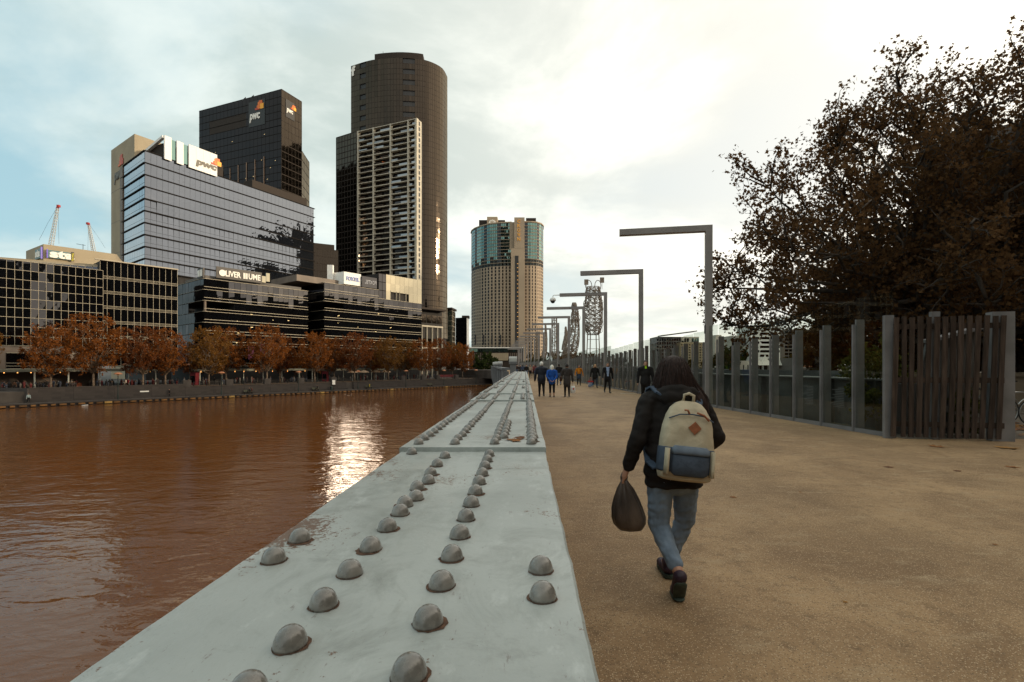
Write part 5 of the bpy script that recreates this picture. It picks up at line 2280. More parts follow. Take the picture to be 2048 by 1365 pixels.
def leaf_mesh(name, pts, size, shape, mat, r, jitter=0.35):
    pts = np.asarray(pts)
    n = len(pts)
    rot = rand_rot(r, n)
    sc = size * (1 + jitter * r.uniform(-1, 1, n))
    v = np.einsum('nij,kj->nki', rot, shape) * sc[:, None, None] + pts[:, None, :]
    return mesh_arrays(name, v, len(shape), mat)


def grow(seed, trunk_h, cen, rad, nl, nsub, ntw, nleaf, spread, r0, lean=(0, 0), base_z=0.0, low=-0.55, taper=0.0):
    """trunk, limbs, branches and twigs filling an ellipsoid; returns (branch MB, leaf points)"""
    r = np.random.default_rng(seed)
    mb = MB()
    cen, rad = np.array(cen, float), np.array(rad, float)
    top = np.array([lean[0], lean[1], trunk_h])
    b0 = np.array([0, 0, base_z])
    mb.tube([b0, b0 * 0.6 + top * 0.4 + np.array([0.05, 0.02, 0]), top], [r0 * 1.25, r0 * 0.95, r0 * 0.8], 8)
    leaves = []

    def curved(a, c, k, wig):
        out = [a]
        for i in range(1, k):
            t = i / k
            p = a + (c - a) * t
            p = p + r.normal(size=3) * wig * np.linalg.norm(c - a) * 0.5
            p[2] += 0.10 * np.linalg.norm(c - a) * math.sin(t * math.pi) * 0.6
            out.append(p)
        out.append(c)
        return out

    for i in range(nl):
        ph = 2.39996 * i + r.uniform(-0.25, 0.25)
        el = 0.98 - (0.98 - low) * (i + r.uniform(-0.3, 0.3)) / max(1, nl - 1)
        el = max(-0.95, min(0.98, el))
        rr = math.sqrt(max(0, 1 - el * el)) * (1 - taper * max(0.0, el))
        tip = cen + rad * np.array([rr * math.cos(ph), rr * math.sin(ph), el]) * r.uniform(0.72, 0.97)
        st_ = b0 + (top - b0) * r.uniform(0.72, 1.0)
        path = curved(st_, tip, 5, 0.10)
        mb.tube(path, [r0 * (0.5 - 0.475 * j / 5) for j in range(6)], 6)
        for s_ in range(nsub):
            f = r.uniform(0.28, 1.0) if s_ > 2 else 0.999 - 0.05 * s_
            j = min(4, int(f * 5))
            p = path[j] + (path[j + 1] - path[j]) * (f * 5 - j)
            dirn = r.normal(size=3)
            dirn[2] += 0.25
            dirn += 0.9 * (tip - st_) / np.linalg.norm(tip - st_)
            dirn /= np.linalg.norm(dirn)
            ln = spread * r.uniform(0.6, 1.25)
            q = p + dirn * ln
            e = (q - cen) / rad
            k = np.linalg.norm(e)
            if k > 1.02:
                q = cen + e / k * rad * r.uniform(0.93, 1.05)
            sp = curved(p, q, 3, 0.14)
            mb.tube(sp, [r0 * 0.14, r0 * 0.10, r0 * 0.06, r0 * 0.03], 4)
            for t_ in range(ntw):
                f2 = r.uniform(0.2, 1.0)
                jj = min(2, int(f2 * 3))
                p2 = sp[jj] + (sp[jj + 1] - sp[jj]) * (f2 * 3 - jj)
                dv = r.normal(size=3)
                dv[2] += 0.2
                dv /= np.linalg.norm(dv)
                q2 = p2 + dv * spread * r.uniform(0.25, 0.55)
                mb.tube([p2, (p2 + q2) / 2 + r.normal(size=3) * 0.04 * spread, q2], [r0 * 0.035, r0 * 0.025, r0 * 0.012], 3, cap=False)
                ts = r.uniform(0.15, 1.12, nleaf)[:, None]
                leaves.append(p2 + (q2 - p2) * ts + r.normal(size=(nleaf, 3)) * spread * 0.085)
    return mb, np.concatenate(leaves)


# --- the big plane tree against the light, and its neighbours
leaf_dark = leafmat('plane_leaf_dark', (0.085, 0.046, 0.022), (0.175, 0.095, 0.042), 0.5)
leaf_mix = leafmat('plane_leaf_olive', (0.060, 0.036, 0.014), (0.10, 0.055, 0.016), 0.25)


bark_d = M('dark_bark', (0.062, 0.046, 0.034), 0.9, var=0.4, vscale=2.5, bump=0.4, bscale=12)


def big_tree(name, label, loc, seed, trunk_h, cen, rad, nl, nsub, ntw, nleaf, spread, r0, size, mat, shape=LOBED, low=-0.5, taper=0.0):
    t = thing(name, label, 'tree', loc)
    mb, lv = grow(seed, trunk_h, cen, rad, nl, nsub, ntw, nleaf, spread, r0, low=low, taper=taper)
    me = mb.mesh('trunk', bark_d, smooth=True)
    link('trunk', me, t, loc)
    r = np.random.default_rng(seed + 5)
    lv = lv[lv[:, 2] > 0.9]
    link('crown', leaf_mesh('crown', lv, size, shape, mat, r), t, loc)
    return t, len(lv)


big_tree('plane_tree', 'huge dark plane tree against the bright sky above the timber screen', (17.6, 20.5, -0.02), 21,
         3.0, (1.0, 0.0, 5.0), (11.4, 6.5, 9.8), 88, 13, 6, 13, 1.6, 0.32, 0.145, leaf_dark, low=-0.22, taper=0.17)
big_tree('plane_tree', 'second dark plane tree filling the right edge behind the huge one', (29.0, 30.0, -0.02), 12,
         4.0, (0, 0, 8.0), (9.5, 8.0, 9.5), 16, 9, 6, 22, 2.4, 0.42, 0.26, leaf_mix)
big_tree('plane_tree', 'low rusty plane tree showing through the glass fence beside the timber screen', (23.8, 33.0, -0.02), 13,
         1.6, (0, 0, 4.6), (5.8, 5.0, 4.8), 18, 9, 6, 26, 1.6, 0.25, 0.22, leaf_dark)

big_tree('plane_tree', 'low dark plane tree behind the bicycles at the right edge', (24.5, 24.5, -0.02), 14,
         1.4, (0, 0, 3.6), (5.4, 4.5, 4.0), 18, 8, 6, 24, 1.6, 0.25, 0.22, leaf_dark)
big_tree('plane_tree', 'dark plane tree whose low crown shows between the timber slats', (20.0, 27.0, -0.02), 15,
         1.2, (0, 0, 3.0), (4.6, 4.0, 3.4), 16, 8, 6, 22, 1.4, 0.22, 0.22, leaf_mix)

# --- autumn trees along the promenade
leaf_aut = leafmat('autumn_leaf', (0.130, 0.044, 0.012), (0.275, 0.094, 0.021), 0.3)
leaf_aut2 = leafmat('autumn_leaf_red', (0.105, 0.034, 0.013), (0.205, 0.068, 0.02), 0.3)
leaf_aut3 = leafmat('autumn_leaf_olive', (0.11, 0.055, 0.015), (0.225, 0.105, 0.026), 0.3)
proto = []
for v in range(4):
    mb, lv = grow(60 + v, 3.6, (0, 0, 8.3), (4.9, 4.9, 6.2), 28, 9, 5, 9, 1.6, 0.20, low=-0.75)
    proto.append((mb.mesh('trunk', bark, smooth=True), lv))
tree_px = [(102, 8, 11.9), (187, 8, 14.2), (286, 9, 12.2), (331, 9, 12.0), (418, 8, 13.0), (452, 14, 13.6), (534, 8, 14.0), (560, 14, 12.6),
           (629, 8, 13.2), (668, 14, 12.4), (709, 8, 13.4), (748, 14, 12.2), (777, 8, 13.0), (812, 14, 12.6), (842, 8, 12.5), (876, 9, 13.3),
           (905, 13, 12.6), (925, 8, 12.0), (385, 22, 9.5), (598, 22, 9.0), (0 - 60, 10, 12.5)]
names = {102: 'first', 187: 'second', 286: 'third', 331: 'fourth', 418: 'fifth', 452: 'sixth', 534: 'seventh', 560: 'eighth', 629: 'ninth', 668: 'tenth',
         709: 'eleventh', 748: 'twelfth', 777: 'thirteenth', 812: 'fourteenth', 842: 'fifteenth', 876: 'sixteenth', 905: 'seventeenth', 925: 'eighteenth'}
crowns = {}
for k, (px, tt, h) in enumerate(tree_px):
    p = pxt(px, tt)
    loc = (p.x, p.y, ZU)
    v = k % 4
    if px in names:
        lb = names[px] + ' autumn-brown plane tree on the promenade, counted from the left'
    else:
        lb = {385: 'small autumn tree in the gap beside the gridded office', 598: 'small autumn tree in the gap beside the signed office',
              -60: 'autumn plane tree cut off by the picture edge at the start of the promenade row'}[px]
    t = thing('autumn_plane_tree', lb, 'tree', loc, 'autumn trees along the promenade')
    t.scale = (h / 13.5 * (0.95 + 0.1 * random.random()),) * 2 + (h / 13.5,)
    t.rotation_euler = (0, 0, random.uniform(0, 6.28))
    me, lv = proto[v]
    mi = (0, 0, 1, 0, 2, 0, 0, 1)[k % 8] if px < 800 else (1, 2, 0)[k % 3]
    if (v, mi) not in crowns:
        crowns[(v, mi)] = leaf_mesh('crown', lv, 0.27, KITE, (leaf_aut, leaf_aut2, leaf_aut3)[mi], np.random.default_rng(200 + v))
    link('trunk', me, t, loc)
    link('crown', crowns[(v, mi)], t, loc)

# --- evergreen by the bridge end, and trees on the far right quay
leaf_green = leafmat('evergreen_leaf', (0.022, 0.034, 0.012), (0.05, 0.065, 0.022), 0.2)
leaf_olive = leafmat('olive_leaf', (0.055, 0.048, 0.016), (0.12, 0.085, 0.022), 0.25)
mbE, lvE = grow(80, 1.6, (0, 0, 4.8), (4.6, 4.6, 4.6), 14, 8, 5, 18, 1.5, 0.22, low=-0.9)
meE = mbE.mesh('trunk', bark, smooth=True)
crE = leaf_mesh('crown', lvE, 0.5, KITE, leaf_green, np.random.default_rng(81))
crO = leaf_mesh('crown', lvE, 0.5, KITE, leaf_olive, np.random.default_rng(82))
for (px, Y, h, cr, lb, nm) in (
        (968, 205, 10.4, crE, 'round dark evergreen tree at the far end of the promenade', 'evergreen_tree'),
        (984, 225, 8.8, crE, 'smaller evergreen half hidden behind the capped pier posts', 'evergreen_tree'),
        (1070, 230, 10.5, crO, 'olive tree at the far landing behind the group of walkers', 'olive_tree'),
        (1100, 222, 11.0, crO, 'olive tree under the fourth lamp arm on the far quay', 'olive_tree'),
        (1128, 220, 11.5, crO, 'olive tree below the widest lattice sculpture', 'olive_tree'),
        (1152, 218, 10.5, crO, 'olive tree between the two tallest lattice sculptures', 'olive_tree'),
        (1182, 216, 10.0, crO, 'olive tree at the foot of the nearest lattice sculpture', 'olive_tree'),
        (1215, 216, 9.0, crO, 'olive tree just beyond the third lamp post', 'olive_tree'),
        (1250, 215, 8.6, crO, 'olive tree just beyond the second lamp post', 'olive_tree'),
        (1452, 150, 8.6, crE, 'dark evergreen right of the first lamp post on the far quay', 'evergreen_tree'),
        (1466, 158, 11.0, crE, 'taller dark evergreen beside the blank pale block', 'evergreen_tree'),
        (1640, 120, 8.0, crO, 'olive tree by the kiosk behind the fence', 'olive_tree'),
        (1590, 160, 8.4, crO, 'olive tree below the dark striped block', 'olive_tree'),
        (1420, 190, 7.6, crO, 'low olive tree in front of the tan window-grid block', 'olive_tree'),
        (1380, 190, 7.0, crO, 'low olive tree at the foot of the patterned block', 'olive_tree')):
    loc = ((px - CX) / F * Y, Y, ZU)
    t = thing(nm, lb, 'tree', loc, 'far trees')
    s_ = h / 9.4
    t.scale = (s_, s_, s_)
    t.rotation_euler = (0, 0, random.uniform(0, 6.28))
    link('trunk', meE, t, loc)
    link('crown', cr, t, loc)

# --- bushes behind the timber screen
mbB, lvB = grow(90, 0.5, (0, 0, 1.2), (0.8, 0.7, 1.2), 10, 6, 4, 12, 0.45, 0.04, low=-0.9)
bush_leaf = leafmat('bush_leaf', (0.045, 0.055, 0.012), (0.13, 0.12, 0.03), 0.35)
crB = leaf_mesh('foliage', lvB, 0.10, KITE, bush_leaf, np.random.default_rng(91))
meB = mbB.mesh('stem', bark, smooth=True)
for (x, y, s_, lb) in ((8.75, 12.4, 0.95, 'yellow-green bush seen through the timber slats'), (9.6, 14.2, 0.85, 'yellow-green bush rising over the riveted girder beside the screen'),
                       (9.7, 11.0, 0.45, 'small weedy bush at the foot of the timber screen')):
    t = thing('bush', lb, 'bush', (x, y, -0.02))
    t.scale = (s_, s_, s_)
    link('stem', meB, t, (x, y, -0.02))
    link('foliage', crB, t, (x, y, -0.02))
# ------------------------------------------------------------------ quay edge, walls and furniture of the far promenade
# retaining wall of dark bluestone in straight panels
coping_m = M('bluestone_coping', (0.05, 0.041, 0.036), 0.75, var=0.15, vscale=0.8)
wall = thing('retaining_wall', 'long dark bluestone retaining wall between river walk and promenade', 'wall', st(20, 3.2, ZL))
sL = s_of(pxt(57, 3.2))
# block-coursed stone
bw = bpy.data.materials.new('bluestone_blocks')
bw.use_nodes = True
nt = bw.node_tree
bb = nt.nodes['Principled BSDF']
bb.inputs['Roughness'].default_value = 0.8
tcn = nt.nodes.new('ShaderNodeTexCoord')
mp = nt.nodes.new('ShaderNodeMapping')
mp.inputs['Rotation'].default_value = (R(90), 0, 0)
nt.links.new(tcn.outputs['Object'], mp.inputs[0])
bk = nt.nodes.new('ShaderNodeTexBrick')
bk.inputs['Color1'].default_value = (0.032, 0.025, 0.022, 1)
bk.inputs['Color2'].default_value = (0.048, 0.038, 0.033, 1)
bk.inputs['Mortar'].default_value = (0.028, 0.024, 0.021, 1)
bk.inputs['Scale'].default_value = 1.0
bk.inputs['Mortar Size'].default_value = 0.012
bk.inputs['Brick Width'].default_value = 1.2
bk.inputs['Row Height'].default_value = 0.45
nt.links.new(mp.outputs[0], bk.inputs['Vector'])
nt.links.new(bk.outputs[0], bb.inputs['Base Color'])
steps_at = (s_of(pxt(692, 3.2)), s_of(pxt(706, 3.2)))
s_ = sL
ang = math.atan2(BU.y, BU.x)
while s_ < 124:
    e_ = min(s_ + 6.0, 124)
    if steps_at[0] - 0.2 < s_ < steps_at[1]:
        s_ = steps_at[1]
        continue
    if s_ < steps_at[0] < e_:
        e_ = steps_at[0]
    hgt = (2.55 if s_ < sL + 24 else 2.0) - 0.0
    w_ = e_ - s_
    mb = MB()
    mb.box(0.01, -0.0, 0, w_ - 0.01, 0.45, hgt)
    o = link('wall_panel', mb.mesh('wall_panel', bw), wall, st(s_, 3.0, ZL), (0, 0, ang))
    mb = MB()
    mb.box(0.0, -0.06, hgt, w_, 0.5, hgt + 0.12)
    link('coping', mb.mesh('coping', coping_m), wall, st(s_, 3.0, ZL), (0, 0, ang))
    s_ = e_
# return wall at the upstream end and the steps there
e0 = st(sL, 3.0)
e1 = st(sL - 4.5, 12.0)
mb = MB()
mb.bar((e0[0], e0[1], ZL + 1.3), (e1[0], e1[1], ZL + 1.3), 0.45, 2.6)
mb.build('wall_panel', bluestone, wall)
fl_ = thing('quay_steps', 'broad bluestone steps at the left end of the river walk', 'steps', st(sL - 12, 6, ZL))
for k in range(9):
    mb = MB()
    a, c = st(sL - 26, 3.5 + k * 0.55), st(sL - 0.6 - k * 0.28, 3.5 + k * 0.55)
    mb.bar((a[0], a[1], ZL + 0.11 + k * 0.22), (c[0], c[1], ZL + 0.11 + k * 0.22), 0.56, 0.216)
    mb.build('step', coping_m, fl_)
f2 = thing('river_steps', 'narrow flight of steps cut into the retaining wall', 'steps', st(steps_at[0], 3.2, ZL))
for k in range(10):
    mb = MB()
    a, c = st(steps_at[0] + 0.3, 3.2 + k * 0.35), st(steps_at[1] - 0.3, 3.2 + k * 0.35)
    mb.bar((a[0], a[1], ZL + 0.1 + k * 0.2), (c[0], c[1], ZL + 0.1 + k * 0.2), 0.36, 0.196)
    mb.build('step', coping_m, f2)

# timber fenders along the water edge
fen_a = M('fender_ochre', (0.15, 0.072, 0.02), 0.75, var=0.4, vscale=1.5, rand=0.35)
fen_b = M('fender_yellow', (0.36, 0.22, 0.06), 0.7, var=0.2)
quay = thing('quay_edge', 'dark quay beam with ochre fender blocks along the water line', 'quay', st(40, -0.2, ZW))
mb = MB()
a, c = st(-26, -0.12), st(123, -0.12)
mb.bar((a[0], a[1], ZL - 0.02), (c[0], c[1], ZL - 0.02), 0.5, 0.24)
mb.build('kerb_beam', bluestone, quay)
mb = MB()
mb.bar((a[0], a[1], ZW + 0.1), (c[0], c[1], ZW + 0.1), 0.2, 0.7)
mb.build('pile_wall', black_paint, quay)
s_ = -25.0
k = 0
fm = [MB().box(-w / 2, -0.16, -0.14, w / 2, 0.1, 0.14).mesh('fender_block', fen_a) for w in (0.62, 0.95)]
fy = MB().box(-0.55, -0.22, -0.17, 0.55, 0.1, 0.2).mesh('fender_block', fen_b)
while s_ < 122 and k < 118:
    p = st(s_, -0.4, ZW + 0.28)
    if k % 17 == 11:
        link('fender_block', fy, quay, p, (0, 0, ang))
    else:
        link('fender_block', fm[k % 2], quay, p, (0, 0, ang))
    s_ += 1.27
    k += 1
# white buoy-like float by the quay
fp = st(s_of(pxt(170, -2.2)), -2.2, ZW - 0.05)
mb = MB()
mb.tube([(fp[0] - 0.4, fp[1] - 0.2, fp[2] + 0.06), (fp[0] + 0.4, fp[1] + 0.2, fp[2] + 0.12)], 0.06, 8)
props(mb.build('float', white_paint, smooth=True), 'slim white float lying in the water below the quay', 'float')

# copper-capped lamps
lamp_green = M('lamp_green', (0.012, 0.022, 0.018), 0.5)
copper = M('copper_cap', (0.36, 0.145, 0.065), 0.5, 0.2, var=0.1)
glow = M('lamp_glass', (0.55, 0.40, 0.25), 0.5)


def prom_lamp(px, tt, zb, label, h=5.2):
    p = pxt(px, tt)
    loc = (p.x, p.y, zb)
    t = thing('promenade_lamp', label, 'lamp', loc, 'copper capped lamps on the quay')
    mb = MB()
    mb.tube([(p.x, p.y, zb), (p.x, p.y, zb + 0.9), (p.x, p.y, zb + 1.0), (p.x, p.y, zb + h - 0.35)], [0.14, 0.14, 0.09, 0.07], 8)
    mb.build('post', lamp_green, t)
    mb = MB()
    mb.lathe([(0.72, 0.0), (0.66, 0.12), (0.42, 0.28), (0.12, 0.38)], 14, (p.x, p.y, zb + h - 0.3))
    mb.build('cap', copper, t, smooth=True)
    mb = MB()
    mb.lathe([(0.12, -0.25), (0.2, -0.1), (0.2, -0.01)], 10, (p.x, p.y, zb + h - 0.3))
    mb.build('lantern', glow, t)


for k, px in enumerate((236, 443, 597, 716, 812, 888, 952)):
    prom_lamp(px, 1.4, ZL, ORD[k] + ' copper-capped lamp standing on the river walk, counted from the left')
for k, px in enumerate((251, 379, 486, 635)):
    prom_lamp(px, 13.5, ZU, ORD[k] + ' copper-capped lamp up among the promenade trees, counted from the left', 5.0)

# low rail and stone piers on the promenade edge
lawn = M('leafy_verge', (0.075, 0.055, 0.02), 0.9, var=0.5, vscale=1.2, col2=(0.12, 0.05, 0.012))
mb = MB()
mb.prism([st(sL + 25, 4.0), st(119, 4.0), st(119, 10), st(sL + 25, 10)], ZU - 0.02, ZU + 0.06)
o = mb.build('leaf_strewn_verge', lawn)
o['kind'] = 'structure'
rl = thing('promenade_railing', 'low dark post and rail fence along the top of the bluestone wall', 'railing', st(40, 4.4, ZU))
s_ = sL + 26
while s_ < 118:
    p = st(s_, 4.3)
    mb = MB()
    mb.box(p[0] - 0.06, p[1] - 0.06, ZU, p[0] + 0.06, p[1] + 0.06, ZU + 1.05)
    mb.build('post', black_paint, rl)
    s_ += 2.6
a, c = st(sL + 26, 4.3), st(118, 4.3)
mb = MB()
mb.bar((a[0], a[1], ZU + 0.98), (c[0], c[1], ZU + 0.98), 0.05, 0.06)
mb.build('rail', black_paint, rl)
k = 0
for px in (373, 458, 534, 601, 666, 805, 846, 875, 912):
    p = pxt(px, 3.6)
    mb = MB()
    w_ = 0.75
    mb.obox((p.x, p.y, ZU + 0.35), (BU.x * w_, BU.y * w_, 0), (BM.x * 0.5, BM.y * 0.5, 0), (0, 0, 1.1))
    props(mb.build('stone_pier', bluestone), ORD[k] + ' square bluestone pier on the promenade wall, counted from the left', 'pier', 'bluestone piers')
    k += 1

# benches, bins, boards
bench_m = M('bench_timber', (0.075, 0.075, 0.05), 0.8, var=0.2)


def bench(px, tt, zb, label):
    p = pxt(px, tt)
    t = thing('bench', label, 'bench', (p.x, p.y, zb), 'benches on the river walk')
    u3, m3 = Vector((BU.x, BU.y, 0)), Vector((BM.x, BM.y, 0))
    b0 = Vector((p.x, p.y, zb))
    mb = MB()
    mb.obox(b0 + Vector((0, 0, 0.45)), u3 * 0.95, m3 * 0.24, (0, 0, 0.03))
    mb.build('seat', bench_m, t)
    mb = MB()
    mb.obox(b0 + m3 * 0.27 + Vector((0, 0, 0.72)), u3 * 0.95, m3 * 0.025, (0, 0, 0.2))
    mb.build('backrest', bench_m, t)
    for s__ in (-0.8, 0.8):
        mb = MB()
        mb.obox(b0 + u3 * s__ + Vector((0, 0, 0.21)), u3 * 0.04, m3 * 0.22, (0, 0, 0.209))
        mb.build('leg', black_paint, t)


for k, (px, lb) in enumerate(((497, 'bench with two seated people on the river walk'), (632, 'bench with one seated person on the river walk'),
                              (738, 'bench with a person in yellow on the river walk'), (860, 'empty bench on the river walk below the last trees'))):
    bench(px, 2.3, ZL, lb)
sgn = pxt(667.5, 2.6)
t = thing('notice_board', 'white notice board standing above a green litter bin', 'sign', (sgn.x, sgn.y, ZL))
mb = MB()
mb.obox((sgn.x, sgn.y, ZL + 2.1), (BU.x * 0.42, BU.y * 0.42, 0), (BM.x * 0.04, BM.y * 0.04, 0), (0, 0, 0.62))
mb.build('board', white_paint, t)
mb = MB()
mb.tube([(sgn.x, sgn.y, ZL), (sgn.x, sgn.y, ZL + 1.47)], 0.05, 6)
mb.build('post', black_paint, t)
bn = pxt(663, 2.2)
mb = MB()
mb.lathe([(0.33, 0.0), (0.36, 0.1), (0.36, 0.95), (0.30, 1.05), (0.1, 1.12)], 12, (bn.x, bn.y, ZL))
props(mb.build('litter_bin', lamp_green, smooth=False), 'dark green litter bin below the white notice board', 'bin')
ws = pxt(289, 2.95)
mb = MB()
mb.obox((ws.x, ws.y, ZL + 1.35), (BU.x * 0.75, BU.y * 0.75, 0), (BM.x * 0.02, BM.y * 0.02, 0), (0, 0, 0.13))
props(mb.build('wall_plaque', white_paint), 'small pale plaque on the bluestone wall', 'plaque')
# red phone-box-like kiosks in the gaps between the buildings
redm = M('dark_red', (0.16, 0.012, 0.02), 0.6)
for (px, lb) in ((389, 'dark red booth in the gap beside the gridded office'), (651, 'dark red booth in front of the signed office')):
    p = pxt(px, 15)
    t = thing('booth', lb, 'booth', (p.x, p.y, ZU))
    mb = MB()
    mb.box(p.x - 0.7, p.y - 0.7, ZU, p.x + 0.7, p.y + 0.7, ZU + 2.7)
    mb.build('body', redm, t)
    mb = MB()
    mb.box(p.x - 0.55, p.y - 0.76, ZU + 0.6, p.x + 0.55, p.y - 0.705, ZU + 2.2)
    mb.build('window', g_dark, t)
    mb = MB()
    mb.box(p.x - 0.78, p.y - 0.78, ZU + 2.7, p.x + 0.78, p.y + 0.78, ZU + 2.9)
    mb.build('roof', redm, t)
# long red planter far along
p = pxt(893, 12)
mb = MB()
mb.obox((p.x, p.y, ZU + 0.9), (BU.x * 4.5, BU.y * 4.5, 0), (BM.x * 0.5, BM.y * 0.5, 0), (0, 0, 0.45))
props(mb.build('red_awning', redm), 'long red awning under the last trees of the promenade', 'awning')
# terrace tables under the arcade: pale blinds and orange counters
terr = M('counter_orange', (0.28, 0.07, 0.02), 0.6)
p0_, p1_ = pxt(131, 18.5), pxt(163, 18.5)
mb = MB()
mb.bar((p0_.x, p0_.y, ZU + 0.55), (p1_.x, p1_.y, ZU + 0.55), 0.4, 0.8)
props(mb.build('terrace_counter', terr), 'orange terrace counter under the canopy of the gridded office', 'counter')
# cream parasols between trees
cpm = M('terrace_parasol', (0.46, 0.33, 0.22), 0.8)
for k, px in enumerate((705, 728, 752, 772)):
    p = pxt(px, 13)
    t = thing('terrace_parasol', ORD[k] + ' cream terrace parasol below the trees by the signed office, counted from the left', 'parasol', (p.x, p.y, ZU), 'cream parasols')
    mb = MB()
    mb.tube([(p.x, p.y, ZU), (p.x, p.y, ZU + 3.2)], 0.04, 6)
    mb.build('pole', white_paint, t)
    mb = MB()
    mb.lathe([(1.7, 0), (1.2, 0.3), (0.5, 0.6), (0.05, 0.75)], 8, (p.x, p.y, ZU + 2.5))
    mb.build('canopy', cpm, t)
# diners under the canopies: a crowd that reads as one dark mass
cl = [M('crowd_' + str(i), c, 0.85) for i, c in enumerate(((0.03, 0.028, 0.03), (0.05, 0.04, 0.04), (0.20, 0.18, 0.16), (0.16, 0.03, 0.03), (0.06, 0.07, 0.10), (0.25, 0.14, 0.09)))]
mb = MB()
rr_ = random.Random(3)
for k in range(230):
    px = rr_.uniform(-20, 880)
    p = pxt(px, rr_.uniform(13.5, 20))
    hh = rr_.choice((1.25, 1.3, 1.65, 1.75))
    c = rr_.randrange(5)
    mb.lathe([(0.13, 0), (0.16, hh * 0.45), (0.23, hh * 0.62), (0.20, hh * 0.8), (0.07, hh * 0.85)], 6, (p.x, p.y, ZU), c)
    mb.ball((p.x, p.y, ZU + hh * 0.93), (0.09, 0.1, 0.12), 6, 5, mi=5 if rr_.random() < 0.6 else 0)
o = mb.build('terrace_crowd', cl, smooth=True)
props(o, 'crowd of diners in the shade under the riverside canopies', 'crowd', kind='stuff')
# warm bulbs under the canopies
bulb = M('warm_bulb', (1, 0.6, 0.25), 0.5, emis=((1.0, 0.42, 0.10), 1.6))
for k, px in enumerate((8, 35, 62, 120, 265, 300, 402, 470, 488, 512, 545, 575, 610)):
    p = pxt(px, 16.9 if px < 360 else 16.6)
    mb = MB()
    mb.ball((p.x, p.y, 0.05 if px > 360 else 0.2), 0.10, 8, 6)
    mb.tube([(p.x, p.y, 0.1), (p.x, p.y, 0.5)], 0.015, 4)
    props(mb.build('terrace_light', bulb), ORD[k] + ' warm bulb hanging at the canopy edge, counted from the left', 'light', 'warm canopy bulbs')
# ------------------------------------------------------------------ lattice steel sculptures beside the bridge
lat = M('lattice_steel', (0.27, 0.215, 0.165), 0.45, 0.2, var=0.2)


def lattice(label, px, w, topy, boty, Y, kind, seed, zb=-0.4):
    r = random.Random(seed)
    x = (px - CX) / F * Y
    hw = w / F * Y / 2
    zt = EYE + (CY - topy) / F * Y
    zo = EYE + (CY - boty) / F * Y
    t = thing('lattice_sculpture', label, 'sculpture', (x, Y, zb), 'lattice steel sculptures along the bridge')

    def prof(f):
        if kind == 'egg':
            return hw * (0.55 + 0.45 * math.sin(math.pi * min(1, 0.18 + 0.72 * f))) * (1.0 if f > 0.1 else 0.75 + 2.5 * f)
        if kind == 'bent':
            return hw * (0.75 + 0.25 * math.sin(f * 5 + 0.5)) * (1 - 0.55 * max(0, f - 0.75) / 0.25)
        return hw * (0.9 - 0.1 * f)

    def shift(f):
        return {'egg': 0.0, 'bent': hw * 0.75 * math.sin((f - 0.15) * 2.6) - hw * 0.3, 'ladder': 0.0}[kind]

    H = zt - zo
    mb = MB()
    th = max(0.035, Y * 0.00062)
    nv = 9
    ringpts = []
    for i in range(nv):
        a = 2 * math.pi * i / nv
        pts = []
        for k in range(13):
            f = k / 12
            q = prof(f)
            pts.append(Vector((x + shift(f) + q * math.cos(a), Y + q * 0.6 * math.sin(a), zo + H * f)))
        ringpts.append(pts)
        mb.tube(pts, th * 1.25, 5)
    mb.build('upright', lat, t)
    mb = MB()
    for k in range(13):
        mb.tube([ringpts[i % nv][k] for i in range(nv + 1)], th, 4)
    for k in range(260 if kind != 'ladder' else 60):
        i, j = r.randrange(nv), r.randrange(12)
        a_, b_ = ringpts[i][j], ringpts[(i + 1) % nv][j + 1]
        m_ = a_.lerp(b_, 0.5) + Vector((r.uniform(-1, 1), r.uniform(-1, 1), r.uniform(-1, 1))) * hw * 0.14
        mb.tube([a_, m_, b_], th * 0.9, 4)
    if kind != 'ladder':
        for k in range(70):
            f = r.uniform(0.06, 0.94)
            q = prof(f)
            a = r.uniform(0, 6.28)
            c = Vector((x + shift(f) + q * 0.9 * math.cos(a), Y + q * 0.55 * math.sin(a), zo + H * f))
            rad = hw * r.uniform(0.12, 0.26)
            tl = r.uniform(-0.6, 0.6)
            mb.tube([c + Vector((rad * math.cos(u), rad * tl * math.cos(u), rad * 1.5 * math.sin(u))) for u in [i * math.pi / 5 for i in range(11)]], th * 0.8, 4)
    mb.build('lattice', lat, t)
    # legs down to the bridge
    for sx_ in (-0.6, -0.3, 0.3, 0.6):
        mb = MB()
        mb.tube([(x + sx_ * hw, Y, zo + 0.05 * H), (x + sx_ * hw * 1.35, Y, zb)], th * 1.6, 6)
        mb.build('leg', lat, t)
    mb = MB()
    for k in range(5):
        z = zb + (zo - zb) * (k + 0.5) / 5
        mb.tube([(x - hw * 0.65, Y, z), (x + hw * 0.65, Y, z)], th, 4)
    mb.build('rung', lat, t)
    if kind == 'egg':
        for s__ in (-0.5, 0.5):
            mb = MB()
            c = Vector((x + s__ * hw, Y, zt + hw * 0.15))
            mb.tube([c + Vector((hw * 0.33 * math.cos(u), 0, hw * 0.55 * math.sin(u))) for u in [i * math.pi / 8 for i in range(17)]], th * 1.2, 5)
            mb.build('loop', lat, t)
        for s__, hh in ((-0.75, 0.35), (0.95, 0.6)):
            mb = MB()
            bx = x + s__ * hw
            mb.tube([(bx, Y, zt - 0.3), (bx, Y, zt + hh)], th * 0.8, 4)
            mb.box(bx - 0.25, Y - 0.1, zt + hh - 0.1, bx + 0.25, Y + 0.1, zt + hh + 0.55)
            mb.build('lantern', lat, t)
    return t


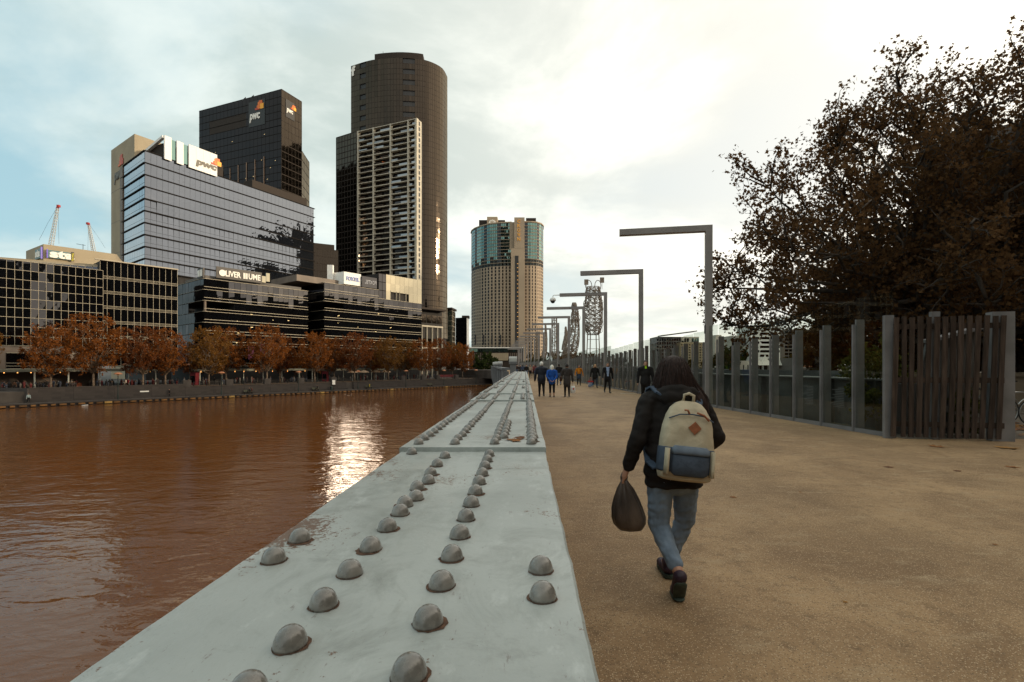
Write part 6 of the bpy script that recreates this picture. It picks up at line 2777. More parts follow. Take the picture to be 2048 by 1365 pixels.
YS = 62
lattice('nearest egg-shaped lattice steel sculpture on four splayed legs', 1186.5, 37, 574, 670, 62, 'egg', 1)
lattice('tall bent lattice steel sculpture leaning beside the fourth lamp post', 1144, 28, 606, 724, 75, 'bent', 2)
lattice('narrow ladder-like lattice sculpture between two lamp posts', 1108.5, 13, 634, 722, 95, 'ladder', 3)
lattice('small cup-shaped lattice sculpture peeping beside the bent one', 1130, 9, 654, 700, 88, 'bent', 4)
lattice('slim lattice sculpture behind the sixth lamp arm', 1089.5, 9, 650, 722, 118, 'bent', 5)
lattice('slender far lattice sculpture beside the hotel tower', 1076, 8, 664, 724, 140, 'ladder', 6)
# ------------------------------------------------------------------ people
def capsule(mb, a, b, ra, rb, n=10, fl=(1, 1), flat_axis=None):
    """closed tapered limb; fl squeezes the section along x and y of the body"""
    a, b = Vector(a), Vector(b)
    d = b - a
    L = d.length
    t = d / L if L > 1e-6 else Vector((0, 0, 1))
    u = (Vector((1, 0, 0)) - t * t.x)
    u = u.normalized() if u.length > 0.2 else (Vector((0, 1, 0)) - t * t.y).normalized()
    v = t.cross(u)
    rings = []
    for k in (-0.98, -0.8, -0.4):
        rings.append((a + t * (ra * k), ra * math.sqrt(1 - k * k)))
    for k in (0, 0.33, 0.66, 1.0):
        rings.append((a + d * k, ra + (rb - ra) * k))
    for k in (0.4, 0.8, 0.98):
        rings.append((b + t * (rb * k), rb * math.sqrt(1 - k * k)))
    vs, fs = [], []
    for c, r in rings:
        for j in range(n):
            w = 2 * math.pi * j / n
            vs.append(c + u * (r * fl[0] * math.cos(w)) + v * (r * fl[1] * math.sin(w)))
    for i in range(len(rings) - 1):
        for j in range(n):
            j2 = (j + 1) % n
            fs.append((i * n + j, i * n + j2, (i + 1) * n + j2, (i + 1) * n + j))
    fs.append(tuple(range(n - 1, -1, -1)))
    fs.append(tuple((len(rings) - 1) * n + j for j in range(n)))
    mb.add(vs, fs)


def remesh(mb, voxel, smooth=3, sfac=0.5):
    me = mb.mesh('tmp', black_paint)
    o = bpy.data.objects.new('tmp', me)
    COL.objects.link(o)
    m = o.modifiers.new('r', 'REMESH')
    m.mode = 'VOXEL'
    m.voxel_size = voxel
    if smooth:
        s = o.modifiers.new('s', 'SMOOTH')
        s.iterations = smooth
        s.factor = sfac
    dg = bpy.context.evaluated_depsgraph_get()
    out = bpy.data.meshes.new_from_object(o.evaluated_get(dg))
    bpy.data.objects.remove(o)
    bpy.data.meshes.remove(me)
    out.materials.clear()
    out.shade_smooth()
    return out


skin = M('skin', (0.42, 0.225, 0.14), 0.5, var=0.08, vscale=20)
skin_d = M('skin_dark', (0.16, 0.08, 0.05), 0.5)
shoe_b = M('shoe_black', (0.018, 0.015, 0.013), 0.5)
cloth = {}


def C(name, col, rough=0.85, var=0.22):
    if name not in cloth:
        cloth[name] = M('cloth_' + name, col, rough, var=var, vscale=7, bump=0.25, bscale=18, spec=0.25)
    return cloth[name]


def leg_chain(hip, swing, knee, L1, L2, out=0.0):
    k = hip + Vector((out * 0.5, math.sin(swing), -math.cos(swing))) * L1
    a = k + Vector((out * 0.3, math.sin(swing - knee), -math.cos(swing - knee))) * L2
    return k, a


def person(label, loc, heading, H=1.7, top=None, bottom=None, shoes=None, skinm=None, hair=('short', (0.02, 0.015, 0.012)),
           swing=(0.25, -0.2), knee=(0.05, 0.35), arms=((0.2, 0.25, 0.12), (-0.2, 0.2, 0.12)), bulk=1.0, coat=None, skirt=None,
           inner=None, sit=False, voxel=0.022, group=None, face=False, bare_shin=False, puffer=False, hat=None):
    """arms: (forward swing, elbow bend, outward) left and right; heading 0 walks away from the camera"""
    skinm = skinm or skin
    shoes = shoes or shoe_b
    s = H
    caps = []          # a, b, ra, rb, tag, flatten

    def cp(a, b, ra, rb, tag, fl=(1, 1)):
        caps.append((Vector(a), Vector(b), ra * s, rb * s, tag, fl))

    hipz = 0.515
    if sit:
        hipz = 0.29
    P = lambda x, y, z: Vector((x * s, y * s, z * s))
    ank = {}
    for i, sx in enumerate((-1, 1)):
        hip = P(0.052 * sx, 0, hipz)
        if sit:
            k = hip + P(0.01 * sx, 0.23, 0.0)
            a = k + P(0, 0.02, -0.24)
        else:
            k, a = leg_chain(hip, swing[i], knee[i], 0.235 * s, 0.225 * s, 0.02 * sx)
        ank[sx] = (hip, k, a)
    drop = min(ank[-1][2].z, ank[1][2].z) - 0.047 * s
    for sx in (-1, 1):
        hip, k, a = ank[sx]
        z = Vector((0, 0, drop))
        hip, k, a = hip - z, k - z, a - z
        ank[sx] = (hip, k, a)
        cp(hip, k, 0.056 * bulk ** 0.5, 0.040, 'bottom')
        mid = k.lerp(a, 0.55)
        cp(k, mid, 0.039, 0.033, 'bottom')
        cp(mid, a, 0.031, 0.026, 'shin' if bare_shin else 'bottom')
        lift = 0.0
        toe = a + P(0.008 * sx, 0.105, -0.022)
        if a.z > 0.075 * s:
            toe = a + P(0.008 * sx, 0.075, -0.055)
        cp(a + P(0, -0.022, -0.018), toe, 0.028, 0.022, 'shoe', (1, 0.85))
    hz = hipz - drop / s
    cp(P(0, -0.005, hz + 0.0), P(0, 0, hz + 0.05), 0.085 * bulk, 0.085 * bulk, 'bottom' if not coat else 'top', (1.0, 0.72))
    cp(P(0, 0, hz + 0.075), P(0, 0, hz + 0.19), 0.082 * bulk, 0.092 * bulk, 'top', (1.02, 0.68))
    cp(P(0, 0, hz + 0.19), P(0, -0.004, hz + 0.275), 0.095 * bulk, 0.085 * bulk, 'top', (1.1, 0.66))
    shz = hz + 0.295
    cp(P(-0.085, 0, shz), P(0.085, 0, shz), 0.048 * bulk, 0.048 * bulk, 'top')
    cp(P(0, 0, shz + 0.01), P(0, 0.008, shz + 0.075), 0.036, 0.031, 'skin')
    hc = P(0, 0.016, shz + 0.125)
    if coat:
        cp(P(0, 0, hz + 0.05), P(0, 0, hz - coat), 0.092 * bulk, 0.10 * bulk, 'top', (1.02, 0.76))
    if skirt:
        cp(P(0, 0, hz + 0.03), P(0, 0, hz - skirt), 0.086, 0.11, 'skirt', (1, 0.8))
    hands = {}
    for i, sx in enumerate((-1, 1)):
        sw, eb, ou = arms[i]
        sh = P(0.118 * sx * bulk ** 0.6, 0, shz - 0.005)
        e = sh + Vector((sx * math.sin(ou), math.sin(sw) * math.cos(ou), -math.cos(sw) * math.cos(ou))) * 0.175 * s
        inw = 0.0
        if isinstance(eb, tuple):
            eb, inw = eb
        w = e + Vector((sx * math.sin(ou * 0.4) - sx * math.sin(inw), math.sin(sw + eb), -math.cos(sw + eb))).normalized() * 0.15 * s
        cp(sh, e, 0.038 * bulk, 0.032 * bulk, 'top')
        cp(e, w, 0.031 * bulk, 0.026 * bulk, 'top')
        dv = (w - e).normalized()
        pal = w + dv * 0.035 * s
        cp(w, pal, 0.017, 0.021, 'skin', (0.75, 1.0))
        for f in range(4):
            o_ = Vector((0, (f - 1.5) * 0.0115 * s, 0))
            tip = pal + dv * (0.048 + 0.006 * (1 - abs(f - 1.5))) * s + o_ * 1.2 + Vector((-sx * 0.010 * s, 0.004 * s, 0))
            cp(pal + o_, tip, 0.0075, 0.006, 'skin')
        cp(w + Vector((-sx * 0.004, 0.016 * s, -0.01)), w + dv * 0.045 * s + Vector((-sx * 0.004, 0.034 * s, 0)), 0.0085, 0.0065, 'skin')
        hands[sx] = pal + dv * 0.03 * s
    mb = MB()
    for a, b_, ra, rb, tag, fl in caps:
        capsule(mb, a, b_, ra, rb, 10, fl)
    mb.ball(hc, (0.046 * s, 0.056 * s, 0.068 * s), 12, 10)
    mb.ball(hc + P(0, 0.02, -0.035), (0.034 * s, 0.036 * s, 0.036 * s), 10, 8)
    capsule(mb, hc + P(0, 0.05, 0.0), hc + P(0, 0.064, -0.018), 0.006 * s, 0.010 * s, 6)
    for sx in (-1, 1):
        mb.ball(hc + P(0.047 * sx, 0.0, -0.008), (0.008 * s, 0.014 * s, 0.02 * s), 8, 6)
    me = remesh(mb, voxel * H / 1.7, 2)
    mats = {'skin': skinm, 'top': top, 'bottom': bottom, 'shoe': shoes, 'shin': skinm, 'skirt': bottom if skirt is None else C('skirt', (0.035, 0.05, 0.08)), 'inner': None}
    order = ['skin', 'top', 'bottom', 'shoe', 'shin', 'skirt']
    for k in order:
        me.materials.append(mats[k] or skinm)
    if inner:
        me.materials.append(inner[0])
    n = len(me.polygons)
    cen = np.empty(n * 3, dtype=np.float32)
    me.polygons.foreach_get('center', cen)
    cen = cen.reshape(-1, 3)
    best = np.full(n, 1e9)
    idx = np.zeros(n, dtype=np.int32)
    allc = caps + [(hc, hc + Vector((0, 0, 0.001)), 0.062 * s, 0.062 * s, 'skin', (1, 1))]
    for a, b_, ra, rb, tag, fl in allc:
        A, Bv = np.array(a), np.array(b_)
        d = Bv - A
        q = np.clip(((cen - A) @ d) / max(1e-9, d @ d), 0, 1)
        c = A + q[:, None] * d
        rr = ra + (rb - ra) * q
        dist = np.linalg.norm(cen - c, axis=1) - rr
        m_ = dist < best
        best[m_] = dist[m_]
        idx[m_] = order.index(tag)
    if inner:
        _, hw, z0, z1 = inner
        f = (idx == 1) & (cen[:, 1] > 0.02) & (np.abs(cen[:, 0]) < hw * s * (0.4 + 0.6 * (cen[:, 2] - z0 * s) / ((z1 - z0) * s))) & (cen[:, 2] > z0 * s) & (cen[:, 2] < z1 * s)
        idx[f] = 6
    me.polygons.foreach_set('material_index', idx)
    if puffer:
        co = np.empty(len(me.vertices) * 3, dtype=np.float32)
        me.vertices.foreach_get('co', co)
        co = co.reshape(-1, 3)
        z = co[:, 2]
        sel = (z > hz * s) & (z < (shz + 0.02) * s)
        k = 1 + 0.05 * np.abs(np.sin(z / 0.035 * math.pi / 2)) * sel
        co[:, 0] *= k
        co[:, 1] *= k
        me.vertices.foreach_set('co', co.ravel())
    t = thing('person', label, 'person', loc, group, heading)
    b = bpy.data.objects.new('body', me)
    COL.objects.link(b)
    b.parent = t
    if hair:
        kind, col = hair
        hm = bpy.data.materials.get('hair_%02d%02d%02d' % tuple(int(c * 99) for c in col)) or M('hair_%02d%02d%02d' % tuple(int(c * 99) for c in col), col, 0.55, var=0.3, vscale=60, stretch=(1, 1, 0.15))
        hb = MB()
        hb.ball(hc + P(0, -0.008, 0.012), (0.054 * s, 0.060 * s, 0.066 * s), 12, 10)
        if kind == 'long':
            capsule(hb, hc + P(0, -0.03, 0), hc + P(0, -0.05, -0.15), 0.048 * s, 0.03 * s, 10, (1.1, 0.6))
        if kind == 'bob':
            for sx in (-1, 1):
                capsule(hb, hc + P(0.045 * sx, -0.01, 0), hc + P(0.05 * sx, 0.0, -0.065), 0.022 * s, 0.018 * s, 8)
            capsule(hb, hc + P(0, -0.04, 0), hc + P(0, -0.045, -0.06), 0.04 * s, 0.035 * s, 8)
        hme = remesh(hb, voxel * 0.7 * H / 1.7, 1)
        bm = bmesh.new()
        bm.from_mesh(hme)
        kill = [v for v in bm.verts if v.co.y > hc.y + 0.028 * s and v.co.z < hc.z + 0.030 * s and abs(v.co.x) < 0.05 * s]
        if kind == 'short':
            kill += [v for v in bm.verts if v.co.z < hc.z - 0.035 * s and v not in kill]
        bmesh.ops.delete(bm, geom=list(set(kill)), context='VERTS')
        bm.to_mesh(hme)
        bm.free()
        hme.materials.append(hm)
        ho = bpy.data.objects.new('hair', hme)
        COL.objects.link(ho)
        ho.parent = t
    if face:
        for sx in (-1, 1):
            eb_ = MB()
            eb_.ball(hc + P(0.019 * sx, 0.0545, 0.004), (0.0065 * s, 0.004 * s, 0.004 * s), 8, 6)
            o = bpy.data.objects.new('eye', eb_.mesh('eye', black_paint))
            COL.objects.link(o)
            o.parent = t
        mm = MB()
        mm.bar(hc + P(-0.014, 0.057, -0.042), hc + P(0.014, 0.057, -0.042), 0.006 * s, 0.006 * s)
        o = bpy.data.objects.new('mouth', mm.mesh('mouth', C('lips', (0.28, 0.10, 0.08))))
        COL.objects.link(o)
        o.parent = t
    rot = Matrix.Rotation(heading, 4, 'Z')
    hw_ = {k: Vector(loc) + rot @ v for k, v in hands.items()}
    return t, hw_


def foot_at(px, py):
    Y = EYE * F / (py - CY)
    return ((px - CX) / F * Y, Y, 0.0)


def carry_bag(name, label, top, w, dpt, h, mats, handle=0.22, rz=0.0):
    """an open shopping bag hanging from a hand"""
    t = thing(name, label, 'bag', (top.x, top.y, top.z - h - handle))
    z1 = top.z - handle
    z0 = z1 - h
    n = 14
    vs, fs = [], []
    rows = [(0.80, 0.0), (1.0, 0.08), (1.04, 0.35), (0.98, 0.7), (0.80, 1.0)]
    for k, q in rows:
        for j in range(n):
            a = 2 * math.pi * j / n
            wob = 1 + 0.06 * math.sin(3 * a + 5 * q)
            x, y = math.copysign(abs(math.cos(a)) ** 0.6, math.cos(a)) * w / 2 * k * wob, math.copysign(abs(math.sin(a)) ** 0.7, math.sin(a)) * dpt / 2 * k
            x, y = x * math.cos(rz) - y * math.sin(rz), x * math.sin(rz) + y * math.cos(rz)
            vs.append((top.x + x, top.y + y, z0 + h * q))
    for i in range(len(rows) - 1):
        for j in range(n):
            fs.append((i * n + j, i * n + (j + 1) % n, (i + 1) * n + (j + 1) % n, (i + 1) * n + j))
    fs.append(tuple(range(n - 1, -1, -1)))
    fs.append(tuple(4 * n + j for j in range(n)))
    mb = MB()
    mb.add(vs, fs)
    mb.build('sack', mats[0], t, smooth=True)
    for s__ in (-1, 1):
        mb = MB()
        o = Vector((w * 0.26 * math.cos(rz), w * 0.26 * math.sin(rz), 0)) * s__
        mb.tube([Vector((top.x, top.y, z1)) + o, Vector((top.x, top.y, top.z - handle * 0.4)) + o * 0.8, Vector((top.x, top.y, top.z)) + o * 0.25], 0.010, 6)
        mb.build('handle', mats[1], t)
    return t, (z0, z1)


PI = math.pi
# --- the group on the bridge, nearest first
person('man in a black jacket with a bright green collar walking towards the camera', foot_at(1291, 806), PI - 0.1, 1.80, C('black_coat', (0.012, 0.011, 0.011)), C('black_trousers', (0.013, 0.012, 0.012)),
       hair=('short', (0.03, 0.014, 0.008)), bulk=1.22, coat=0.02, inner=(C('hi_vis', (0.42, 0.75, 0.02)), 0.03, 0.79, 0.90), arms=((0.05, 0.3, 0.2), (-0.1, 0.3, 0.2)), face=True, swing=(0.22, -0.2))
t_, h_ = person('white-haired man in a navy quilted jacket walking away beside the girder', foot_at(1083, 794), 0.05, 1.76, C('navy_quilt', (0.020, 0.024, 0.036), 0.5), C('black_trousers', (0.013, 0.012, 0.012)),
                hair=('short', (0.72, 0.69, 0.62)), bulk=1.22, coat=0.02, puffer=True, swing=(0.10, -0.12), knee=(0.02, 0.25), arms=((0.05, 0.2, 0.22), (-0.05, 0.15, 0.22)), voxel=0.018)
person('white-haired woman in a bright blue jacket with hands clasped behind her back', foot_at(1104, 795), 0.0, 1.60, C('blue_jacket', (0.015, 0.085, 0.36)), C('black_trousers', (0.013, 0.012, 0.012)),
       hair=('bob', (0.75, 0.72, 0.62)), bulk=1.10, coat=0.01, bare_shin=True, swing=(0.1, -0.1), knee=(0.0, 0.15), arms=((-0.4, (-0.1, 0.95), 0.16), (-0.4, (-0.1, 0.95), 0.16)), voxel=0.018)
t_, hg = person('dark-haired woman in a grey tweed coat carrying a white bag', foot_at(1134, 794.5), 0.0, 1.66, C('tweed', (0.050, 0.043, 0.040)), C('black_trousers', (0.013, 0.012, 0.012)),
                hair=('short', (0.014, 0.009, 0.007)), bulk=1.12, coat=0.10, swing=(0.08, -0.1), knee=(0.0, 0.2), arms=((0.1, 0.5, 0.2), (0.0, 0.15, 0.2)), voxel=0.018)
white_bag = M('white_plastic', (0.70, 0.69, 0.66), 0.4, var=0.06, vscale=14, bump=0.4, bscale=14)
bt, zr = carry_bag('plastic_bag', 'white plastic shopping bag with a red mark in the tweed-coated woman\'s hand', hg[1] - Vector((0, 0, -0.02)), 0.24, 0.14, 0.36, (white_bag, white_bag), 0.16)
mb = MB()
mb.ball((hg[1].x + 0.02, hg[1].y - 0.076, zr[0] + 0.22), (0.045, 0.008, 0.045), 10, 6)
mb.build('printed_mark', M('red_print', (0.5, 0.03, 0.02), 0.5), bt)
hb_ = Vector((foot_at(1134, 794.5)[0] - 0.30, foot_at(1134, 794.5)[1] - 0.02, 1.02))
carry_bag('handbag', 'brown leather handbag on the tweed-coated woman\'s left arm', hb_ + Vector((0, 0, 0.25)), 0.14, 0.30, 0.26, (C('brown_leather', (0.06, 0.032, 0.02), 0.5),) * 2, 0.22)
person('dark-bearded man in a white shirt, black vest and jeans walking away', foot_at(1118, 771.5), 0.05, 1.76, C('black_vest', (0.015, 0.014, 0.014)), C('blue_jeans', (0.05, 0.075, 0.13)),
       hair=('short', (0.012, 0.009, 0.008)), skinm=skin_d, inner=(C('white_shirt', (0.6, 0.58, 0.54)), 0.06, 0.56, 0.82), swing=(0.3, -0.3), voxel=0.02)
person('young woman in a mustard jumper, short skirt and black boots', foot_at(1158, 771.5), PI, 1.62, C('mustard', (0.48, 0.17, 0.012)), C('black_tights', (0.02, 0.017, 0.016)), hair=('bob', (0.03, 0.014, 0.009)), skirt=0.10,
       swing=(0.12, -0.1), arms=((-0.1, 0.2, 0.35), (0.2, 0.3, 0.35)), face=True, bare_shin=False, voxel=0.02)
t_, hq = person('blonde woman in a black cape and jeans carrying a red and blue bag', foot_at(1190, 776), PI + 0.1, 1.68, C('black_coat', (0.012, 0.011, 0.011)), C('dark_jeans', (0.030, 0.036, 0.05)),
                hair=('bob', (0.35, 0.20, 0.07)), bulk=1.15, coat=0.03, swing=(0.28, -0.22), arms=((0.1, 0.5, 0.25), (-0.1, 0.2, 0.25)), face=True, voxel=0.02)
red_bag = M('red_handles', (0.40, 0.02, 0.025), 0.6)
blue_print = M('blue_patterned_bag', (0.03, 0.16, 0.30), 0.6, col2=(0.45, 0.32, 0.30), vscale=14, lo=0.48, hi=0.56)
bt, zr = carry_bag('shopping_bag', 'red and blue patterned shopping bag in the caped woman\'s hand', hq[1], 0.36, 0.14, 0.36, (blue_print, red_bag), 0.26)
mb = MB()
mb.box(hq[1].x - 0.185, hq[1].y - 0.08, zr[1] - 0.02, hq[1].x + 0.185, hq[1].y + 0.08, zr[1] + 0.08)
mb.build('rim', red_bag, bt)
person('man in a dark suit and pale blue shirt striding towards the camera', foot_at(1215, 786.5), PI + 0.05, 1.76, C('dark_suit', (0.014, 0.012, 0.012)), C('dark_suit', (0.014, 0.012, 0.012)),
       hair=('short', (0.03, 0.018, 0.012)), bulk=1.08, coat=0.03, inner=(C('pale_blue_shirt', (0.28, 0.36, 0.52)), 0.055, 0.55, 0.84), swing=(0.25, -0.25), arms=((-0.2, 0.2, 0.22), (0.25, 0.25, 0.22)), face=True, voxel=0.018)
# far walkers
far_w = [(1034, 751.5, (0.03, 0.02, 0.018), 'in brown at the girder end', PI), (1040.5, 754, (0.025, 0.02, 0.02), 'in dark grey', PI), (1045.5, 755, (0.05, 0.07, 0.12), 'in a blue top', 0),
         (1053, 758.5, (0.014, 0.012, 0.012), 'in black, foremost of the far group', PI), (1060.5, 757.5, (0.30, 0.24, 0.18), 'in a beige coat', PI),
         (1067.5, 756.5, (0.22, 0.03, 0.04), 'in a dark red top', PI), (1071, 757.5, (0.16, 0.05, 0.05), 'in a maroon jacket', 0), (1121, 757, (0.05, 0.045, 0.05), 'in slate grey by the fourth lamp post', PI)]
for k, (px, py, col, lb, hd) in enumerate(far_w):
    person('distant walker ' + lb, foot_at(px, py), hd, 1.72, C('far%d' % k, col), C('black_trousers', (0.013, 0.012, 0.012)) if k % 3 else C('blue_jeans', (0.05, 0.075, 0.13)), voxel=0.03,
           hair=('short' if k % 2 else 'bob', (0.03, 0.02, 0.015)), group='distant walkers', swing=(0.22 if k % 2 else -0.15, -0.2 if k % 2 else 0.2))
# people on the far river walk and promenade
far_p = [(57, 2.6, ZL, 'in a pale blue shirt standing at the wall corner', (0.30, 0.36, 0.36), False), (339, 2.6, ZL, 'in black standing against the bluestone wall', (0.015, 0.013, 0.013), False),
         (252, 3.1, ZL + 2.6, 'in cream sitting on top of the bluestone wall', (0.55, 0.45, 0.35), True), (257, 14, ZU, 'in red standing under the canopy', (0.40, 0.02, 0.03), False),
         (8, 12, ZU, 'in navy walking at the broad quay steps', (0.03, 0.035, 0.05), False), (29, 13, ZU, 'in brown behind the broad quay steps', (0.10, 0.05, 0.03), False),
         (51, 14, ZU, 'in grey near the first promenade tree', (0.18, 0.17, 0.16), False), (91, 13, ZU, 'in black beside the first promenade tree', (0.014, 0.013, 0.013), False),
         (117, 14, ZU, 'in pale grey between the first two trees', (0.28, 0.27, 0.25), False), (345, 5.2, ZU, 'in dark clothes by the wall bench', (0.03, 0.025, 0.025), False),
         (499, 2.2, ZL + 0.16, 'in black seated on the bench with two people', (0.014, 0.013, 0.014), True), (504, 2.2, ZL + 0.16, 'in maroon seated on the bench with two people', (0.11, 0.02, 0.02), True),
         (635, 2.2, ZL + 0.16, 'in black seated alone on the bench', (0.016, 0.014, 0.014), True), (739, 2.2, ZL + 0.16, 'in yellow on the river walk bench', (0.60, 0.45, 0.02), True),
         (934, 14, ZU, 'in dark clothes at the far end of the promenade', (0.02, 0.018, 0.018), False), (957, 16, ZU, 'in white by the evergreen tree', (0.45, 0.43, 0.40), False)]
for k, (px, tt, zb, lb, col, sit) in enumerate(far_p):
    p = pxt(px, tt)
    person('small figure ' + lb, (p.x, p.y, zb), -0.9 + PI if sit else random.uniform(0, 6), 1.72, C('bank%d' % k, col), C('black_trousers', (0.013, 0.012, 0.012)), voxel=0.035, sit=sit, group='people on the far bank',
           hair=('short', (0.03, 0.02, 0.015)))
# ------------------------------------------------------------------ the woman walking away with the backpack
WX = 1.03
jacket_m = M('black_jacket', (0.017, 0.0135, 0.012), 0.85, var=0.25, vscale=6, bump=0.35, bscale=9, spec=0.25)
denim = M('washed_denim', (0.205, 0.262, 0.335), 0.85, var=0.22, vscale=5, stretch=(2, 2, 0.6), bump=0.3, bscale=14, spec=0.2)
hair_m = M('long_dark_hair', (0.022, 0.010, 0.007), 0.62, var=0.5, vscale=30, stretch=(4, 4, 0.15), bump=0.12, bscale=40, spec=0.25)
nt = hair_m.node_tree
woman = thing('person', 'woman with long dark hair, black hooded jacket and jeans walking away with a backpack', 'person', (WX, 3.5, 0))


def part(mb, name, mat, voxel, smooth=3, wrinkle=0.0, freq=14.0, parent=woman, stretch=(1, 1, 1)):
    me = remesh(mb, voxel, smooth)
    if wrinkle:
        co = np.empty(len(me.vertices) * 3, dtype=np.float32)
        nr = np.empty(len(me.vertices) * 3, dtype=np.float32)
        me.vertices.foreach_get('co', co)
        me.vertices.foreach_get('normal', nr)
        co, nr = co.reshape(-1, 3), nr.reshape(-1, 3)
        w = np.array([noise.noise((c[0] * freq * stretch[0], c[1] * freq * stretch[1], c[2] * freq * stretch[2])) + 0.5 * noise.noise((c[0] * freq * 2.3, c[1] * freq * 2.3, c[2] * freq * 3.1 + 7)) for c in co])
        co = co + nr * (w * wrinkle)[:, None]
        me.vertices.foreach_set('co', co.astype(np.float32).ravel())
    o0 = np.array(wloc(parent))
    co = np.empty(len(me.vertices) * 3, dtype=np.float32)
    me.vertices.foreach_get('co', co)
    co = co.reshape(-1, 3) - o0
    me.vertices.foreach_set('co', co.astype(np.float32).ravel())
    me.materials.append(mat)
    me.shade_smooth()
    me.update()
    o = bpy.data.objects.new(name, me)
    COL.objects.link(o)
    o.parent = parent
    WL[o.name] = wloc(parent)
    return o


V = lambda x, y, z: Vector((x, y, z))
# joints (world): left is image left
shL, elL, wrL, haL = V(0.865, 3.50, 1.305), V(0.785, 3.46, 1.05), V(0.725, 3.53, 0.835), V(0.695, 3.54, 0.755)
shR, elR, wrR, haR = V(1.215, 3.50, 1.305), V(1.325, 3.47, 1.06), V(1.315, 3.66, 0.93), V(1.30, 3.74, 0.92)
hipL, knL, anL = V(0.955, 3.50, 0.80), V(0.935, 3.50, 0.44), V(1.000, 3.26, 0.205)
hipR, knR, anR = V(1.125, 3.52, 0.80), V(1.165, 3.64, 0.44), V(1.055, 3.70, 0.095)
neck, head = V(1.035, 3.50, 1.36), V(1.035, 3.525, 1.505)
# body: one continuous skin surface with hands and fingers
mb = MB()
capsule(mb, V(1.035, 3.5, 0.80), V(1.035, 3.5, 1.0), 0.12, 0.11, 12, (1.1, 0.75))
capsule(mb, V(1.035, 3.5, 1.0), V(1.035, 3.5, 1.27), 0.11, 0.12, 12, (1.1, 0.7))
capsule(mb, shL, shR, 0.05, 0.05, 10)
capsule(mb, neck, head - V(0, 0.01, 0.06), 0.05, 0.045, 10)
mb.ball(head, (0.072, 0.09, 0.108), 16, 12)
mb.ball(head + V(0, 0.03, -0.055), (0.055, 0.06, 0.06), 12, 10)
capsule(mb, head + V(0, 0.085, 0.0), head + V(0, 0.105, -0.03), 0.010, 0.015, 8)
for sx in (-1, 1):
    mb.ball(head + V(0.074 * sx, 0, -0.01), (0.012, 0.022, 0.032), 8, 6)
for a, b_, ra, rb in ((shL, elL, 0.045, 0.036), (elL, wrL, 0.036, 0.025), (shR, elR, 0.045, 0.036), (elR, wrR, 0.036, 0.025),
                      (hipL, knL, 0.08, 0.055), (knL, anL, 0.052, 0.036), (hipR, knR, 0.08, 0.055), (knR, anR, 0.052, 0.036)):
    capsule(mb, a, b_, ra, rb, 10)
capsule(mb, anL, V(1.012, 3.33, 0.05), 0.034, 0.032, 8)
capsule(mb, anR, V(1.055, 3.82, 0.045), 0.034, 0.03, 8)


def hand(mb, w, h, side, curl):
    d = (h - w).normalized()
    pal = w + d * 0.055
    s_ = Vector((0, 1, 0)) - d * d.y
    s_.normalize()
    inn = d.cross(s_) * (-side)
    for k in (-1, 0, 1):
        capsule(mb, w + s_ * 0.008 * k, pal + s_ * 0.020 * k + d * 0.015, 0.020, 0.019, 8)
    for f in range(4):
        o_ = s_ * (f - 1.5) * 0.0195
        ln = (0.030, 0.036, 0.034, 0.026)[f]
        b0 = pal + o_ + d * 0.025
        c1 = b0 + d * ln
        c2 = c1 + (d * (1 - curl) + inn * curl).normalized() * ln * 0.85
        c3 = c2 + (inn * 1.0 - d * curl * 0.6).normalized() * ln * 0.6
        capsule(mb, b0, c1, 0.0092, 0.0088, 8)
        capsule(mb, c1, c2, 0.0088, 0.0080, 8)
        capsule(mb, c2, c3, 0.0080, 0.0070, 8)
    tb = w + d * 0.022 + s_ * 0.028
    t1 = tb + (d * 0.6 + s_ * 0.8).normalized() * 0.034
    t2 = t1 + (d * 0.8 + inn * 0.5).normalized() * 0.028
    capsule(mb, tb, t1, 0.012, 0.0105, 8)
    capsule(mb, t1, t2, 0.0105, 0.0085, 8)


hand(mb, wrL, haL, -1, 0.75)
hand(mb, wrR, haR, 1, 0.55)
part(mb, 'body', M('walker_skin', (0.46, 0.235, 0.15), 0.5, var=0.08, vscale=20), 0.0052, 1)
# jeans, cropped above the ankle
mb = MB()
capsule(mb, V(1.04, 3.5, 0.79), V(1.04, 3.5, 0.86), 0.15, 0.15, 16, (1.06, 0.74))
capsule(mb, V(0.985, 3.45, 0.79), V(0.985, 3.45, 0.80), 0.095, 0.095, 12)
capsule(mb, V(1.095, 3.45, 0.79), V(1.095, 3.45, 0.80), 0.095, 0.095, 12)
kl = knL.lerp(anL, 0.82)
kr = knR.lerp(anR, 0.80)
capsule(mb, hipL, knL, 0.100, 0.074, 14)
capsule(mb, knL, kl, 0.072, 0.054, 12)
capsule(mb, hipR, knR, 0.100, 0.074, 14)
capsule(mb, knR, kr, 0.070, 0.056, 12)
part(mb, 'jeans', denim, 0.0075, 3, 0.008, 13, stretch=(1, 1, 1.8))
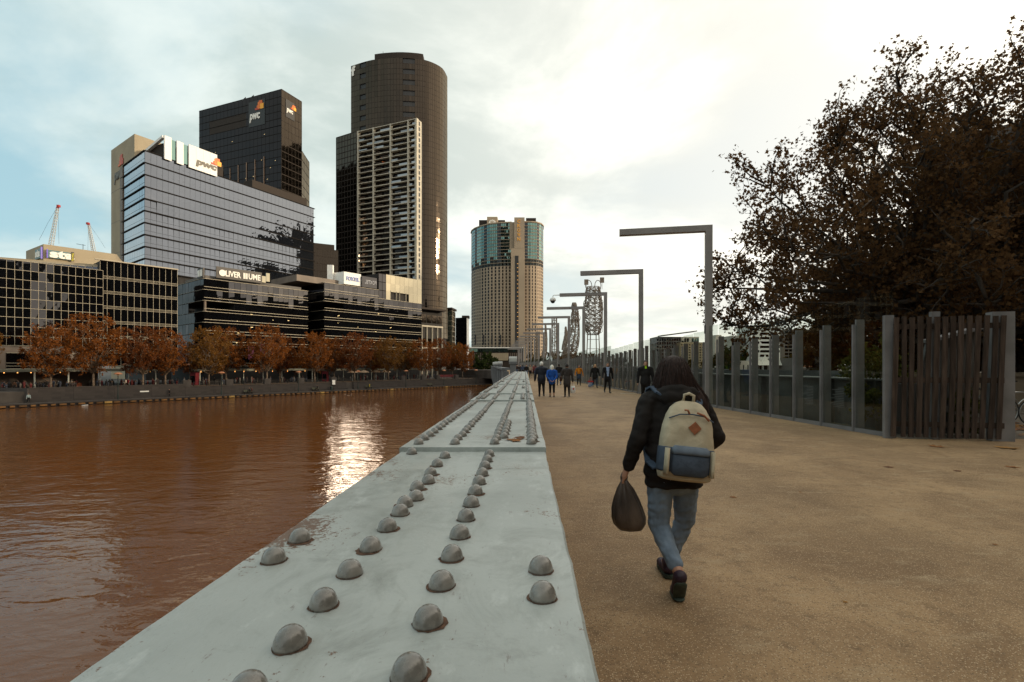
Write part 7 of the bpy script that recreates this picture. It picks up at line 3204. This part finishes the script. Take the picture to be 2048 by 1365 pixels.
# jacket with hood
mb = MB()
capsule(mb, V(1.04, 3.5, 0.92), V(1.04, 3.5, 0.98), 0.170, 0.172, 18, (1.12, 0.78))
capsule(mb, V(1.035, 3.5, 0.98), V(1.035, 3.495, 1.20), 0.170, 0.168, 18, (1.12, 0.74))
jb = MB()
jb.lathe([(0.97, 0.0), (1.0, 0.015), (0.97, 0.055), (1.02, 0.08), (1.0, 0.26), (0.9, 0.3)], 30)
mb.add([(1.04 + x * 0.202, 3.497 + y * 0.148, 0.715 + z) for x, y, z in jb.v], jb.f)
capsule(mb, V(1.035, 3.495, 1.20), V(1.035, 3.50, 1.28), 0.165, 0.13, 18, (1.18, 0.74))
capsule(mb, shL + V(0.03, 0, 0), shR - V(0.03, 0, 0), 0.072, 0.072, 12)
capsule(mb, shL, V(1.0, 3.5, 1.37), 0.066, 0.062, 10)
capsule(mb, shR, V(1.07, 3.5, 1.37), 0.066, 0.062, 10)
for a, b_, ra, rb in ((shL, elL, 0.072, 0.062), (elL, elL.lerp(wrL, 0.92), 0.062, 0.046), (shR, elR, 0.072, 0.062), (elR, elR.lerp(wrR, 0.94), 0.062, 0.046)):
    capsule(mb, a, b_, ra, rb, 12)
# hood bunched behind the neck
for k in range(9):
    a = -2.6 + 5.2 * k / 8
    q0 = V(1.035 + 0.135 * math.sin(a), 3.49 - 0.085 * math.cos(a) - 0.02, 1.345 + 0.035 * math.cos(a))
    a2 = -2.6 + 5.2 * (k + 1) / 8
    q1 = V(1.035 + 0.135 * math.sin(a2), 3.49 - 0.085 * math.cos(a2) - 0.02, 1.345 + 0.035 * math.cos(a2))
    if k < 8:
        capsule(mb, q0, q1, 0.045, 0.045, 10)
capsule(mb, V(0.975, 3.395, 1.345), V(1.085, 3.395, 1.345), 0.066, 0.066, 12, (1, 0.85))
capsule(mb, V(1.0, 3.385, 1.285), V(1.07, 3.385, 1.285), 0.045, 0.045, 12)
jk = part(mb, 'jacket', jacket_m, 0.009, 3, 0.011, 11, stretch=(1, 1, 1.5))
# hair: one falling mass, wider at the neck and longer over the right shoulder
hs_ = [(1.622, 1.045, 0.012, 3.520, 0.015), (1.614, 1.044, 0.045, 3.518, 0.050), (1.595, 1.042, 0.075, 3.516, 0.080), (1.565, 1.040, 0.096, 3.513, 0.100),
       (1.525, 1.039, 0.112, 3.508, 0.108), (1.48, 1.040, 0.128, 3.500, 0.110), (1.44, 1.043, 0.145, 3.492, 0.108), (1.40, 1.052, 0.163, 3.480, 0.102),
       (1.36, 1.072, 0.170, 3.465, 0.096), (1.32, 1.105, 0.150, 3.450, 0.088), (1.28, 1.145, 0.115, 3.436, 0.074), (1.24, 1.180, 0.080, 3.424, 0.056), (1.20, 1.206, 0.046, 3.416, 0.036), (1.17, 1.222, 0.014, 3.414, 0.012)]
nn = 90
vs, fs = [], []
fine = []
for i in range(len(hs_) * 3 - 2):
    q = i / 3
    k = min(len(hs_) - 2, int(q))
    f = q - k
    fine.append([hs_[k][j] + (hs_[k + 1][j] - hs_[k][j]) * f for j in range(5)])
for (z, cx, hw, cy, hd) in fine:
    for j in range(nn):
        w = 2 * math.pi * j / nn
        lo_ = max(0.0, 1.60 - z) / 0.4
        gr = 0.055 * noise.noise((math.cos(w) * 9, math.sin(w) * 9, z * 2.2)) + 0.035 * noise.noise((math.cos(w) * 22, math.sin(w) * 22, z * 3.0))
        k = 1 + gr * min(1, 0.3 + 1.4 * lo_)
        dz = -0.035 * lo_ * noise.noise((math.cos(w) * 6, math.sin(w) * 6, 4.0))
        vs.append((cx + hw * k * math.cos(w), cy + hd * k * math.sin(w), z + dz))
m_ = len(fine)
for i in range(m_ - 1):
    for j in range(nn):
        fs.append((i * nn + j, (i + 1) * nn + j, (i + 1) * nn + (j + 1) % nn, i * nn + (j + 1) % nn))
fs.append(tuple(range(nn)))
fs.append(tuple((m_ - 1) * nn + j for j in range(nn - 1, -1, -1)))
mb = MB()
mb.add(vs, fs)
hr = mb.build('hair', hair_m, woman, smooth=True)
rs = random.Random(9)
mb = MB()
for k in range(150):
    w = rs.uniform(math.pi * 0.98, math.pi * 2.08)
    i0 = rs.randrange(2, 16)
    i1 = min(m_ - 2, i0 + rs.randrange(9, 20))
    pts = []
    for i in range(i0, i1, 3):
        z, cx, hw, cy, hd = fine[i]
        pts.append(V(cx + hw * 1.025 * math.cos(w), cy + hd * 1.025 * math.sin(w), z))
    if len(pts) < 3:
        continue
    pts.append(pts[-1] + V(rs.gauss(0.006 * math.cos(w), 0.008), rs.gauss(-0.004, 0.006), -rs.uniform(0.015, 0.04)))
    n_ = len(pts)
    mb.tube(pts, [0.0024 * (1 - 0.8 * i / (n_ - 1)) + 0.0006 for i in range(n_)], 4)
mb.build('strands', hair_m, hr, smooth=True)
# shoes
purple = M('trainer_purple', (0.035, 0.015, 0.03), 0.6, var=0.3, vscale=25)
sole_m = M('trainer_sole', (0.04, 0.06, 0.045), 0.6, var=0.4, vscale=20)
mb = MB()
capsule(mb, V(1.055, 3.675, 0.058), V(1.05, 3.84, 0.045), 0.047, 0.040, 12, (1, 0.9))
capsule(mb, V(1.055, 3.68, 0.095), V(1.055, 3.70, 0.105), 0.043, 0.042, 12)
s1 = part(mb, 'shoe', purple, 0.006, 2, 0.002, 30)
mb = MB()
for (y_, r_) in ((3.66, 0.043), (3.70, 0.044), (3.75, 0.043), (3.80, 0.045), (3.845, 0.040)):
    mb.lathe([(r_ * 0.95, 0.0), (r_ * 1.04, 0.008), (r_ * 1.02, 0.028)], 20, (1.054, y_, 0.001 + 0.0004 * y_))
mb.build('sole', sole_m, s1)
mb = MB()
capsule(mb, V(1.003, 3.235, 0.185), V(1.012, 3.33, 0.055), 0.045, 0.042, 12)
capsule(mb, V(1.012, 3.33, 0.052), V(1.018, 3.39, 0.040), 0.042, 0.036, 12)
s2 = part(mb, 'shoe', purple, 0.006, 2, 0.002, 30)
mb = MB()
a, c = V(1.003, 3.195, 0.165), V(1.014, 3.305, 0.014)
capsule(mb, a + V(0, 0.03, -0.035), c + V(0, -0.012, 0.02), 0.043, 0.043, 14, (1, 0.34))
capsule(mb, c, V(1.018, 3.385, 0.016), 0.042, 0.040, 14, (1, 0.34))
mb.build('sole', sole_m, s2, smooth=True)

# ------------------------------------------------------------------ backpack
canvas_m = M('cream_canvas', (0.50, 0.42, 0.29), 0.85, var=0.12, vscale=9, bump=0.3, bscale=30)
blue_m = M('slate_blue_canvas', (0.052, 0.070, 0.100), 0.8, var=0.18, vscale=12, bump=0.3, bscale=40)
strap_m = M('strap_blue', (0.050, 0.075, 0.115), 0.8, var=0.15, vscale=20)
leather = M('tan_leather_patch', (0.30, 0.10, 0.04), 0.6, var=0.2, vscale=30)
BP = V(1.035, 3.262, 0.80)
bpk = thing('backpack', 'cream canvas backpack with a slate-blue lower pocket on the walking woman', 'backpack', BP)
tilt = Matrix.Rotation(R(6), 3, 'Y') @ Matrix.Rotation(R(-6), 3, 'X')


def loft(rows, n=32, e=3.2):
    """rows: (z, half width, half depth, y shift)"""
    vs, fs = [], []
    for (z, w, dpt, ys) in rows:
        for j in range(n):
            a = 2 * math.pi * j / n
            x = math.copysign(abs(math.cos(a)) ** (2 / e), math.cos(a)) * w
            y = math.copysign(abs(math.sin(a)) ** (2 / e), math.sin(a)) * dpt + ys
            vs.append(BP + tilt @ V(x * 0.93, y, z))
    for i in range(len(rows) - 1):
        for j in range(n):
            j2 = (j + 1) % n
            fs.append((i * n + j, i * n + j2, (i + 1) * n + j2, (i + 1) * n + j))
    fs.append(tuple(range(n - 1, -1, -1)))
    fs.append(tuple((len(rows) - 1) * n + j for j in range(n)))
    return vs, fs


rows = [(0.000, 0.150, 0.055, 0.0), (0.012, 0.175, 0.075, 0.0), (0.05, 0.186, 0.085, 0.0), (0.12, 0.190, 0.088, 0.0), (0.20, 0.188, 0.088, 0.0), (0.28, 0.183, 0.086, 0.002),
        (0.35, 0.172, 0.082, 0.004), (0.42, 0.152, 0.074, 0.010), (0.47, 0.125, 0.062, 0.016), (0.505, 0.09, 0.045, 0.022), (0.52, 0.05, 0.025, 0.026)]
rows2 = []
for (r0, r1) in zip(rows[:-1], rows[1:]):
    for q in (0, 0.25, 0.5, 0.75):
        rows2.append(tuple(r0[i] + (r1[i] - r0[i]) * q for i in range(4)))
rows2.append(rows[-1])
vs, fs = loft(rows2, 56)
vs = [v + V(0, -0.010, 0) * (noise.noise(v * 9) + 0.5 * noise.noise(v * 21)) + V(0.007, 0, 0) * noise.noise(v * 10) for v in vs]
mb = MB()
mb.add(vs, fs)
mb.build('main_bag', canvas_m, bpk, smooth=True)
vs, fs = loft([(0.055, 0.1905, 0.0905, 0.0), (0.065, 0.193, 0.0925, 0.0), (0.13, 0.1945, 0.093, 0.0), (0.205, 0.1925, 0.0925, 0.0), (0.212, 0.190, 0.0905, 0.0)])
mb = MB()
mb.add(vs, fs)
mb.build('lower_band', blue_m, bpk, smooth=True)
# front pocket with a puffed lid
vs, fs = loft([(0.035, 0.10, 0.02, -0.088), (0.05, 0.122, 0.035, -0.092), (0.10, 0.128, 0.042, -0.094), (0.16, 0.124, 0.040, -0.094), (0.195, 0.115, 0.028, -0.092)], 24, 3.0)
mb = MB()
mb.add(vs, fs)
pk = mb.build('front_pocket', blue_m, bpk, smooth=True)
vs, fs = loft([(0.172, 0.126, 0.043, -0.096), (0.190, 0.130, 0.045, -0.096), (0.212, 0.126, 0.036, -0.094), (0.226, 0.11, 0.018, -0.090)], 24, 3.0)
mb = MB()
mb.add(vs, fs)
mb.build('pocket_lid', M('faded_blue_canvas', (0.12, 0.15, 0.19), 0.8, var=0.15, vscale=15), pk, smooth=True)
for sx in (-1, 1):
    vs, fs = loft([(0.04, 0.012, 0.05, -0.055), (0.10, 0.013, 0.052, -0.055), (0.205, 0.012, 0.05, -0.055)], 12, 4)
    vs = [v + tilt @ V(0.145 * sx, -0.012, 0) for v in vs]
    mb = MB()
    mb.add(vs, fs)
    mb.build('side_piping', canvas_m, bpk, smooth=True)


def bp(x, y, z):
    return BP + tilt @ V(x, y, z)


# zip flap, puckers, diamond patch
mb = MB()
c = bp(0.02, -0.087, 0.345)
ux, uz = tilt @ V(0.707, 0, 0.707), tilt @ V(-0.707, 0, 0.707)
mb.obox(c, ux * 0.030, tilt @ V(0, 0.003, 0), uz * 0.030)
mb.build('patch', leather, bpk)
mb = MB()
mb.tube([bp(-0.145, -0.062, 0.395), bp(-0.08, -0.082, 0.425), bp(0, -0.084, 0.432), bp(0.08, -0.080, 0.425), bp(0.145, -0.062, 0.395)], 0.0045, 6)
mb.build('zip', strap_m, bpk)
for (x0, z0, x1, z1) in ((-0.05, 0.455, -0.02, 0.435), (0.03, 0.445, 0.11, 0.400)):
    mb = MB()
    mb.tube([bp(x0, -0.078, z0), bp((x0 + x1) / 2, -0.092, (z0 + z1) / 2 + 0.01), bp(x1, -0.082, z1)], 0.007, 6)
    mb.build('zip_pull', leather, bpk)
mb = MB()
mb.tube([bp(-0.035, 0.02, 0.515), bp(-0.032, 0.012, 0.56), bp(0, 0.010, 0.572), bp(0.032, 0.012, 0.56), bp(0.035, 0.02, 0.515)], 0.011, 8)
mb.build('carry_loop', canvas_m, bpk, smooth=True)
for sx in (-1, 1):
    sh = shL if sx < 0 else shR
    mb = MB()
    pts = [bp(0.05 * sx, 0.03, 0.485), bp(0.085 * sx, 0.055, 0.52), V(1.035 + 0.125 * sx, 3.405, 1.372), V(1.035 + 0.145 * sx, 3.47, 1.405), V(1.035 + 0.15 * sx, 3.56, 1.385), V(1.035 + 0.15 * sx, 3.63, 1.29),
           V(1.035 + 0.16 * sx, 3.635, 1.12), V(1.035 + 0.175 * sx, 3.56, 0.98), V(1.035 + 0.19 * sx, 3.42, 0.90), bp(0.17 * sx, 0.06, 0.06)]
    for a, b_ in zip(pts[:-1], pts[1:]):
        d = (b_ - a)
        up = V(0, -0.35, 1) if d.y > 0.02 or abs(d.z) < 0.05 else V(0, 1, 0.2)
        mb.bar(a - d * 0.06, b_ + d * 0.06, 0.052, 0.012, up=up)
    mb.build('shoulder_strap', strap_m, bpk)

# ------------------------------------------------------------------ plastic bag in her left hand
pb_m = bpy.data.materials.new('thin_grey_plastic')
pb_m.use_nodes = True
nt = pb_m.node_tree
pb = nt.nodes['Principled BSDF']
pb.inputs['Base Color'].default_value = (0.075, 0.062, 0.055, 1)
pb.inputs['Roughness'].default_value = 0.35
tcn = nt.nodes.new('ShaderNodeTexCoord')
bpn = nt.nodes.new('ShaderNodeBump')
bpn.inputs['Strength'].default_value = 0.6
bpn.inputs['Distance'].default_value = 0.02
nt.links.new(dn(11, 4, 0.6, (1.6, 1.6, 0.5)), bpn.inputs['Height'])
nt.links.new(bpn.outputs[0], pb.inputs['Normal'])
base = rampmix(dn(5, 4, 0.6, (1.5, 1.5, 0.6)), 0.35, 0.7, (0.05, 0.037, 0.030), (0.16, 0.12, 0.095))
nt.links.new(base, pb.inputs['Base Color'])
hp = haL + V(0.006, 0, -0.01)
pbt = thing('plastic_bag', 'thin grey plastic bag hanging from the walking woman\'s left hand', 'bag', (hp.x + 0.03, hp.y, 0.39))
prof = [(0.02, 0.0), (0.085, 0.006), (0.112, 0.04), (0.118, 0.09), (0.108, 0.15), (0.085, 0.22), (0.055, 0.29), (0.028, 0.335), (0.018, 0.355)]
mb = MB()
vs, fs = [], []
n = 40
for (r_, z) in prof:
    q = z / 0.355
    for j in range(n):
        w = 2 * math.pi * j / n
        f = 1 + (0.03 + 0.13 * q) * math.sin(7 * w + 2 * q) * (0.4 + 0.6 * q) + 0.05 * noise.noise((math.cos(w) * 2, math.sin(w) * 2, z * 9))
        vs.append((hp.x + 0.045 * (1 - q) ** 1.2 + r_ * f * math.cos(w), hp.y - 0.01 + r_ * 0.72 * f * math.sin(w), 0.392 + z))
for i in range(len(prof) - 1):
    for j in range(n):
        fs.append((i * n + j, i * n + (j + 1) % n, (i + 1) * n + (j + 1) % n, (i + 1) * n + j))
fs.append(tuple(range(n - 1, -1, -1)))
fs.append(tuple((len(prof) - 1) * n + j for j in range(n)))
mb.add(vs, fs)
mb.build('sack', pb_m, pbt, smooth=True)
for s__ in (-1, 1):
    mb = MB()
    mb.tube([(hp.x + 0.016 * s__, hp.y, 0.735), (hp.x + 0.020 * s__, hp.y, 0.765), (hp.x + 0.006 * s__, hp.y + 0.01, 0.79)], 0.008, 6)
    mb.build('handle', pb_m, pbt)
# ------------------------------------------------------------------ bicycles at the right edge
tyre = M('tyre', (0.02, 0.018, 0.017), 0.8)
rim_m = M('bicycle_alloy', (0.42, 0.41, 0.39), 0.3, 0.7)
frame_m = M('bicycle_frame', (0.05, 0.045, 0.045), 0.4)


def bicycle(label, x, y, rz, col):
    t = thing('bicycle', label, 'bicycle', (x, y, -0.01), 'parked bicycles')
    rot = Matrix.Rotation(rz, 3, 'Z')
    L = lambda a, b_, c: Vector((x, y, -0.01)) + rot @ Vector((a, b_, c))
    for wx in (-0.52, 0.52):
        mb = MB()
        mb.tube([L(wx + 0.335 * math.cos(u), 0, 0.345 + 0.335 * math.sin(u)) for u in [i * math.pi / 18 for i in range(37)]], 0.017, 8, cap=False)
        w_ = mb.build('wheel', tyre, t, smooth=True)
        mb = MB()
        mb.tube([L(wx + 0.312 * math.cos(u), 0, 0.345 + 0.312 * math.sin(u)) for u in [i * math.pi / 18 for i in range(37)]], 0.011, 6, cap=False)
        mb.build('rim', rim_m, w_, smooth=True)
        mb = MB()
        for i in range(18):
            u = i * math.pi / 9
            mb.tube([L(wx, 0.03 if i % 2 else -0.03, 0.345), L(wx + 0.305 * math.cos(u), 0, 0.345 + 0.305 * math.sin(u))], 0.0022, 3)
        mb.build('spokes', rim_m, w_)
        mb = MB()
        mb.tube([L(wx + 0.40 * math.cos(u), 0, 0.345 + 0.40 * math.sin(u)) for u in [0.5 + i * 0.19 for i in range(12)]], 0.014, 6)
        mb.build('mudguard', rim_m, t)
    mb = MB()
    bb_, seat, headt, headb, rear, front = L(-0.05, 0, 0.30), L(-0.2, 0, 0.82), L(0.36, 0, 0.86), L(0.39, 0, 0.70), L(-0.52, 0, 0.345), L(0.52, 0, 0.345)
    for a, c in ((bb_, seat), (seat, headt), (bb_, headb), (headt, headb)):
        mb.tube([a, c], 0.017, 8)
    for s__ in (-0.05, 0.05):
        o = rot @ Vector((0, s__, 0))
        mb.tube([bb_, rear + o], 0.011, 6)
        mb.tube([seat, rear + o], 0.010, 6)
        mb.tube([headb, front + o], 0.012, 6)
    mb.build('frame', col, t, smooth=True)
    mb = MB()
    capsule(mb, L(-0.30, 0, 0.95), L(-0.08, 0, 0.95), 0.06, 0.03, 10, (1, 0.6))
    mb.tube([seat, L(-0.22, 0, 0.93)], 0.013, 6)
    mb.build('saddle', tyre, t, smooth=True)
    mb = MB()
    mb.tube([L(0.30, -0.28, 1.0), L(0.36, -0.12, 1.02), L(0.35, 0, 1.0), L(0.36, 0.12, 1.02), L(0.30, 0.28, 1.0)], 0.012, 8)
    mb.tube([headt, L(0.35, 0, 1.0)], 0.014, 6)
    mb.build('handlebar', rim_m, t, smooth=True)
    mb = MB()
    mb.tube([L(-0.05, -0.09, 0.30), L(-0.05, 0.09, 0.30)], 0.012, 6)
    mb.tube([L(-0.05, 0.09, 0.30), L(0.08, 0.10, 0.20)], 0.010, 6)
    mb.tube([L(-0.05, -0.09, 0.30), L(-0.18, -0.10, 0.40)], 0.010, 6)
    mb.build('crank', rim_m, t)
    return t


bicycle('dark bicycle with a silver mudguard nearest to the timber screen', 12.42, 13.4, 0.06, frame_m)
bicycle('bicycle parked behind the one nearest to the timber screen', 13.72, 12.95, -0.1, M('bicycle_grey', (0.12, 0.12, 0.13), 0.4))
hoop = thing('bike_hoop', 'steel hoop that the bicycles lean against', 'bike rack', (12.9, 13.2, -0.01))
mb = MB()
mb.tube([(12.55, 13.2, -0.01), (12.55, 13.2, 0.75), (12.65, 13.2, 0.85), (13.15, 13.2, 0.85), (13.25, 13.2, 0.75), (13.25, 13.2, -0.01)], 0.025, 8)
mb.build('hoop', rim_m, hoop, smooth=True)
# low wall and hoarding behind the bikes
mb = MB()
mb.box(11.2, 18.5, -0.02, 26, 19.0, 1.15)
mb.box(11.2, 18.4, 1.15, 26, 19.1, 1.3)
props(mb.build('garden_wall', M('tan_wall', (0.20, 0.15, 0.10), 0.85, var=0.2, vscale=1.0)), 'low tan wall under the trees behind the bicycles', 'wall')
fnc = thing('picket_railing', 'dark picket railing behind the parked bicycles', 'railing', (13, 15.4, -0.02))
for k in range(26):
    mb = MB()
    x = 11.4 + k * 0.14
    mb.box(x, 15.4, -0.02, x + 0.025, 15.425, 1.15)
    mb.build('picket', black_paint, fnc)
for z in (0.15, 1.05):
    mb = MB()
    mb.box(11.3, 15.43, z, 15.2, 15.46, z + 0.04)
    mb.build('rail', black_paint, fnc)

# ------------------------------------------------------------------ fallen leaves
fl_m = [M('fallen_leaf_%d' % i, c, 0.8, var=0.25, vscale=20) for i, c in enumerate(((0.22, 0.085, 0.02), (0.14, 0.055, 0.02), (0.30, 0.14, 0.03)))]
star = [(0, -0.5), (0.18, -0.2), (0.5, -0.15), (0.28, 0.08), (0.34, 0.36), (0.08, 0.26), (0, 0.55), (-0.08, 0.26), (-0.34, 0.36), (-0.28, 0.08), (-0.5, -0.15), (-0.18, -0.2)]


def leaf(label, x, y, z, size, mi, seed, group):
    r = random.Random(seed)
    rz = r.uniform(0, 6.28)
    mb = MB()
    vs = [(0, 0, 0.012 * r.random() + 0.004)]
    for (a, c) in star:
        px, py = a * math.cos(rz) - c * math.sin(rz), a * math.sin(rz) + c * math.cos(rz)
        vs.append((px * size, py * size, 0.003 + 0.10 * size * r.random() * (a * a + c * c) * 3))
    n = len(star)
    mb.add([(x + v[0], y + v[1], z + v[2]) for v in vs], [(0, 1 + j, 1 + (j + 1) % n) for j in range(n)])
    props(mb.build('fallen_leaf', fl_m[mi]), label, 'leaf', group)


gd = [(1466, 995, 0.10, 'small brown leaf on the deck just right of the walking woman\'s hip'), (1777, 935, 0.16, 'brown leaf on the deck in front of the middle of the fence'),
      (1875, 894, 0.34, 'brown leaf pair before the middle of the timber screen'), (1915, 943, 0.12, 'thin brown leaf on the deck below the timber screen'),
      (2024, 935, 0.22, 'brown leaf on the deck near the right edge, lower one'), (2015, 897, 0.42, 'clump of orange leaf at the foot of the right screen post'),
      (1665, 873, 0.07, 'tiny leaf on the deck under the glass fence'), (1600, 985, 0.05, 'tiny leaf speck in the middle of the deck'), (2040, 860, 0.3, 'red-brown leaf beside the bicycle wheel'),
      (2030, 846, 0.3, 'leaf lying under the bicycle wheel'), (1990, 1090, 0.05, 'tiny leaf alone near the lower right of the deck'), (1690, 1205, 0.04, 'tiny pale leaf low on the deck')]
for k, (px, py, sz, lb) in enumerate(gd):
    x, y, _ = foot_at(px, py)
    leaf(lb, x, y, 0.0, sz, (0, 1, 0, 1, 0, 2, 0, 0, 1, 1, 0, 2)[k], 300 + k, 'fallen leaves on the deck')
for k, (x, y, lb) in enumerate(((-0.055, 1.99, 'orange-brown leaf on the girder plate, the one closest to the step'), (-0.02, 2.03, 'orange-brown leaf on the girder plate beside the last rivet row'), (-0.035, 1.96, 'curled brown leaf on the girder plate below the other two'))):
    leaf(lb, x, y, level(y), 0.055, k % 2, 340 + k, 'leaves on the girder')
r = random.Random(77)
mb = MB()
for k in range(420):
    x = r.uniform(10.6, 16)
    y = r.uniform(10.6, 17)
    if r.random() < 0.5:
        x, y = r.gauss(12.4, 0.6), r.gauss(12.5, 0.7)
    rz, sz = r.uniform(0, 6.28), r.uniform(0.06, 0.14)
    vs = [(0, 0, 0.01)] + [((a * math.cos(rz) - c * math.sin(rz)) * sz, (a * math.sin(rz) + c * math.cos(rz)) * sz, 0.004 + 0.2 * sz * r.random()) for a, c in star]
    mb.add([(x + v[0], y + v[1], v[2]) for v in vs], [(0, 1 + j, 1 + (j + 1) % 12) for j in range(12)], r.randrange(3))
o = mb.build('leaf_litter', fl_m)
props(o, 'litter of brown leaves scattered under the bicycles', 'leaves', kind='stuff')
